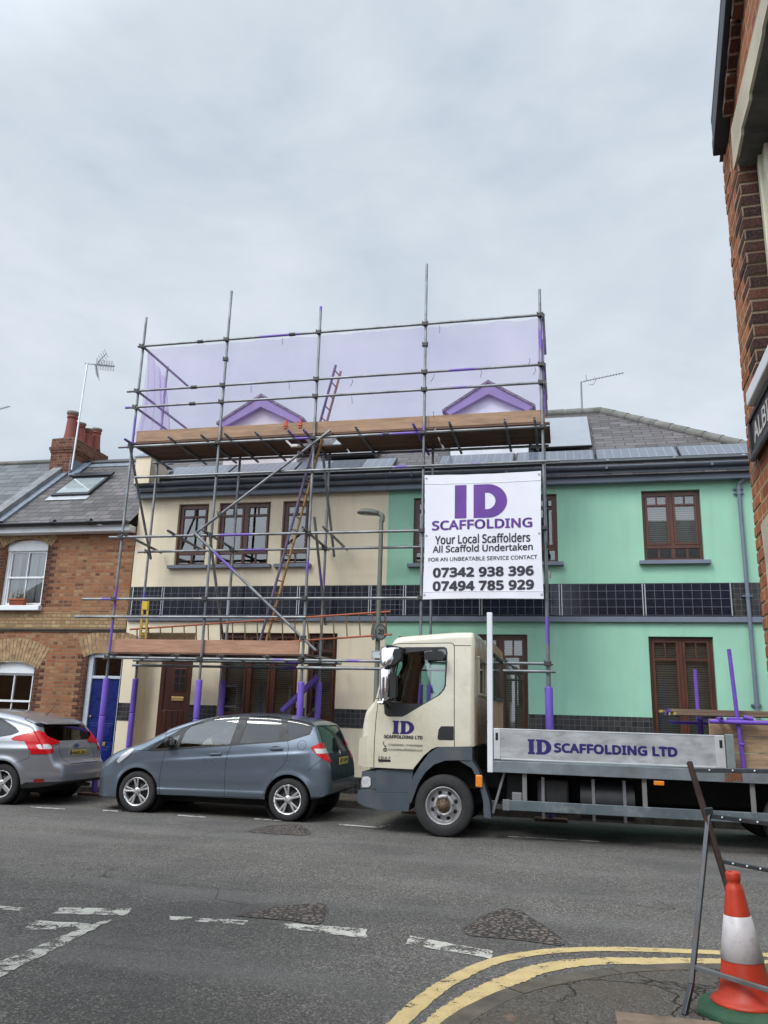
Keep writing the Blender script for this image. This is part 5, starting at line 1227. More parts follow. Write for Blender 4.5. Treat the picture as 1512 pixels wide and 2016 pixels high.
def seam(bm, pts, w=.006, mi=1, pred=side, axis='y'):
    for a, b in zip(pts[:-1], pts[1:]):
        d = Vector((b[0] - a[0], b[1] - a[1])); l = d.length
        if l < 1e-5: continue
        d /= l; n = Vector((-d.y, d.x)) * w / 2; e_ = d * w * .3
        paint(cut(bm, [(a[0] - e_.x + n.x, a[1] - e_.y + n.y), (a[0] - e_.x - n.x, a[1] - e_.y - n.y), (b[0] + e_.x - n.x, b[1] + e_.y - n.y), (b[0] + e_.x + n.x, b[1] + e_.y + n.y)], axis, pred), mi)
def inpoly(x, y, P):
    c = False; n = len(P)
    for i in range(n):
        (x0, y0), (x1, y1) = P[i], P[(i + 1) % n]
        if (y0 > y) != (y1 > y) and x < (x1 - x0) * (y - y0) / (y1 - y0) + x0: c = not c
    return c
def lift(bm, faces, off=0.0):
    bm.normal_update()
    """take faces out of the body skin into an MB in the same local space"""
    m = MB(); idx = {}
    for f in faces:
        ids = []
        for v in f.verts:
            if v not in idx: idx[v] = len(m.v); m.v.append(v.co + v.normal * off)
            ids.append(idx[v])
        m.f.append(ids); m.mi.append(0); m.sm.append(True)
    bmesh.ops.delete(bm, geom=list(faces), context='FACES'); return m
def skin_out(bm, name, mats, parent):
    me = bpy.data.meshes.new(name)
    for f in bm.faces: f.smooth = True
    bm.to_mesh(me); bm.free()
    for m in mats: me.materials.append(m)
    boxuv(me); o = link(name, me, parent); return o
def thick(o, t=.012):
    s = o.modifiers.new('thickness', 'SOLIDIFY'); s.thickness = t; s.offset = -1; s.use_rim = False; return o
def carpaint(name, c, metal=.55, rough=.32):
    t = NT(name); v = t.obj()
    fl = t.noise(v, 900, 2); col = t.ramp(fl, [(.35, tuple(x * .9 for x in c)), (.65, tuple(min(1, x * 1.1) for x in c))])
    dst = t.noise(t.obj((1, 1, 2)), 2.2, 6, .65); sep = t.n('ShaderNodeSeparateXYZ', {0: v}); low = t.n('ShaderNodeMapRange', {0: sep.outputs[2], 1: .75, 2: .2, 3: 0.0, 4: .35})
    g = t.n('ShaderNodeMath', {0: t.ramp(dst, [(.35, .1), (.75, 1.0)]), 1: low.outputs[0]}, operation='MULTIPLY')
    col = t.mix(g.outputs[0], col, (.085, .08, .07))
    t.set(col=col, metal=metal, rough=t.ramp(dst, [(.3, rough - .05), (.75, rough + .1)]), coat=.8); t.b.inputs['Coat Roughness'].default_value = .06
    return fin(name, t)
TYRE = plain('tyre_rubber', (.022, .022, .023), .85, var=.2, scale=12, dirt=(.06, .055, .05), damt=.4)
RIM = plain('alloy_silver', (.66, .66, .67), .32, .75, var=.08, dirt=(.14, .12, .10), dscale=5, damt=.45)
HUBD = plain('brake_dark', (.045, .042, .04), .6, .4)
TRIM = plain('black_plastic_trim', (.016, .017, .018), .5); SEAM = plain('panel_gap', (.008, .008, .009), .8)
UNDER = plain('underbody_black', (.010, .010, .011), .9)
REDL = plain('red_lamp_plastic', (.52, .006, .010), .25, coat=.15, var=.05, spec=.3); REDD = plain('deep_red_lamp', (.25, .006, .01), .12, coat=.8); CLEARL = plain('clear_lamp_plastic', (.55, .55, .56), .1, coat=.9, var=.2, scale=18)
AMBER = plain('amber_lamp', (.80, .24, .02), .15, coat=.8)
CHROME = plain('chrome', (.80, .81, .83), .2, 1, var=.03)
PLATEY = plain('yellow_plate_face', (.58, .42, .06), .4, var=.05); SEATF = plain('dark_seat_cloth', (.03, .03, .033), .9)
def wheel(parent, c, r, rr, w, style, sgn=-1):
    """wheel part with tyre and rim below it; axis along y, outer face towards sgn*y (local coordinates)"""
    c = Vector(c); ax = Vector((0, sgn, 0)); m = MB()
    m.lathe([(rr, -w * .9), (rr + .03, -w), (r - .03, -w), (r - .006, -w * .9), (r, -w * .7), (r, -.04), (r - .008, -.015), (r - .03, -.002), (rr + .03, .0), (rr + .008, -.004), (rr, -.012)], c, ax, 48)
    for q in (.3, .5, .7): m.lathe([(r + .0005, -w * q - .004), (r - .004, -w * q), (r + .0005, -w * q + .004)], c, ax, 48)
    ty = m.build('wheel', TYRE, parent, local=True)
    m = MB(); m.lathe([(rr + .001, -.012), (rr + .002, -.003), (rr - .008, .0), (rr - .022, -.012), (rr - .03, -.05), (rr - .03, -w * .9)], c, ax, 48)
    x, z = Vector((1, 0, 0)), Vector((0, 0, 1))
    def spoke(a, a2, w0, w1, r0, r1, d0, d1):
        u0 = x * math.cos(a) + z * math.sin(a); v0 = -x * math.sin(a) + z * math.cos(a); u1 = x * math.cos(a2) + z * math.sin(a2); v1 = -x * math.sin(a2) + z * math.cos(a2)
        P = lambda u, v, rad, off, d: c + u * rad + v * off + ax * d
        vs = [P(u0, v0, r0, -w0, d0 - .03), P(u0, v0, r0, w0, d0 - .03), P(u1, v1, r1, w1, d1 - .03), P(u1, v1, r1, -w1, d1 - .03), P(u0, v0, r0, -w0, d0), P(u0, v0, r0, w0, d0), P(u1, v1, r1, w1, d1), P(u1, v1, r1, -w1, d1)]
        m.add(vs, [(0, 3, 2, 1), (4, 5, 6, 7), (0, 1, 5, 4), (1, 2, 6, 5), (2, 3, 7, 6), (3, 0, 4, 7)], 0)
    if style == 'split':
        for k in range(5):
            a = R(90 + 72 * k + 8)
            for s_ in (-1, 1): spoke(a + s_ * .12, a + s_ * .16, .012, .017, .05, rr - .014, -.02, -.008)
        m.lathe([(0, -.008), (.028, -.008), (.06, -.02), (.062, -.05)], c, ax, 24)
    elif style == 'five':
        for k in range(5):
            a = R(90 + 72 * k + 20); spoke(a, a, .03, .032, .04, rr - .014, -.02, -.006)
        m.lathe([(0, -.006), (.03, -.008), (.065, -.02), (.07, -.05)], c, ax, 24)
    rim = m.build('rim', RIM, ty, local=True, bevel=.006, seg=2)
    m = MB(); m.lathe([(0, -.075), (rr - .028, -.075), (rr - .028, -.09)], c, ax, 32); m.lathe([(0, -.06), (rr * .62, -.06), (rr * .62, -.075)], c, ax, 32); m.build('brake_disc', HUBD, ty, local=True)
    m = MB()
    for k in range(5):
        a = R(54 + 72 * k + 8); p = c + (x * math.cos(a) + z * math.sin(a)) * .043; m.lathe([(.0, -.008), (.009, -.009), (.009, -.03)], p, ax, 8)
    m.build('wheel_nut', HUBD, rim, local=True); return ty
def circ(cx, cz, r, n=28, a0=0, a1=360): return [(cx + r * math.cos(R(a0 + (a1 - a0) * k / n)), cz + r * math.sin(R(a0 + (a1 - a0) * k / n))) for k in range(n if a1 - a0 == 360 else n + 1)]
class Surf:
    """photo point -> (x, z) on the near flank of a vehicle"""
    def __init__(s, x0, yc, Wf, ox=0, oy=0, sc=1): s.x0, s.yc, s.W, s.ox, s.oy, s.sc = x0, yc, Wf, ox, oy, sc
    def __call__(s, *pts):
        out = []
        for a, b in pts:
            Y = s.yc - .8
            for _ in range(8): p = onY(s.ox + a * s.sc, s.oy + b * s.sc, Y); Y = s.yc - s.W(p.x - s.x0, p.z)
            out.append((p.x - s.x0, p.z))
        return out
def hull(pts):
    pts = sorted(set(pts)); 
    def half(ps):
        h = []
        for p in ps:
            while len(h) > 1 and (h[-1][0] - h[-2][0]) * (p[1] - h[-2][1]) - (h[-1][1] - h[-2][1]) * (p[0] - h[-2][0]) <= 0: h.pop()
            h.append(p)
        return h[:-1]
    return half(pts) + half(pts[::-1])
def rnd(poly, r=.02, n=3):
    """round the corners of a convex outline"""
    out = []; k = len(poly)
    for i in range(k):
        p, a, b = Vector(poly[i]), Vector(poly[i - 1]), Vector(poly[(i + 1) % k]); da, db = (a - p), (b - p); q = min(r, da.length * .45, db.length * .45)
        A, B = p + da.normalized() * q, p + db.normalized() * q
        for t in range(n + 1): s = t / n; out.append(tuple(A * (1 - s) ** 2 + p * 2 * s * (1 - s) + B * s * s))
    return out
def inner(parent, x0, x1, hw, zf, seats, mat=SEATF):
    m = MB(); m.box(x0, x1, -hw, hw, zf - .25, zf - .2)
    m.build('cabin_floor', UNDER, parent, local=True)
    for (x, y) in seats:
        s = MB(); s.box(x - .22, x + .25, y - .24, y + .24, zf - .1, zf + .08); s.obox((x + .30, y, zf + .36), (1, 0, .25), (0, 1, 0), (-.25, 0, 1), .06, .23, .32); s.obox((x + .42, y, zf + .78), (1, 0, .2), (0, 1, 0), (-.2, 0, 1), .045, .12, .09); s.build('seat', mat, parent, local=True, bevel=.04, seg=3)
def plate(parent, s, c, w, h, nrm=(1, 0, 0), blue=False):
    m = MB(); c = Vector(c); n_ = Vector(nrm).normalized(); ux = Vector((0, 0, 1)).cross(n_); m.obox(c, ux, n_, (0, 0, 1), w / 2, .004, h / 2)
    p = m.build('number_plate', PLATEY, parent, local=True, bevel=.004)
    if s: text('lettering', s, INK, p, c + n_ * .0055 + ux * (.01 if blue else 0), ux, (0, 0, 1), w * .84, h * .62, .03, .0005, local=True)
    if blue: m = MB(); m.obox(c - ux * (w / 2 - .022) + n_ * .001, ux, n_, (0, 0, 1), .02, .004, h / 2 - .002); m.build('blue_band', plain('plate_blue', (.02, .04, .2), .4), p, local=True)
    return p
# ================================================================ blue grey hatchback
JX0, JYC = -7.46, 12.92; JL = 3.97
jt = Curve([(0, .62), (.03, .68), (.12, .76), (.35, .89), (.62, .985), (.82, 1.05), (1.05, 1.175), (1.35, 1.315), (1.70, 1.425), (2.1, 1.497), (2.5, 1.525), (2.9, 1.52), (3.3, 1.485), (3.56, 1.44), (3.64, 1.405), (3.70, 1.32), (3.80, 1.10), (3.86, .985), (3.91, .90), (3.945, .80), (3.97, .66)])
jb = Curve([(0, .22), (.15, .19), (.5, .20), (.8, .27), (3.0, .29), (3.5, .30), (3.8, .34), (3.97, .42)])
jplan = Curve([(0, .52), (.03, .60), (.1, .685), (.22, .755), (.4, .81), (.7, .842), (1.2, .846), (2.9, .846), (3.3, .842), (3.6, .833), (3.78, .81), (3.88, .78), (3.94, .735), (3.97, .68)])
jtum = Curve([(.2, .945), (.38, .975), (.55, .997), (.75, 1.0), (.95, .982), (1.05, .96), (1.25, .885), (1.45, .795), (1.55, .74)])
def JW(x, z):
    zc = .60 + .085 * (x - .9); up = .80 + .085 * (x - 1.2)
    sg = lambda q: 1 / (1 + math.exp(max(-40, min(40, q)))); win = min(1, max(0, (x - .95) / .25)) * min(1, max(0, (3.1 - x) / .2)); w2 = min(1, max(0, (x - .75) / .8)) * min(1, max(0, (3.75 - x) / .3))
    lo = .375 + .012 * (x - 1.2); k = .022 * sg((z - lo) / .009) * math.exp(-max(0, lo - z) / .09) * win - .010 * math.exp(-((z - lo - .09) / .07) ** 2) * win
    k += .013 * sg((z - up) / .010) * math.exp(-max(0, up - z) / .16) * w2 - .012 * math.exp(-((z - zc) / .10) ** 2) * win
    for cx in (.83, 3.33):
        d = math.hypot(x - cx, z - .31); k += .016 * math.exp(-((d - .36) / .055) ** 2)
    return jplan(x) * jtum(z) + k
car = thing('hatchback_car', 'blue grey five door hatchback parked between silver car and truck', 'car', (JX0, JYC, 0))
bm = shell(jt, jb, JW, JL, lambda x: .07 if x > 1.2 else .16, .035, 170, 64)
S = Surf(JX0, JYC, JW, 180, 1220, .35714)
# wheel arches out
for cx in (.83, 3.33):
    fs = cut(bm, [(cx + .365, .1)] + circ(cx, .31, .365, 24, 0, 180) + [(cx - .365, .1)], 'y', side); bmesh.ops.delete(bm, geom=fs, context='FACES')
    fs = [f for f in bm.faces if f.normal.z < -.6 and abs(f.calc_center_median().x - cx) < .36 and f.calc_center_median().z < .4]; bmesh.ops.delete(bm, geom=fs, context='FACES')
# black window surround, then panes
dlo = hull(S((305, 722), (345, 690), (400, 655), (520, 588), (620, 553), (730, 530), (860, 518), (1080, 520), (1190, 536), (1234, 570), (1204, 634), (1080, 672), (800, 692), (480, 716), (345, 727)))
paint(cut(bm, dlo, 'y', side), 2)
panes = []
for pts in ([(352, 712), (398, 672), (492, 632), (470, 685), (425, 706)], [(482, 704), (522, 612), (548, 590), (620, 564), (720, 541), (822, 529), (764, 686)], [(816, 681), (872, 530), (1040, 530), (1048, 560), (1045, 600), (1030, 668)], [(1082, 532), (1180, 546), (1222, 570), (1222, 584), (1194, 628), (1085, 660)]):
    paint(cut(bm, rnd(hull(S(*pts)), .02), 'y', side), 20 + len(panes)); panes.append(1)
for f in bm.faces:
    if f.normal.z < -.7: f.material_index = 3
# windscreen and rear glass
paint(cut(bm, rnd([(-.66, 1.06), (-.52, 1.435), (.52, 1.435), (.66, 1.06)], .06, 4), 'x', lambda f: f.normal.x < -.2 and f.normal.z > .3 and f.calc_center_median().x > .6), 30)
paint(cut(bm, rnd([(-.62, .99), (.62, .99), (.55, 1.385), (-.55, 1.385)], .06, 4), 'x', rearp), 31)
lampf = cut(bm, hull(S((1208, 705), (1285, 668), (1325, 680), (1345, 800), (1332, 797), (1240, 745))), 'y', lambda f: abs(f.calc_center_median().y) > .60 and f.calc_center_median().x > 3.4)
paint(lampf, 4); paint([f for f in cut(bm, hull(S((1226, 712), (1336, 712), (1336, 738), (1240, 738))), 'y', lambda f: abs(f.calc_center_median().y) > .60 and f.calc_center_median().x > 3.4) if f.material_index == 4], 5)
for pts in ([(376, 966), (374, 900), (380, 840), (393, 780), (412, 712)], [(376, 966), (735, 975), (938, 984)], [(733, 975), (734, 870), (738, 800), (752, 735), (772, 690)], [(1082, 668), (1086, 710), (1080, 755), (1060, 800), (1010, 850), (975, 905), (955, 950), (940, 984)], [(1192, 832), (1270, 770)], [(164, 800), (235, 722), (300, 720), (345, 722)]):
    seam(bm, S(*pts), .008)
fc = S((1160, 692))[0]; seam(bm, circ(fc[0], fc[1], .068, 24) + [(fc[0] + .068, fc[1])], .006)
seam(bm, [(-.42, .62), (-.30, 1.0)], .008, 1, rearp, 'x'); seam(bm, [(-.62, .60), (.62, .60)], .012, 1, rearp, 'x')
# lower bumper in black
paint([f for f in cut(bm, [(3.55, .15), (4.0, .15), (4.0, .38), (3.55, .36)], 'y', None)], 2)
# head lamp
hl = cut(bm, hull(S((140, 778), (168, 742), (212, 712), (236, 710), (205, 748), (150, 790))), 'y', lambda f: f.calc_center_median().x < .8 and abs(f.calc_center_median().y) > .35); paint(hl, 6)
JP = carpaint('blue_grey_metallic', (.135, .17, .215), .45, .3)
lampm, headm = [f for f in bm.faces if f.material_index in (4, 5)], [f for f in bm.faces if f.material_index == 6]
gl = [lift(bm, a, -.004) for k in range(4) for a in split_side(reg(bm, 20 + k))]; glw = lift(bm, reg(bm, 30), -.004); glr = lift(bm, reg(bm, 31), -.004)
stripe = [f for f in lampm if f.material_index == 5]; red = [f for f in lampm if f.material_index == 4]
ls = [(lift(bm, a, .006), lift(bm, b, .008)) for a, b in zip(split_side(red), split_side(stripe))]; hs_ = [lift(bm, a, .003) for a in split_side(headm)]
doorF = S((376, 966), (374, 900), (380, 840), (393, 780), (412, 712), (420, 690), (480, 640), (560, 590), (700, 540), (850, 520), (772, 690), (752, 735), (738, 800), (734, 870), (733, 975)); doorR = S((737, 975), (738, 870), (742, 800), (756, 735), (776, 690), (860, 520), (1080, 520), (1082, 668), (1086, 710), (1080, 755), (1060, 800), (1010, 850), (975, 905), (955, 950), (940, 984))
dm = []
for P in (doorF, doorR):
    for s_ in (-1, 1):
        fs = [f for f in bm.faces if f.material_index in (0,) and abs(f.normal.y) > .3 and f.calc_center_median().y * s_ > 0 and inpoly(f.calc_center_median().x, f.calc_center_median().z, P)]
        dm.append((lift(bm, fs), s_))
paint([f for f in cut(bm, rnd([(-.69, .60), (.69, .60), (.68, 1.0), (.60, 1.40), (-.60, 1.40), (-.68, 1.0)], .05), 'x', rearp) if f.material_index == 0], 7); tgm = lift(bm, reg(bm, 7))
thick(tgm.build('tailgate', plain('tailgate_shade_paint', (.022, .026, .036), .5, .0, var=.06, spec=.12), car, local=True, fix=False), .015)  # darker than the body: shade from the truck put into the colour
thick(skin_out(bm, 'body', [JP, SEAM, TRIM, UNDER, REDL, CLEARL, CLEARL], car), .015)
doors = [thick(m_.build('door', JP, car, local=True, fix=False), .015) for m_, s_ in dm]
for m_, nm, mt in zip(gl, ['window'] * 8, [CARGL] * 4 + [CARGLD] * 4): m_.build(nm, mt, car, local=True, fix=False)
glw.build('windscreen', CARGL, car, local=True, fix=False); glr.build('rear_window', CARGLD, car, local=True, fix=False)
for a, b in ls: o = a.build('tail_light', REDL, car, local=True, fix=False); b.build('reversing_lens', CLEARL, o, local=True, fix=False)
for a in hs_: a.build('headlight', CLEARL, car, local=True, fix=False)
for k, (d_, q) in enumerate(((0, (681, 745)), (2, (1018, 716)))):
    hx, hz = S(q)[0]; y = -JW(hx, hz); m = MB()
    m.lathe([(0, .0), (.075, .0), (.085, .002)], (hx, y - .002, hz), (0, -1, 0), 20); m.v = [Vector((hx + (p.x - hx) * 1.25, p.y, hz + (p.z - hz) * .62)) for p in m.v]
    m.obox((hx + .01, y - .018, hz + .012), (1, 0, .06), (0, 1, 0), (0, 0, 1), .095, .012, .016); m.build('handle', JP, doors[d_], local=True, bevel=.008, seg=3)
for s_ in (-1, 1):
    mx_, mz = S((442, 678))[0]; y = s_ * (JW(mx_, mz) + .09); m = MB(); rings = []
    for t in range(9):
        a = -1 + t / 4; w = math.sqrt(max(0, 1 - (abs(a) ** 2.6))); rings.append([(mx_ + .055 * w * math.cos(R(k * 30)) * (1 if math.cos(R(k * 30)) > 0 else 1.5), y + a * .10, mz + .02 + .082 * max(w, .02) * math.sin(R(k * 30))) for k in range(12)])
    m.add([p for r_ in rings for p in r_], [(i * 12 + k, i * 12 + (k + 1) % 12, (i + 1) * 12 + (k + 1) % 12, (i + 1) * 12 + k) for i in range(8) for k in range(12)], 0, True)
    m.box(mx_ - .02, mx_ + .04, y - s_ * .12, y - s_ * .05, mz - .055, mz - .02); m.build('mirror', TRIM, car, local=True)
    m = MB(); m.obox((mx_ + .058, y, mz + .02), (1, 0, 0), (0, 1, 0), (0, 0, 1), .004, .07, .05); m.build('mirror_glass', CHROME, car, local=True, bevel=.01)
for cx in (.83, 3.33):
    for s_ in (-1, 1): wheel(car, (cx, s_ * .835, .31), .31, .215, .19, 'split', s_)
for cx in (.83, 3.33):
    for s_ in (-1, 1): m = MB(); m.lathe([(.372, .0), (.372, -.3), (0, -.3)], (cx, s_ * .80, .31), (0, s_, 0), 32); m.build('wheel_well', UNDER, car, local=True, fix=False)
m = MB(); m.box(.3, 3.6, -.55, .55, .17, .3); m.tube((3.3, .35, .22), (3.75, .35, .22), .03, 10); m.build('underbody', UNDER, car, local=True, bevel=.03)
inner(car, .9, 3.5, .7, .55, [(1.75, -.38), (1.75, .38), (2.65, -.35), (2.65, .35)])
m = MB(); m.box(1.0, 1.5, -.68, .68, .6, .95); m.build('dashboard', TRIM, car, local=True, bevel=.06, seg=3)
m = MB(); m.lathe([(.17, -.012), (.185, 0), (.17, .012), (.16, 0), (.17, -.012)], (1.62, .38, .98), (-.85, 0, .5), 24); m.tube((1.62, .38, .98), (1.45, .38, .88), .025, 8); m.build('steering_wheel', TRIM, car, local=True)
plate(car, 'AJ11 ZWF', (3.955, 0, .865), .52, .11, (1, 0, .35))
m = MB(); m.lathe([(.0, .006), (.035, .006), (.04, .0)], (3.885, 0, .985), (1, 0, .3), 16); m.build('emblem', CHROME, car, local=True)
m = MB(); m.box(3.60, 3.62, -.2, .2, 1.405, 1.42); m.build('brake_light', REDD, car, local=True)
m = MB(); a = Vector((3.2, .1, 1.50)); m.path([a, a + Vector((.04, 0, .02)), a + Vector((.22, 0, .13))], [.012, .008, .003], 6); m.build('roof_aerial', TRIM, car, local=True)
m = MB(); m.path([(2.85, -.70, 1.16), (3.06, -.72, 1.17)], .004, 4); m.build('waist_trim', TRIM, car, local=True)
# ================================================================ silver hatchback at the left edge
FX0, FYC, FL = -12.50, 12.93, 4.42
ft = Curve([(0, .60), (.04, .68), (.15, .76), (.5, .88), (.95, .96), (1.15, 1.02), (1.6, 1.28), (2.0, 1.44), (2.4, 1.48), (2.8, 1.475), (3.2, 1.44), (3.6, 1.37), (3.80, 1.315), (3.86, 1.27), (3.93, 1.2), (4.05, 1.06), (4.12, .98), (4.18, .90), (4.23, .78), (4.27, .70), (4.38, .64), (4.42, .52)])
fb = Curve([(0, .2), (.3, .19), (3.4, .24), (3.9, .26), (4.2, .30), (4.42, .36)])
fplan = Curve([(0, .55), (.04, .65), (.15, .76), (.4, .85), (.8, .90), (1.5, .908), (3.3, .908), (3.7, .89), (3.95, .85), (4.12, .80), (4.25, .73), (4.38, .64), (4.42, .56)])
ftum = Curve([(.2, .95), (.4, .985), (.6, 1.0), (.8, .995), (.98, .96), (1.08, .92), (1.3, .80), (1.5, .70)])
def FW(x, z):
    k = .014 * math.exp(-((z - .86 - .02 * (x - 3)) / .05) ** 2) + .010 * math.exp(-((z - .46) / .05) ** 2) * (1 if x > 3.9 else .3)
    for cx in (.84, 3.45): d = math.hypot(x - cx, z - .32); k += .028 * math.exp(-((d - .38) / .06) ** 2)
    return fplan(x) * ftum(z) + k
fo = thing('hatchback_car', 'silver hatchback with pointed red tail lamps and yellow plate, ahead of the blue grey car', 'car', (FX0, FYC, 0))
bm = shell(ft, fb, FW, FL, lambda x: .11 if x > 1.2 else .16, .03, 170, 50); F = Surf(FX0, FYC, FW, 0, 1380, .1455)
for cx in (.84, 3.45):
    bmesh.ops.delete(bm, geom=cut(bm, [(cx + .375, .1)] + circ(cx, .32, .375, 24, 0, 180) + [(cx - .375, .1)], 'y', side), context='FACES')
    bmesh.ops.delete(bm, geom=[f for f in bm.faces if f.normal.z < -.6 and abs(f.calc_center_median().x - cx) < .37 and f.calc_center_median().z < .4], context='FACES')
for f in bm.faces:
    if f.normal.z < -.7: f.material_index = 3
paint(cut(bm, rnd([(1.35, .98), (1.75, 1.27), (2.2, 1.395), (2.7, 1.41), (3.15, 1.36), (3.50, 1.22), (3.62, 1.14), (3.5, 1.09), (3.2, 1.035), (2.4, .99)], .03), 'y', side), 2)
pf = [[(1.5, 1.0), (1.8, 1.25), (2.2, 1.36), (2.3, 1.365), (2.3, 1.005)], [(2.4, 1.01), (2.4, 1.37), (2.7, 1.38), (3.02, 1.345), (3.02, 1.03)], [(3.09, 1.05), (3.09, 1.33), (3.45, 1.215), (3.56, 1.145), (3.40, 1.085)]]
for k, P in enumerate(pf): paint(cut(bm, rnd(P, .025), 'y', side), 20 + k)
cl_ = cut(bm, rnd([(3.10, 1.025), (3.45, 1.07), (3.64, 1.14), (3.66, 1.155), (3.45, 1.055), (3.1, 1.010)], .004, 1), 'y', side)
paint([f for f in cl_ if f.material_index in (0, 2)], 5)
paint(cut(bm, rnd([(-.66, 1.09), (-.45, 1.01), (.45, 1.01), (.66, 1.09), (.60, 1.24), (.42, 1.285), (-.42, 1.285), (-.60, 1.24)], .05), 'x', lambda f: f.normal.x > .12 and f.calc_center_median().x > 3.6), 31)
ys = lambda f: abs(f.calc_center_median().y) > .42 and f.calc_center_median().x > 3.4 and (abs(f.normal.y) > .1 or f.normal.x > .2)
for P in (F((150, 512), (205, 480), (430, 455), (520, 400), (560, 560), (330, 545), (170, 530)), F((330, 543), (430, 455), (520, 400), (640, 500), (645, 660), (400, 675), (375, 600))): paint(cut(bm, hull(P), 'y', ys), 4)
# lamp seen from behind: its inner part on the hatch corner
paint(cut(bm, hull(F((450, 300), (540, 372), (640, 425), (700, 440), (640, 300))), 'y', lambda f: abs(f.calc_center_median().y) > .3 and f.calc_center_median().x > 3.4 and f.calc_center_median().z > 1.06), 9)
for q in (1, -1): paint(cut(bm, rnd([(q * .66, .83), (q * .86, .80), (q * .86, 1.03), (q * .74, 1.06), (q * .66, .95)], .02), 'x', lambda f: f.normal.x > .2 and f.calc_center_median().x > 3.9), 4)
for q in (1, -1):
    for f in cut(bm, rnd([(q * .83, .885), (q * .69, .885), (q * .68, .93), (q * .73, .965), (q * .82, .955)], .015), 'x', lambda f: f.normal.x > .2 and f.calc_center_median().x > 3.9):
        if f.material_index == 4: f.material_index = 8
for pts in ([(-.45, .99), (-.50, .83), (-.46, .72), (-.40, .645), (.40, .645), (.46, .72), (.50, .83), (.45, .99)],): seam(bm, pts, .010, 1, rearp, 'x')
for pts in ([(205, 838), (390, 770), (398, 690)],): seam(bm, F(*pts), .008)
seam(bm, F((345, 180), (315, 215), (330, 245), (440, 300)), .008, 1, lambda f: f.normal.z > -.5 and abs(f.calc_center_median().y) > .3)
paint(cut(bm, [(-.36, .735), (.36, .735), (.30, .885), (-.30, .885)], 'x', rearp), 6)  # recess shade painted as a darker silver on the flush skin
paint([f for f in cut(bm, [(3.5, .1), (4.5, .1), (4.5, .43), (4.02, .43), (3.9, .365), (3.5, .35)], 'y', None) if f.material_index == 0], 2)
rr_ = cut(bm, [(4.0, .36), (4.17, .37), (4.17, .425), (4.03, .42)], 'y', lambda f: abs(f.normal.y) > .2); paint(rr_, 7)
FP = carpaint('silver_metallic', (.30, .31, .345), .55, .32)
gl = [lift(bm, a, -.004) for k in range(3) for a in split_side(reg(bm, 20 + k))]; glr = lift(bm, reg(bm, 31), -.006)
lps = [lift(bm, fs, .008) for fs in split_side([f for f in bm.faces if f.material_index == 4])]
wls = [lift(bm, fs, .008) for fs in split_side(reg(bm, 8))]
thick(skin_out(bm, 'body', [FP, SEAM, TRIM, UNDER, REDL, ALU, plain('plate_recess_shade', (.16, .165, .18), .5), REDD, SEAM, CARGLD], fo), .015)
for m_ in gl: m_.build('window', CARGLD, fo, local=True, fix=False)
glr.build('rear_window', CARGLD, fo, local=True, fix=False)
for a, b in zip(lps, wls): o = a.build('tail_light', REDL, fo, local=True, fix=False); b.build('reversing_lens', CLEARL, o, local=True, fix=False)
for cx in (.84, 3.45):
    for s_ in (-1, 1): wheel(fo, (cx, s_ * .885, .32), .32, .215, .2, 'five', s_)
for cx in (.84, 3.45):
    for s_ in (-1, 1): m = MB(); m.lathe([(.382, .0), (.382, -.3), (0, -.3)], (cx, s_ * .85, .32), (0, s_, 0), 32); m.build('wheel_well', UNDER, fo, local=True, fix=False)
m = MB(); m.box(.4, 4.0, -.6, .6, .18, .3); m.build('underbody', UNDER, fo, local=True, bevel=.03)
m = MB(); m.tube((4.05, .4, .26), (4.27, .4, .26), .035, 12, hollow=True); m.build('exhaust', AERIAL, fo, local=True)
m = MB(); m.add([(3.72, -.58, 1.335), (3.72, .58, 1.335), (3.93, .52, 1.285), (3.93, -.52, 1.285), (3.72, -.58, 1.31), (3.72, .58, 1.31), (3.92, .52, 1.262), (3.92, -.52, 1.262)], [(0, 1, 2, 3), (7, 6, 5, 4), (0, 4, 5, 1), (1, 5, 6, 2), (2, 6, 7, 3), (3, 7, 4, 0)]); m.build('spoiler', FP, fo, local=True, bevel=.012, seg=3)
plate(fo, 'HN63 JZA', (4.235, 0, .80), .52, .11, (1, 0, .3), True)
m = MB(); m.lathe([(0, .006), (.055, .005), (.062, .0)], (4.20, 0, .935), (1, 0, .35), 24); m.v = [Vector((p.x, p.y, .935 + (p.z - .935) * .45)) for p in m.v]; m.build('emblem', [plain('oval_blue_emblem', (.03, .06, .2), .2, .3)], fo, local=True)
m = MB(); m.box(4.21, 4.222, -.40, -.26, .70, .712); m.box(4.21, 4.222, -.42, -.405, .695, .722); m.build('model_script', CHROME, fo, local=True)
inner(fo, 1.0, 3.9, .75, .55, [(2.0, -.38), (2.0, .38), (2.9, -.38), (2.9, .38)])
m = MB(); a = Vector((3.5, .0, 1.40)); m.path([a, a + Vector((.03, 0, .03)), a + Vector((.20, 0, .20))], [.014, .007, .002], 6); m.build('roof_aerial', TRIM, fo, local=True)
m = MB(); m.obox((3.98, .05, 1.13), (.45, 0, -.45), (0, 1, 0), (.7, 0, .7), .008, .30, .012); m.build('wiper', TRIM, fo, local=True)
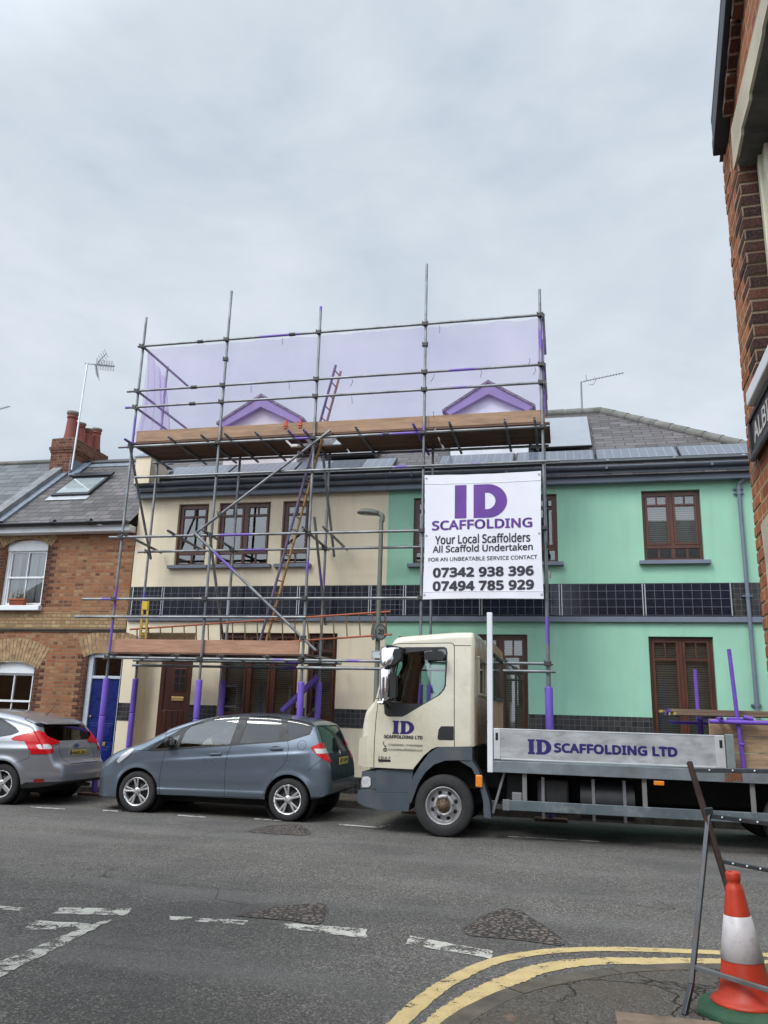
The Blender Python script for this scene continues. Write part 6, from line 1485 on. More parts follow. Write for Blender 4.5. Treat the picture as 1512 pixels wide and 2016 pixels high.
# ================================================================ flatbed truck
TX0, TYC = -2.93, 12.60; TL = 1.665
def T2(pts, y=-1.04): return [(p.x - TX0, p.z) for p in (onY(680 + a * .22315, 1220 + b * .22315, TYC + y) for a, b in pts)]
tk = thing('flatbed_truck', 'cream cab flatbed truck with purple lettering parked behind the blue grey car', 'truck', (TX0, TYC, 0))
tt = Curve([(0, 1.0), (.015, 1.25), (.045, 1.50), (.09, 1.655), (.15, 1.72), (.22, 1.80), (.30, 2.12), (.42, 2.53), (.47, 2.66), (.53, 2.705), (.62, 2.72), (1.0, 2.752), (1.5, 2.785), (1.62, 2.785), (1.66, 2.74), (1.665, 2.70)])
tbo = Curve([(0, .855), (1.7, .855)])
tpl = Curve([(0, .82), (.02, .90), (.06, .97), (.12, 1.02), (.22, 1.06), (.4, 1.085), (.7, 1.095), (1.62, 1.095), (1.665, 1.06)])
ttu = Curve([(.8, 1.0), (1.6, 1.0), (1.8, .992), (2.5, .93), (2.8, .90)])
def TW(x, z): return tpl(x) * ttu(z) + .006 * math.exp(-((z - 1.22) / .2) ** 2)
bm = shell(tt, tbo, TW, TL, lambda x: .11, .04, 130, 40); T = Surf(TX0, TYC, TW, 680, 1220, .22315)
ar = T((600, 1312), (690, 1200), (760, 1140), (810, 1122), (1115, 1118))
arch = [(ar[0][0], .7)] + ar + [(1.8, ar[-1][1]), (1.8, .7)]
acut = []
for a, b in zip(ar[:-1], ar[1:]): acut.append([(a[0], .7), a, b, (b[0], .7)])
acut.append([(ar[-1][0], .7), ar[-1], (1.9, ar[-1][1]), (1.9, .7)])
for P in acut: bmesh.ops.delete(bm, geom=cut(bm, P, 'y', None), context='FACES')
bmesh.ops.delete(bm, geom=[f for f in bm.faces if f.normal.z < -.8 and f.calc_center_median().z < .9], context='FACES')
# window surround and glass
for P in ([(338, 735), (345, 830), (362, 848), (385, 857), (500, 857), (545, 835), (700, 742)], [(338, 735), (700, 742), (830, 668), (872, 620), (888, 585), (902, 290), (896, 255), (875, 240), (480, 243), (430, 330)]): paint(cut(bm, hull(T(*P)), 'y', side), 2)
paint(cut(bm, rnd(hull(T((400, 738), (690, 742), (815, 665), (862, 612), (874, 580), (888, 285), (876, 256), (500, 296), (440, 400))), .03), 'y', side), 20)
paint(cut(bm, rnd([(-.93, 1.80), (.93, 1.80), (.86, 2.56), (-.86, 2.56)], .06), 'x', lambda f: f.normal.x < -.2 and f.calc_center_median().x < .6), 21)
paint(cut(bm, rnd([(-.55, 1.95), (.55, 1.95), (.52, 2.42), (-.52, 2.42)], .05), 'x', lambda f: f.normal.x > .8), 22)
for f in bm.faces:
    if f.normal.x > .8 and f.calc_center_median().z < 1.2: f.material_index = 3
DS = [(250, 1312), (252, 1200), (258, 1050), (268, 900), (300, 640), (340, 470), (395, 255), (425, 218), (470, 212), (930, 205), (952, 215), (962, 240), (962, 1118)]
for pts in (DS, [(962, 228), (1108, 230)], [(258, 700), (300, 690)]): seam(bm, T(*pts), .011)
for q in ((-.9, .9),): seam(bm, [(q[0], 1.62), (q[1], 1.62)], .012, 1, frontp, 'x')
TP_ = plain('cream_truck_paint', (.63, .585, .46), .3, var=.03, coat=.5, dirt=(.34, .29, .20), dscale=1.6, damt=.4)
TG = plain('grey_blue_truck_plastic', (.062, .078, .098), .48, var=.15, dirt=(.14, .13, .12), dscale=2.5, damt=.5)
g1 = lift(bm, reg(bm, 20), -.012); g2 = lift(bm, reg(bm, 21), -.006); g3 = lift(bm, reg(bm, 22), -.004)
DP = T(*DS, (600, 1312)); dms = []
for s_ in (-1, 1):
    fs = [f for f in bm.faces if f.material_index in (0, 2) and abs(f.normal.y) > .3 and f.calc_center_median().y * s_ > 0 and inpoly(f.calc_center_median().x, f.calc_center_median().z, DP)]
    mm = lift(bm, [f for f in fs if f.material_index == 0]); dms.append(mm)
thick(skin_out(bm, 'cab', [TP_, SEAM, TRIM, UNDER], tk), .02)
drs = [thick(m_.build('door', TP_, tk, local=True, fix=False), .02) for m_ in dms]
g1.build('window', CARGL, tk, local=True, fix=False); g2.build('windscreen', CARGL, tk, local=True, fix=False); g3.build('rear_window', CARGLD, tk, local=True, fix=False)
m = MB(); m.box(1.662, 1.70, -.62, .62, 1.9, 1.94); m.box(1.662, 1.70, -.62, .62, 2.43, 2.47); m.box(1.662, 1.70, -.62, -.57, 1.94, 2.43); m.box(1.662, 1.70, .57, .62, 1.94, 2.43); m.build('rear_window_frame', TP_, tk, local=True, bevel=.012)
# grey lower cab: bumper, step panel, arch, rear mudguard
m = MB()
bp = [(-.04, .42), (-.05, .50), (-.045, .59), (0, .60), (.30, .615), (.30, .855), (.02, .855), (-.0, .62)]
bumper_out = T2([(112, 1502), (104, 1560), (108, 1610), (150, 1640), (268, 1672), (268, 1500), (190, 1492)])
bx = [(x, z) for x, z in bumper_out]
m.prism(bx, 'y', -1.04, 1.04)
b_ = m.build('bumper', TG, tk, local=True, bevel=.035, seg=4)
m = MB(); P = T2([(146, 1336), (270, 1332), (268, 1494), (128, 1488), (136, 1400)]); m.prism(P, 'y', -1.02, 1.02); m.build('lamp_panel', TG, tk, local=True, bevel=.02, seg=3)
P = T2([(152, 1385), (200, 1382), (220, 1400), (222, 1460), (203, 1480), (146, 1478), (140, 1430)])
for s_ in (-1, 1): m = MB(); m.prism(P, 'y', s_ * 1.035, s_ * .98); m.build('headlight', CLEARL, tk, local=True, bevel=.018, seg=3)
m = MB(); P = T2([(272, 1325), (600, 1312), (590, 1400), (572, 1525), (272, 1520)]); m.prism(P, 'y', -1.05, 1.05); m.build('step_well', TG, tk, local=True, bevel=.01)
m = MB(); P = T2([(272, 1522), (572, 1527), (575, 1600), (560, 1690), (272, 1672)]); m.prism(P, 'y', -1.085, 1.085); m.build('step_panel', TG, tk, local=True, bevel=.02, seg=3)
m = MB(); wx, wz = T((866, 1655))[0]
out_ = T2([(548, 1520), (600, 1380), (660, 1280), (735, 1180), (810, 1128), (880, 1120), (1118, 1122)], -1.12); inn = T2([(575, 1625), (640, 1450), (700, 1350), (780, 1278), (880, 1243), (1000, 1240), (1118, 1243)], -1.12)
for s_ in (-1, 1):
    m = MB()
    for (a, b, c, d) in zip(out_[:-1], out_[1:], inn[1:], inn[:-1]): m.prism([a, b, c, d], 'y', s_ * 1.12, s_ * .80)
    m.build('wheel_arch', TG, tk, local=True, weld=True)
m = MB(); fo_ = T2([(1000, 1243), (1115, 1310), (1180, 1440), (1215, 1600), (1222, 1745), (1285, 1755), (1270, 1600), (1225, 1455), (1175, 1335), (1118, 1243)], -1.11)
for s_ in (-1, 1):
    m = MB()
    for i in range(4): m.prism([fo_[i], fo_[i + 1], fo_[8 - i], fo_[9 - i]], 'y', s_ * 1.11, s_ * .78)
    m.build('mudguard', TG, tk, local=True, weld=True)
# corner deflector, roof marker, mirrors, handle
m = MB(); P = T2([(122, 1050), (150, 1028), (212, 1015), (216, 1100), (205, 1290), (180, 1302), (112, 1285)]); m.prism(P, 'y', -1.03, -.9); m.build('corner_deflector', TP_, tk, local=True, bevel=.03, seg=4)
m = MB(); p = onY(680 + 530 * .22315, 1220 + 155 * .22315, TYC - .82); c = p - Vector((TX0, TYC, 0)); m.box(c.x - .10, c.x + .06, c.y - .03, c.y + .05, c.z - .045, c.z + .015); m.build('roof_marker', TRIM, tk, local=True, bevel=.012)
def mirror_head(pts, y0, y1, mat, nm, bev=.035):
    q = [(onY(680 + a * .22315, 1220 + b * .22315, TYC + (y0 + y1) / 2)) for a, b in pts]; m = MB(); m.prism([(p.x - TX0, p.z) for p in q], 'y', y0, y1); return m.build(nm, mat, tk, local=True, bevel=bev, seg=4)
YM = -1.30
for sgn in (1,):
    def cover(zs, yc, nm):
        rows = []
        for zb, xa, xb, dep in zs:
            L0 = onY(680 + xa * .22315, 1220 + zb * .22315, TYC + yc); R0 = onY(680 + xb * .22315, 1220 + zb * .22315, TYC + yc); xl, xr, z = L0.x - TX0, R0.x - TX0, L0.z
            rows.append([((xl + xr) / 2 - (xr - xl) / 2 * math.cos(R(t)), yc + .06 - dep * math.sin(R(t)) ** .8, z) for t in range(0, 181, 15)])
        k = len(rows[0]); mm = MB(); mm.add([p for r_ in rows for p in r_], [(i * k + j, i * k + j + 1, (i + 1) * k + j + 1, (i + 1) * k + j) for i in range(len(rows) - 1) for j in range(k - 1)], 0, True)
        mm.add(rows[0], [tuple(range(k))]); mm.add(rows[-1], [tuple(range(k))[::-1]])
        return thick(mm.build(nm, CHROME, tk, local=True, weld=True), .008)
    cover([(232, 335, 400, .03), (238, 312, 460, .06), (260, 304, 468, .10), (310, 303, 462, .15), (350, 304, 452, .18), (390, 310, 432, .19), (410, 330, 400, .185), (424, 345, 372, .17)], YM, 'mirror_cover')
    cover([(426, 312, 404, .10), (440, 301, 411, .125), (520, 300, 413, .14), (600, 300, 413, .145), (680, 302, 406, .14), (708, 308, 380, .12), (720, 318, 350, .10)], YM, 'mirror_cover')
    mirror_head([(440, 262), (500, 262), (498, 345), (440, 400), (352, 440), (400, 400)], YM - .07, YM + .09, TRIM, 'mirror_back', .02); mirror_head([(402, 470), (440, 480), (455, 520), (452, 690), (400, 702)], YM - .08, YM + .09, TRIM, 'mirror_back', .02)
    m = MB(); k = lambda a, b, y: onY(680 + a * .22315, 1220 + b * .22315, TYC + y) - Vector((TX0, TYC, 0))
    m.path([k(360, 232, YM), k(420, 240, YM + .02), k(520, 262, -1.02)], .022, 8); m.path([k(300, 735, YM), k(345, 738, YM), k(370, 760, -1.06)], .02, 8); m.build('mirror_arm', TRIM, tk, local=True)
    m = MB(); m.box(*[v for v in (k(296, 728, YM).x, k(345, 728, YM).x)], YM - .1, YM + .05, k(300, 738, YM).z, k(300, 725, YM).z); m.build('mirror_foot', CHROME, tk, local=True, bevel=.01)
mirror_head([(705, 300), (720, 285), (860, 283), (872, 305), (868, 345), (850, 360), (715, 358), (702, 335)], -1.22, -1.06, TRIM, 'kerb_mirror', .03); mirror_head([(765, 255), (815, 252), (815, 300), (768, 300)], -1.14, -1.10, TRIM, 'kerb_mirror_arm', .008)
m = MB(); P = T((812, 1050), (822, 970), (845, 940), (955, 940), (955, 1062), (830, 1062)); m.prism(P, 'y', -TW(1.2, 1.4) - .006, -1.0); h = m.build('handle_recess', TRIM, drs[0], local=True, bevel=.012)
m = MB(); P = T((905, 955), (950, 955), (950, 1052), (900, 1052)); m.prism(P, 'y', -TW(1.2, 1.4) - .02, -TW(1.2, 1.4) - .007); m.build('handle', TRIM, h, local=True, bevel=.008)
p = T((1185, 1422))[0]
for s_ in (-1, 1): m = MB(); m.box(p[0] - .05, p[0] + .045, s_ * 1.11, s_ * 1.14, p[1] - .08, p[1] + .08); m.build('side_lamp', AMBER, tk, local=True, bevel=.02, seg=3)
# lettering on the door
NAVY = plain('navy_purple_print', (.022, .012, .125), .4, var=.05)
dy_ = -TW(.7, 1.3) - .0045
def tl(cx, cz): q = T((cx, cz))[0]; return Vector((q[0], -TW(q[0], q[1]) - .004, q[1]))
ux, uz = (1, 0, 0), (0, 0, 1)
def ww(a, b, c): return T((b, c))[0][0] - T((a, c))[0][0]
def hh(a, b, c): return T((c, a))[0][1] - T((c, b))[0][1]
for lp_ in (SLAB_I,): pass
glyph('big_initials', [SLAB_I] + SLAB_D, NAVY, drs[0], tl(512, 951), ux, uz, ww(418, 608, 950), hh(893, 1010, 510), .001, local=True)
text('lettering', 'SCAFFOLDING LTD', INK, drs[0], tl(510, 1035), ux, uz, ww(340, 681, 1035), hh(1019, 1050, 510), .045, .001, local=True, space=1.05)
text('lettering', '07342938396 | 07494785929', plain('grey_print', (.05, .05, .055), .5), drs[0], tl(527, 1109), ux, uz, ww(376, 679, 1109), hh(1098, 1121, 520), .01, .001, local=True)
text('lettering', 'accounts@idscaffoldingltd.co.uk', plain('grey_print', (.05, .05, .055), .5), drs[0], tl(527, 1150), ux, uz, ww(376, 677, 1150), hh(1138, 1165, 520), .005, .001, local=True)
q = tl(348, 1100); glyph('phone_symbol', [[(0, 1), (.25, 1.0), (.3, .75), (.2, .7), (.3, .45), (.55, .2), (.65, .3), (.9, .2), (1, 0), (.8, -.05), (.45, .05), (.15, .4), (0, .75)]], INK, drs[0], q, ux, uz, .05, .07, .001, local=True)
q = tl(351, 1147); glyph('envelope_symbol', [circ(0, 0, 1, 20), [(-.6, .35), (.6, .35), (0, -.1)], [(-.65, .25), (-.65, -.4), (.65, -.4), (.65, .25), (0, -.25)]], INK, drs[0], q, ux, uz, .06, .05, .001, local=True)
q = tl(345, 1243); glyph('black_bar', [[(0, 0), (1, 0), (1, .15), (0, .15)]], INK, drs[0], q, ux, uz, ww(290, 398, 1243), .033, .001, local=True)
text('worn_badge', 'I D A F', INK, drs[0], tl(345, 1218), ux, uz, ww(292, 398, 1218), hh(1206, 1228, 345), .03, .001, local=True)
# cab inside
inner(tk, .35, 1.6, .9, 1.35, [(1.15, .5), (1.15, -.5)])
m = MB(); m.box(.18, .55, -.95, .95, 1.3, 1.72); m.build('dashboard', TRIM, tk, local=True, bevel=.05, seg=3)
m = MB(); m.lathe([(.21, -.014), (.225, 0), (.21, .014), (.196, 0), (.21, -.014)], (.78, .5, 1.72), (-.45, 0, .85), 24); m.tube((.78, .5, 1.72), (.6, .5, 1.5), .03, 8); m.build('steering_wheel', TRIM, tk, local=True)
m = MB(); m.path([(.25, -.2, 1.72), (.40, -.15, 2.5)], .012, 6); m.build('wiper', TRIM, tk, local=True)
# wheels
def truck_wheel(x, s_):
    c = Vector((x, s_ * 1.10, .405)); ax = Vector((0, s_, 0)); r = .405; m = MB()
    m.lathe([(.245, -.22), (.30, -.235), (.37, -.23), (r, -.20), (r, -.03), (r - .012, -.008), (.37, .008), (.30, .012), (.252, .006), (.246, -.01)], c, ax, 56)
    for q in (.06, .10, .14): m.lathe([(r + .0006, -q - .006), (r - .007, -q), (r + .0006, -q + .006)], c, ax, 56)
    w = m.build('wheel', TYRE, tk, local=True); m = MB()
    m.lathe([(.247, -.012), (.252, .004), (.24, .010), (.228, -.01), (.218, -.055), (.20, -.075), (.15, -.05), (.145, -.02), (.10, -.005), (.10, -.02), (0, -.02)], c, ax, 48)
    rim = m.build('rim', plain('grey_steel_rim', (.40, .40, .41), .45, .5, var=.12, scale=6, dirt=(.16, .13, .10), dscale=5, damt=.6), w, local=True)
    m = MB(); HP = Vector((1, 0, 0)), Vector((0, 0, 1))
    for k in range(8): a = R(45 * k + 20); p = c + (HP[0] * math.cos(a) + HP[1] * math.sin(a)) * .178 + ax * -.058; m.lathe([(0, .002), (.028, .0), (.03, -.01)], p, (ax + (HP[0] * math.cos(a) + HP[1] * math.sin(a)) * .9).normalized() * 1, 12)
    m.build('vent_hole', UNDER, rim, local=True)
    m = MB(); RUST = plain('rusty_hub', (.15, .10, .06), .8, .3, var=.4, scale=16)
    m.lathe([(0, .03), (.05, .03), (.055, .0), (.085, -.0), (.085, -.02)], c, ax, 24)
    for k in range(10): a = R(36 * k); m.lathe([(0, .012), (.011, .012), (.011, -.01)], c + (HP[0] * math.cos(a) + HP[1] * math.sin(a)) * .07, ax, 6)
    m.build('hub', RUST, rim, local=True); m = MB()
    for k in range(6): a = R(60 * k + 10); m.lathe([(0, .028), (.012, .028), (.018, .01), (.018, -.02)], c + (HP[0] * math.cos(a) + HP[1] * math.sin(a)) * .122, ax, 6)
    m.build('wheel_nut', plain('worn_nut', (.20, .18, .17), .6, .5), rim, local=True)
for s_ in (-1, 1): truck_wheel(wx, s_)
RX = 2.80 - TX0 + .02
for s_ in (-1, 1): truck_wheel(RX, s_)
# chassis, tanks, guards
L_ = lambda X: X - TX0
m = MB(); m.box(L_(-2.6), L_(5.6), -.45, -.36, .62, .86); m.box(L_(-2.6), L_(5.6), .36, .45, .62, .86); m.box(L_(-2.3), L_(-1.2), -.5, .5, .40, .75); m.tube((L_(2.8), -1.0, .4), (L_(2.8), 1.0, .4), .07, 10); m.tube((wx, -1.0, .4), (wx, 1.0, .4), .06, 10); m.box(L_(-1.2), L_(5.6), .46, .95, .36, .86); m.box(L_(-2.2), L_(-1.25), -.78, .78, .62, 1.18); m.box(L_(-.98), L_(5.6), -.35, .35, .5, .86); m.build('chassis_and_dark_fill', UNDER, tk, local=True)  # rails and axles, plus wide black boxes added to darken the underside
DKM = plain('dirty_black_steel', (.024, .025, .028), .6, .3, var=.3, dirt=(.05, .045, .04))
m = MB(); m.box(L_(-.42), L_(.0), -.95, -.45, .35, .80); m.tube((L_(.15), -.75, .55), (L_(.85), -.75, .55), .25, 24); m.box(L_(-.85), L_(-.60), -.8, -.4, .45, .85); m.build('tank', DKM, tk, local=True, bevel=.04, seg=3)
for X in (-.36, .3, .7): MB().box(L_(X), L_(X) + .04, -1.0, -.45, .30, .83).build('tank_strap', AERIAL, tk, local=True)
STL = plain('galvanised_bed_steel', (.22, .25, .27), .5, .5, var=.2, scale=5, dirt=(.11, .09, .07), damt=.5)
SIDE = plain('worn_aluminium_panel', (.46, .47, .48), .5, .4, var=.3, scale=9, dirt=(.16, .16, .165), dscale=4.5, damt=.85, grain=(.6, 1, 1.5))
by0, by1 = -1.13, 1.13
m = MB(); m.box(L_(-1.02), L_(5.7), by0 + .03, by1 - .03, .93, 1.0); m.box(L_(-1.0), L_(5.7), by0 - .01, by0 + .03, .875, 1.025); m.box(L_(-1.0), L_(5.7), by1 - .03, by1 + .01, .875, 1.025)
bed = m.build('bed', STL, tk, local=True, bevel=.006)
m = MB(); m.box(L_(-.99), L_(1.99), by0 - .005, by0 + .025, 1.045, 1.455)
dsd = m.build('dropside', SIDE, tk, local=True, bevel=.006); m = MB()
m.box(L_(-.985), L_(-.90), by0 - .012, by0 - .006, 1.05, 1.45); m.box(L_(1.87), L_(1.985), by0 - .012, by0 - .006, 1.05, 1.45); m.box(L_(-.89), L_(1.86), by0 - .016, by0 - .006, 1.045, 1.062); m.box(L_(-.89), L_(1.86), by0 - .010, by0 - .006, 1.44, 1.453)
m.build('dropside_edge', plain('pale_aluminium_edge', (.62, .63, .64), .4, .4, var=.1), dsd, local=True, bevel=.003); m = MB()
for X in (-.945, 1.94): m.obox((L_(X), by0 - .013, 1.345), (1, 0, 0), (0, 1, 0), (0, 0, 1), .018, .004, .05)
m.build('latch_slot', UNDER, dsd, local=True, bevel=.012, seg=3)
m = MB(); m.box(L_(2.0), L_(2.10), by0 - .02, by0 + .06, 1.03, 1.47); m.build('bed_post', plain('greenish_grey_post', (.24, .29, .28), .5, .3, var=.2, dirt=(.2, .09, .04), dscale=3), tk, local=True, bevel=.008)
m = MB(); m.box(L_(1.96), L_(2.17), by0 - .0135, by0 - .0105, .885, 1.02); m.build('rust_stain', paint_mat('orange_rust', (.17, .06, .025), .50), bed, local=True)
# white headboard posts with plywood board
m = MB(); m.box(L_(-1.075), L_(-1.0), by0 - .015, by0 + .07, .87, 3.05); m.build('headboard_post', plain('white_post_paint', (.74, .75, .78), .35, var=.04, dirt=(.45, .45, .45), damt=.3), tk, local=True, bevel=.008)
m = MB(); m.box(L_(-1.06), L_(-1.02), by0 + .08, by1 - .08, 1.0, 1.85); m.box(L_(-1.06), L_(-1.02), by0 + .08, by0 + .35, 1.85, 2.66); m.box(L_(-1.06), L_(-1.02), by1 - .35, by1 - .08, 1.85, 2.66); m.box(L_(-1.06), L_(-1.02), by0 + .35, by1 - .35, 2.5, 2.66); m.build('headboard', PLY, tk, local=True, bevel=.004)
m = MB(); m.box(L_(-1.01), L_(-.99), by0 + .32, by1 - .32, 1.84, 1.88); m.box(L_(-1.01), L_(-.99), by0 + .32, by1 - .32, 2.46, 2.5)
for k in range(8): m.box(L_(-1.008), L_(-.995), by0 + .34 + k * .22, by0 + .352 + k * .22, 1.88, 2.46)
m.build('headboard_mesh', DKM, tk, local=True)
# bed lettering
def bl(px, py): p = onY(940 + px * .37831, 1180 + py * .37831, TYC + by0); return Vector((p.x - TX0, by0 - .0065, p.z))
a, b = bl(262, 768), bl(385, 768); glyph('big_initials', [SLAB_I] + SLAB_D, NAVY, dsd, (a + b) / 2 + Vector((0, 0, 0)), ux, uz, b.x - a.x, bl(322, 728).z - bl(322, 806).z, .001, local=True)
a, b = bl(398, 783), bl(1040, 783); text('lettering', 'SCAFFOLDING LTD', NAVY, dsd, (a + b) / 2, ux, uz, b.x - a.x, bl(720, 756).z - bl(720, 808).z, .05, .001, local=True, space=1.04)
# side guard rail
m = MB(); m.box(L_(-.87), L_(2.47), by0 + .0, by0 + .04, .395, .525); sg_ = m.build('side_guard', plain('grey_guard_steel', (.12, .15, .165), .5, .4, var=.2, dirt=(.35, .35, .33), dscale=5, damt=.5), tk, local=True, bevel=.006)
m = MB(); m.box(L_(-.872), L_(-.78), by0 - .004, by0 + .044, .39, .53); m.build('guard_end', AERIAL, sg_, local=True, bevel=.004); m = MB()
for X in (-.58, .97, 2.29): m.box(L_(X) - .03, L_(X) + .03, by0 + .045, by0 + .075, .40, .875)
m.build('guard_bracket', plain('grey_bracket', (.22, .22, .21), .6, .4), sg_, local=True, bevel=.004)
for X in (1.15,): m = MB(); m.box(L_(X) - .065, L_(X) + .065, by0 - .0, by0 + .03, .80, .855); m.build('side_lamp', AMBER, tk, local=True, bevel=.008)
m = MB(); m.obox((L_(-.93), -1.0, .62), (.3, 0, 1), (0, 1, 0), (1, 0, -.3), .30, .03, .018); m.box(L_(-.75), L_(-.62), -1.08, -.98, .45, .62); m.build('air_line_bracket', AERIAL, tk, local=True, bevel=.006)
# ---- load: timber boards and a purple tube frame
def load_stack(name, label, x0, x1, y0, y1, z0, n, h, seed):
    t = thing(name, label, 'boards', (x0, y0, z0), 0); rg = random.Random(seed); z = z0
    for k in range(n): m = MB(); m.box(x0 + rg.uniform(-.03, .03), x1, y0 + rg.uniform(-.008, .008), y1, z, z + h - .005); m.build('board', TIMBER, t, bevel=.005); z += h
    return t
load_stack('board_stack', 'pale timber boards stacked on edge on truck bed behind the purple post', 1.85, 5.2, 11.75, 11.80, 1.02, 3, .215, 3)
t = thing('board_stack', 'weathered boards with painted ends lying on top of the purple frame', 'boards', (1.45, 12.0, 1.70)); rg = random.Random(5)
WBOARD = wood_mat('weathered_board', (.20, .135, .09), (.35, 3, 3), rough=.9, samt=.7)
ENDP = plain('painted_board_end', (.30, .22, .20), .8, var=.3)
for r_ in range(2):
    for k in range(6):
        y = 11.80 + k * .228; x0 = 1.40 + .0 * k + rg.uniform(-.04, .06); m = MB(); m.box(x0, 5.2, y, y + .22, 1.70 + r_ * .04, 1.738 + r_ * .04); b_ = m.build('board', WBOARD, t, bevel=.004)
        m = MB(); m.box(x0 - .002, x0 + .03, y - .001, y + .221, 1.702 + r_ * .04, 1.736 + r_ * .04); m.build('painted_end', plain(('yellow_end', 'purple_end', 'white_end')[(k + r_) % 3], ((.45, .33, .05), (.12, .06, .30), (.5, .48, .45))[(k + r_) % 3], .7), b_)
t = thing('tube_frame', 'purple tube frame standing on truck bed around the timber boards', 'tube frame', (2.2, 11.6, 1.03))
def pt(nm, a, b, r=.027): m = MB(); m.tube(a, b, r, 14, hollow=True); return m.build(nm, PTUBE, t)
yp = 11.66
a, b = onY(1438, 1278, yp), onY(1464, 1507, yp); p = pt('post', (b.x, yp, 1.03), (a.x - .02, yp, a.z)); m = MB(); m.box(b.x - .06, b.x + .22, yp - .06, yp + .06, 1.025, 1.04); m.build('foot_plate', PTUBE, p)
for z in (1.645, 1.60, 1.33): m = MB(); m.lathe([(.028, 0), (.042, .005), (.042, .03), (.028, .035)], (b.x, yp, z), n=14); m.build('collar', PTUBE, p, bevel=.003)
m = MB(); m.tube((b.x + .04, yp - .02, 1.69), (b.x + .16, yp - .02, 1.67), .03, 10); m.box(b.x - .16, b.x + .0, yp - .045, yp + .045, 1.64, 1.685); m.build('clamp', PTUBE, p, bevel=.01)
a, b2 = onY(1396, 1417, yp - .05), onY(1512, 1421, yp - .05); pt('rail', (a.x, yp - .055, 1.625), (5.2, yp - .055, 1.625))
a = onY(1318, 1424, 13.2); pt('rail', (a.x, 13.2, 1.60), (5.2, 13.2, 1.60)); pt('cross_tube', (1.98, 11.5, 1.66), (1.98, 13.4, 1.66))
a, b = onY(1368, 1318, 13.25), onY(1374, 1396, 13.25); pt('post', (b.x, 13.25, 1.03), (a.x, 13.25, a.z)); pt('post', (1.95, 13.0, 1.03), (1.95, 13.0, 1.66))
# ================================================================ barrier, cone, bag
DST = plain('dark_painted_steel', (.055, .062, .07), .45, .5, var=.25, scale=7, dirt=(.12, .06, .035), dscale=5, damt=.5)
RST = plain('rusty_brown_steel', (.045, .028, .024), .75, .3, var=.35, scale=9, dirt=(.10, .045, .025), dscale=6)
LST = plain('grey_steel_bar', (.20, .215, .225), .5, .4, var=.2, scale=8, dirt=(.10, .08, .06))
br = thing('folding_barrier', 'empty dark steel sign frame with crossed legs beside the cone', 'sign frame', (.8, 5.6, .03))
def sq(nm, pts, w, mat, parent=br):
    m = MB()
    for a, b in zip(pts[:-1], pts[1:]): m.bar(a, b, w, w)
    return m.build(nm, mat, parent, bevel=.003)
rl = sq('rusty_leg', [onY(1357, 1500, 5.88), onY(1432, 1745, 5.55), Vector((.99, 5.38, .035))], .030, RST)
sq('leg', [onY(1396, 1598, 5.74), onY(1361, 1938, 5.30), onY(1347, 1999, 5.235)], .028, DST)
for k, (p, q, Ya, Yb, mt) in enumerate(((( 1366, 1516), (1512, 1518), 5.86, 5.75, DST), ((1398, 1606), (1512, 1621), 5.74, 5.52, DST), ((1424, 1696), (1512, 1713), 5.60, 5.5, DST), ((1368, 1904), (1512, 1949), 5.34, 5.08, LST))):
    a, b = onY(*p, Ya), onY(*q, Yb); b = a + (b - a) * 2.2; r_ = sq('rail', [a, b], .028 if k < 2 else .024, mt)
    if k < 3:
        m = MB()
        for t_ in (.16, .40, .62): c = a.lerp(b, t_ * .6) + Vector((0, -.016, 0)); m.lathe([(0, .012), (.006, .010), (.008, 0)], c, (0, -1, 0), 10)
        m.build('bolt', ALU, r_)
c = onY(1394, 1598, 5.74); m = MB(); m.obox(c, (1, .1, .1), (0, 1, 0), (0, 0, 1), .028, .026, .024); m.build('hinge', DST, br, bevel=.004)
f2 = [Vector((1.75, 5.6, 1.30)), Vector((1.62, 5.2, .035))]
sq('far_leg', f2, .028, RST); sq('far_leg', [Vector((1.55, 5.46, 1.02)), Vector((1.35, 5.0, .035))], .028, DST)
ORC = NT('orange_red_cone'); v = ORC.obj(); cc = ORC.ramp(ORC.noise(v, 6, 5), [(.3, (.42, .035, .014)), (.7, (.56, .05, .02))]); cc = ORC.mix(ORC.ramp(ORC.noise(ORC.obj((1, 1, .4)), 7, 6, .7), [(.55, 0.0), (.9, .3)]), cc, (.26, .04, .02)); ORC.set(col=cc, rough=.5); ORC = fin('orange_red_cone', ORC)
WSL = plain('scuffed_white_sleeve', (.62, .60, .62), .4, var=.05, scale=6, dirt=(.28, .26, .26), dscale=14, damt=.5)
GRB = plain('dark_green_rubber', (.022, .085, .042), .7, var=.25, dirt=(.10, .10, .08), dscale=7)
CX, CYY = .945, 5.34
cn = thing('traffic_cone', 'orange and white traffic cone with dark green base on the near pavement', 'traffic cone', (CX, CYY, .03))
m = MB(); B = [(0, .012), (.25, .012), (.275, .0), (.285, .012), (.28, .038), (.24, .06), (.19, .066), (0, .066)]
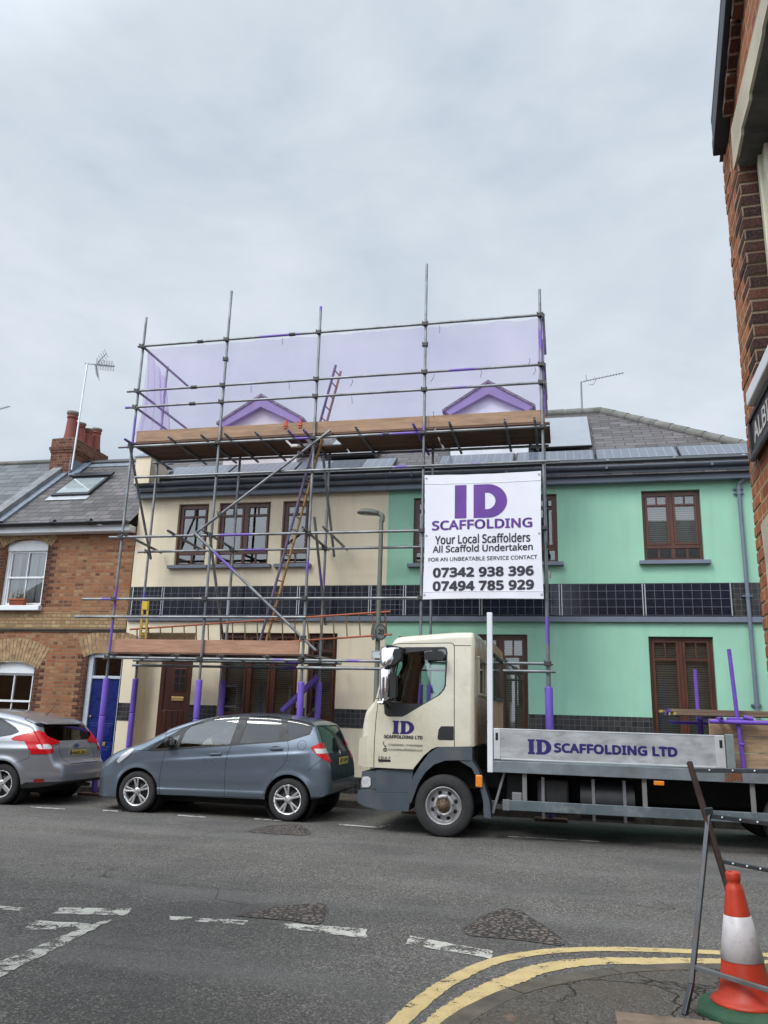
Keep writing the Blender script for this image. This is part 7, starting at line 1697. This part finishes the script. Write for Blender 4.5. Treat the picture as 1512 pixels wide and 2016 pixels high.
m.lathe([(r_, z) for r_, z in B if r_ > 0], (CX, CYY, .03), n=8, smooth=False, start=(math.cos(R(12)), math.sin(R(12)), 0)); m.add([(CX + .19 * math.cos(R(12 + 45 * k)), CYY + .19 * math.sin(R(12 + 45 * k)), .096) for k in range(8)], [tuple(range(8))]); m.build('base', GRB, cn, bevel=.008, seg=3)
m = MB(); z0 = .096
prof = [(.188, .0), (.192, .008), (.172, .018), (.150, .035), (.134, .08), (.114, .20), (.1125, .215)]
m.lathe([(r_, z) for r_, z in prof], (CX, CYY, z0), n=40); m.lathe([(.071, .445), (.050, .575), (.046, .595), (.036, .608), (.035, .622), (.040, .63), (.041, .666), (.035, .674), (.028, .672), (.026, .62)], (CX, CYY, z0), n=40)
m.lathe([(.110, .215), (.070, .446)], (CX, CYY, z0), n=40); m.build('cone_body', ORC, cn)
m = MB(); m.lathe([(.1125, .2155), (.116, .217), (.074, .443), (.071, .4445)], (CX, CYY, z0), n=40); m.build('white_sleeve', WSL, cn)
GB = plain('bright_green_plastic', (.20, .46, .16), .45, var=.2, scale=9)
bg_ = thing('green_bag', 'crumpled bright green plastic sack lying behind the traffic cone', 'bag', (1.36, 5.55, .03))
bmm = bmesh.new(); bmesh.ops.create_icosphere(bmm, subdivisions=4, radius=1); rg = random.Random(1)
from mathutils import noise as MN
for v in bmm.verts:
    p = v.co.copy(); n_ = MN.noise(p * 2.3) * .35 + MN.noise(p * 5.1) * .18; q = p * (1 + n_); v.co = Vector((1.42 + q.x * .21, 5.62 + q.y * .16, .03 + max(0, .19 + q.z * .20)))
me = bpy.data.meshes.new('sack'); inv = WM[bg_.name].inverted()
for v in bmm.verts: v.co = inv @ v.co
bmm.to_mesh(me); bmm.free(); me.materials.append(GB); boxuv(me); link('sack', me, bg_)
m = MB(); c = Vector((1.40, 5.6, .40)); m.lathe([(.03, -.05), (.015, 0), (.05, .06), (.06, .09)], c, (0.2, -.1, 1), 12); m.build('tied_neck', GB, bg_)

cn.rotation_euler = (0, R(-2.2), 0)
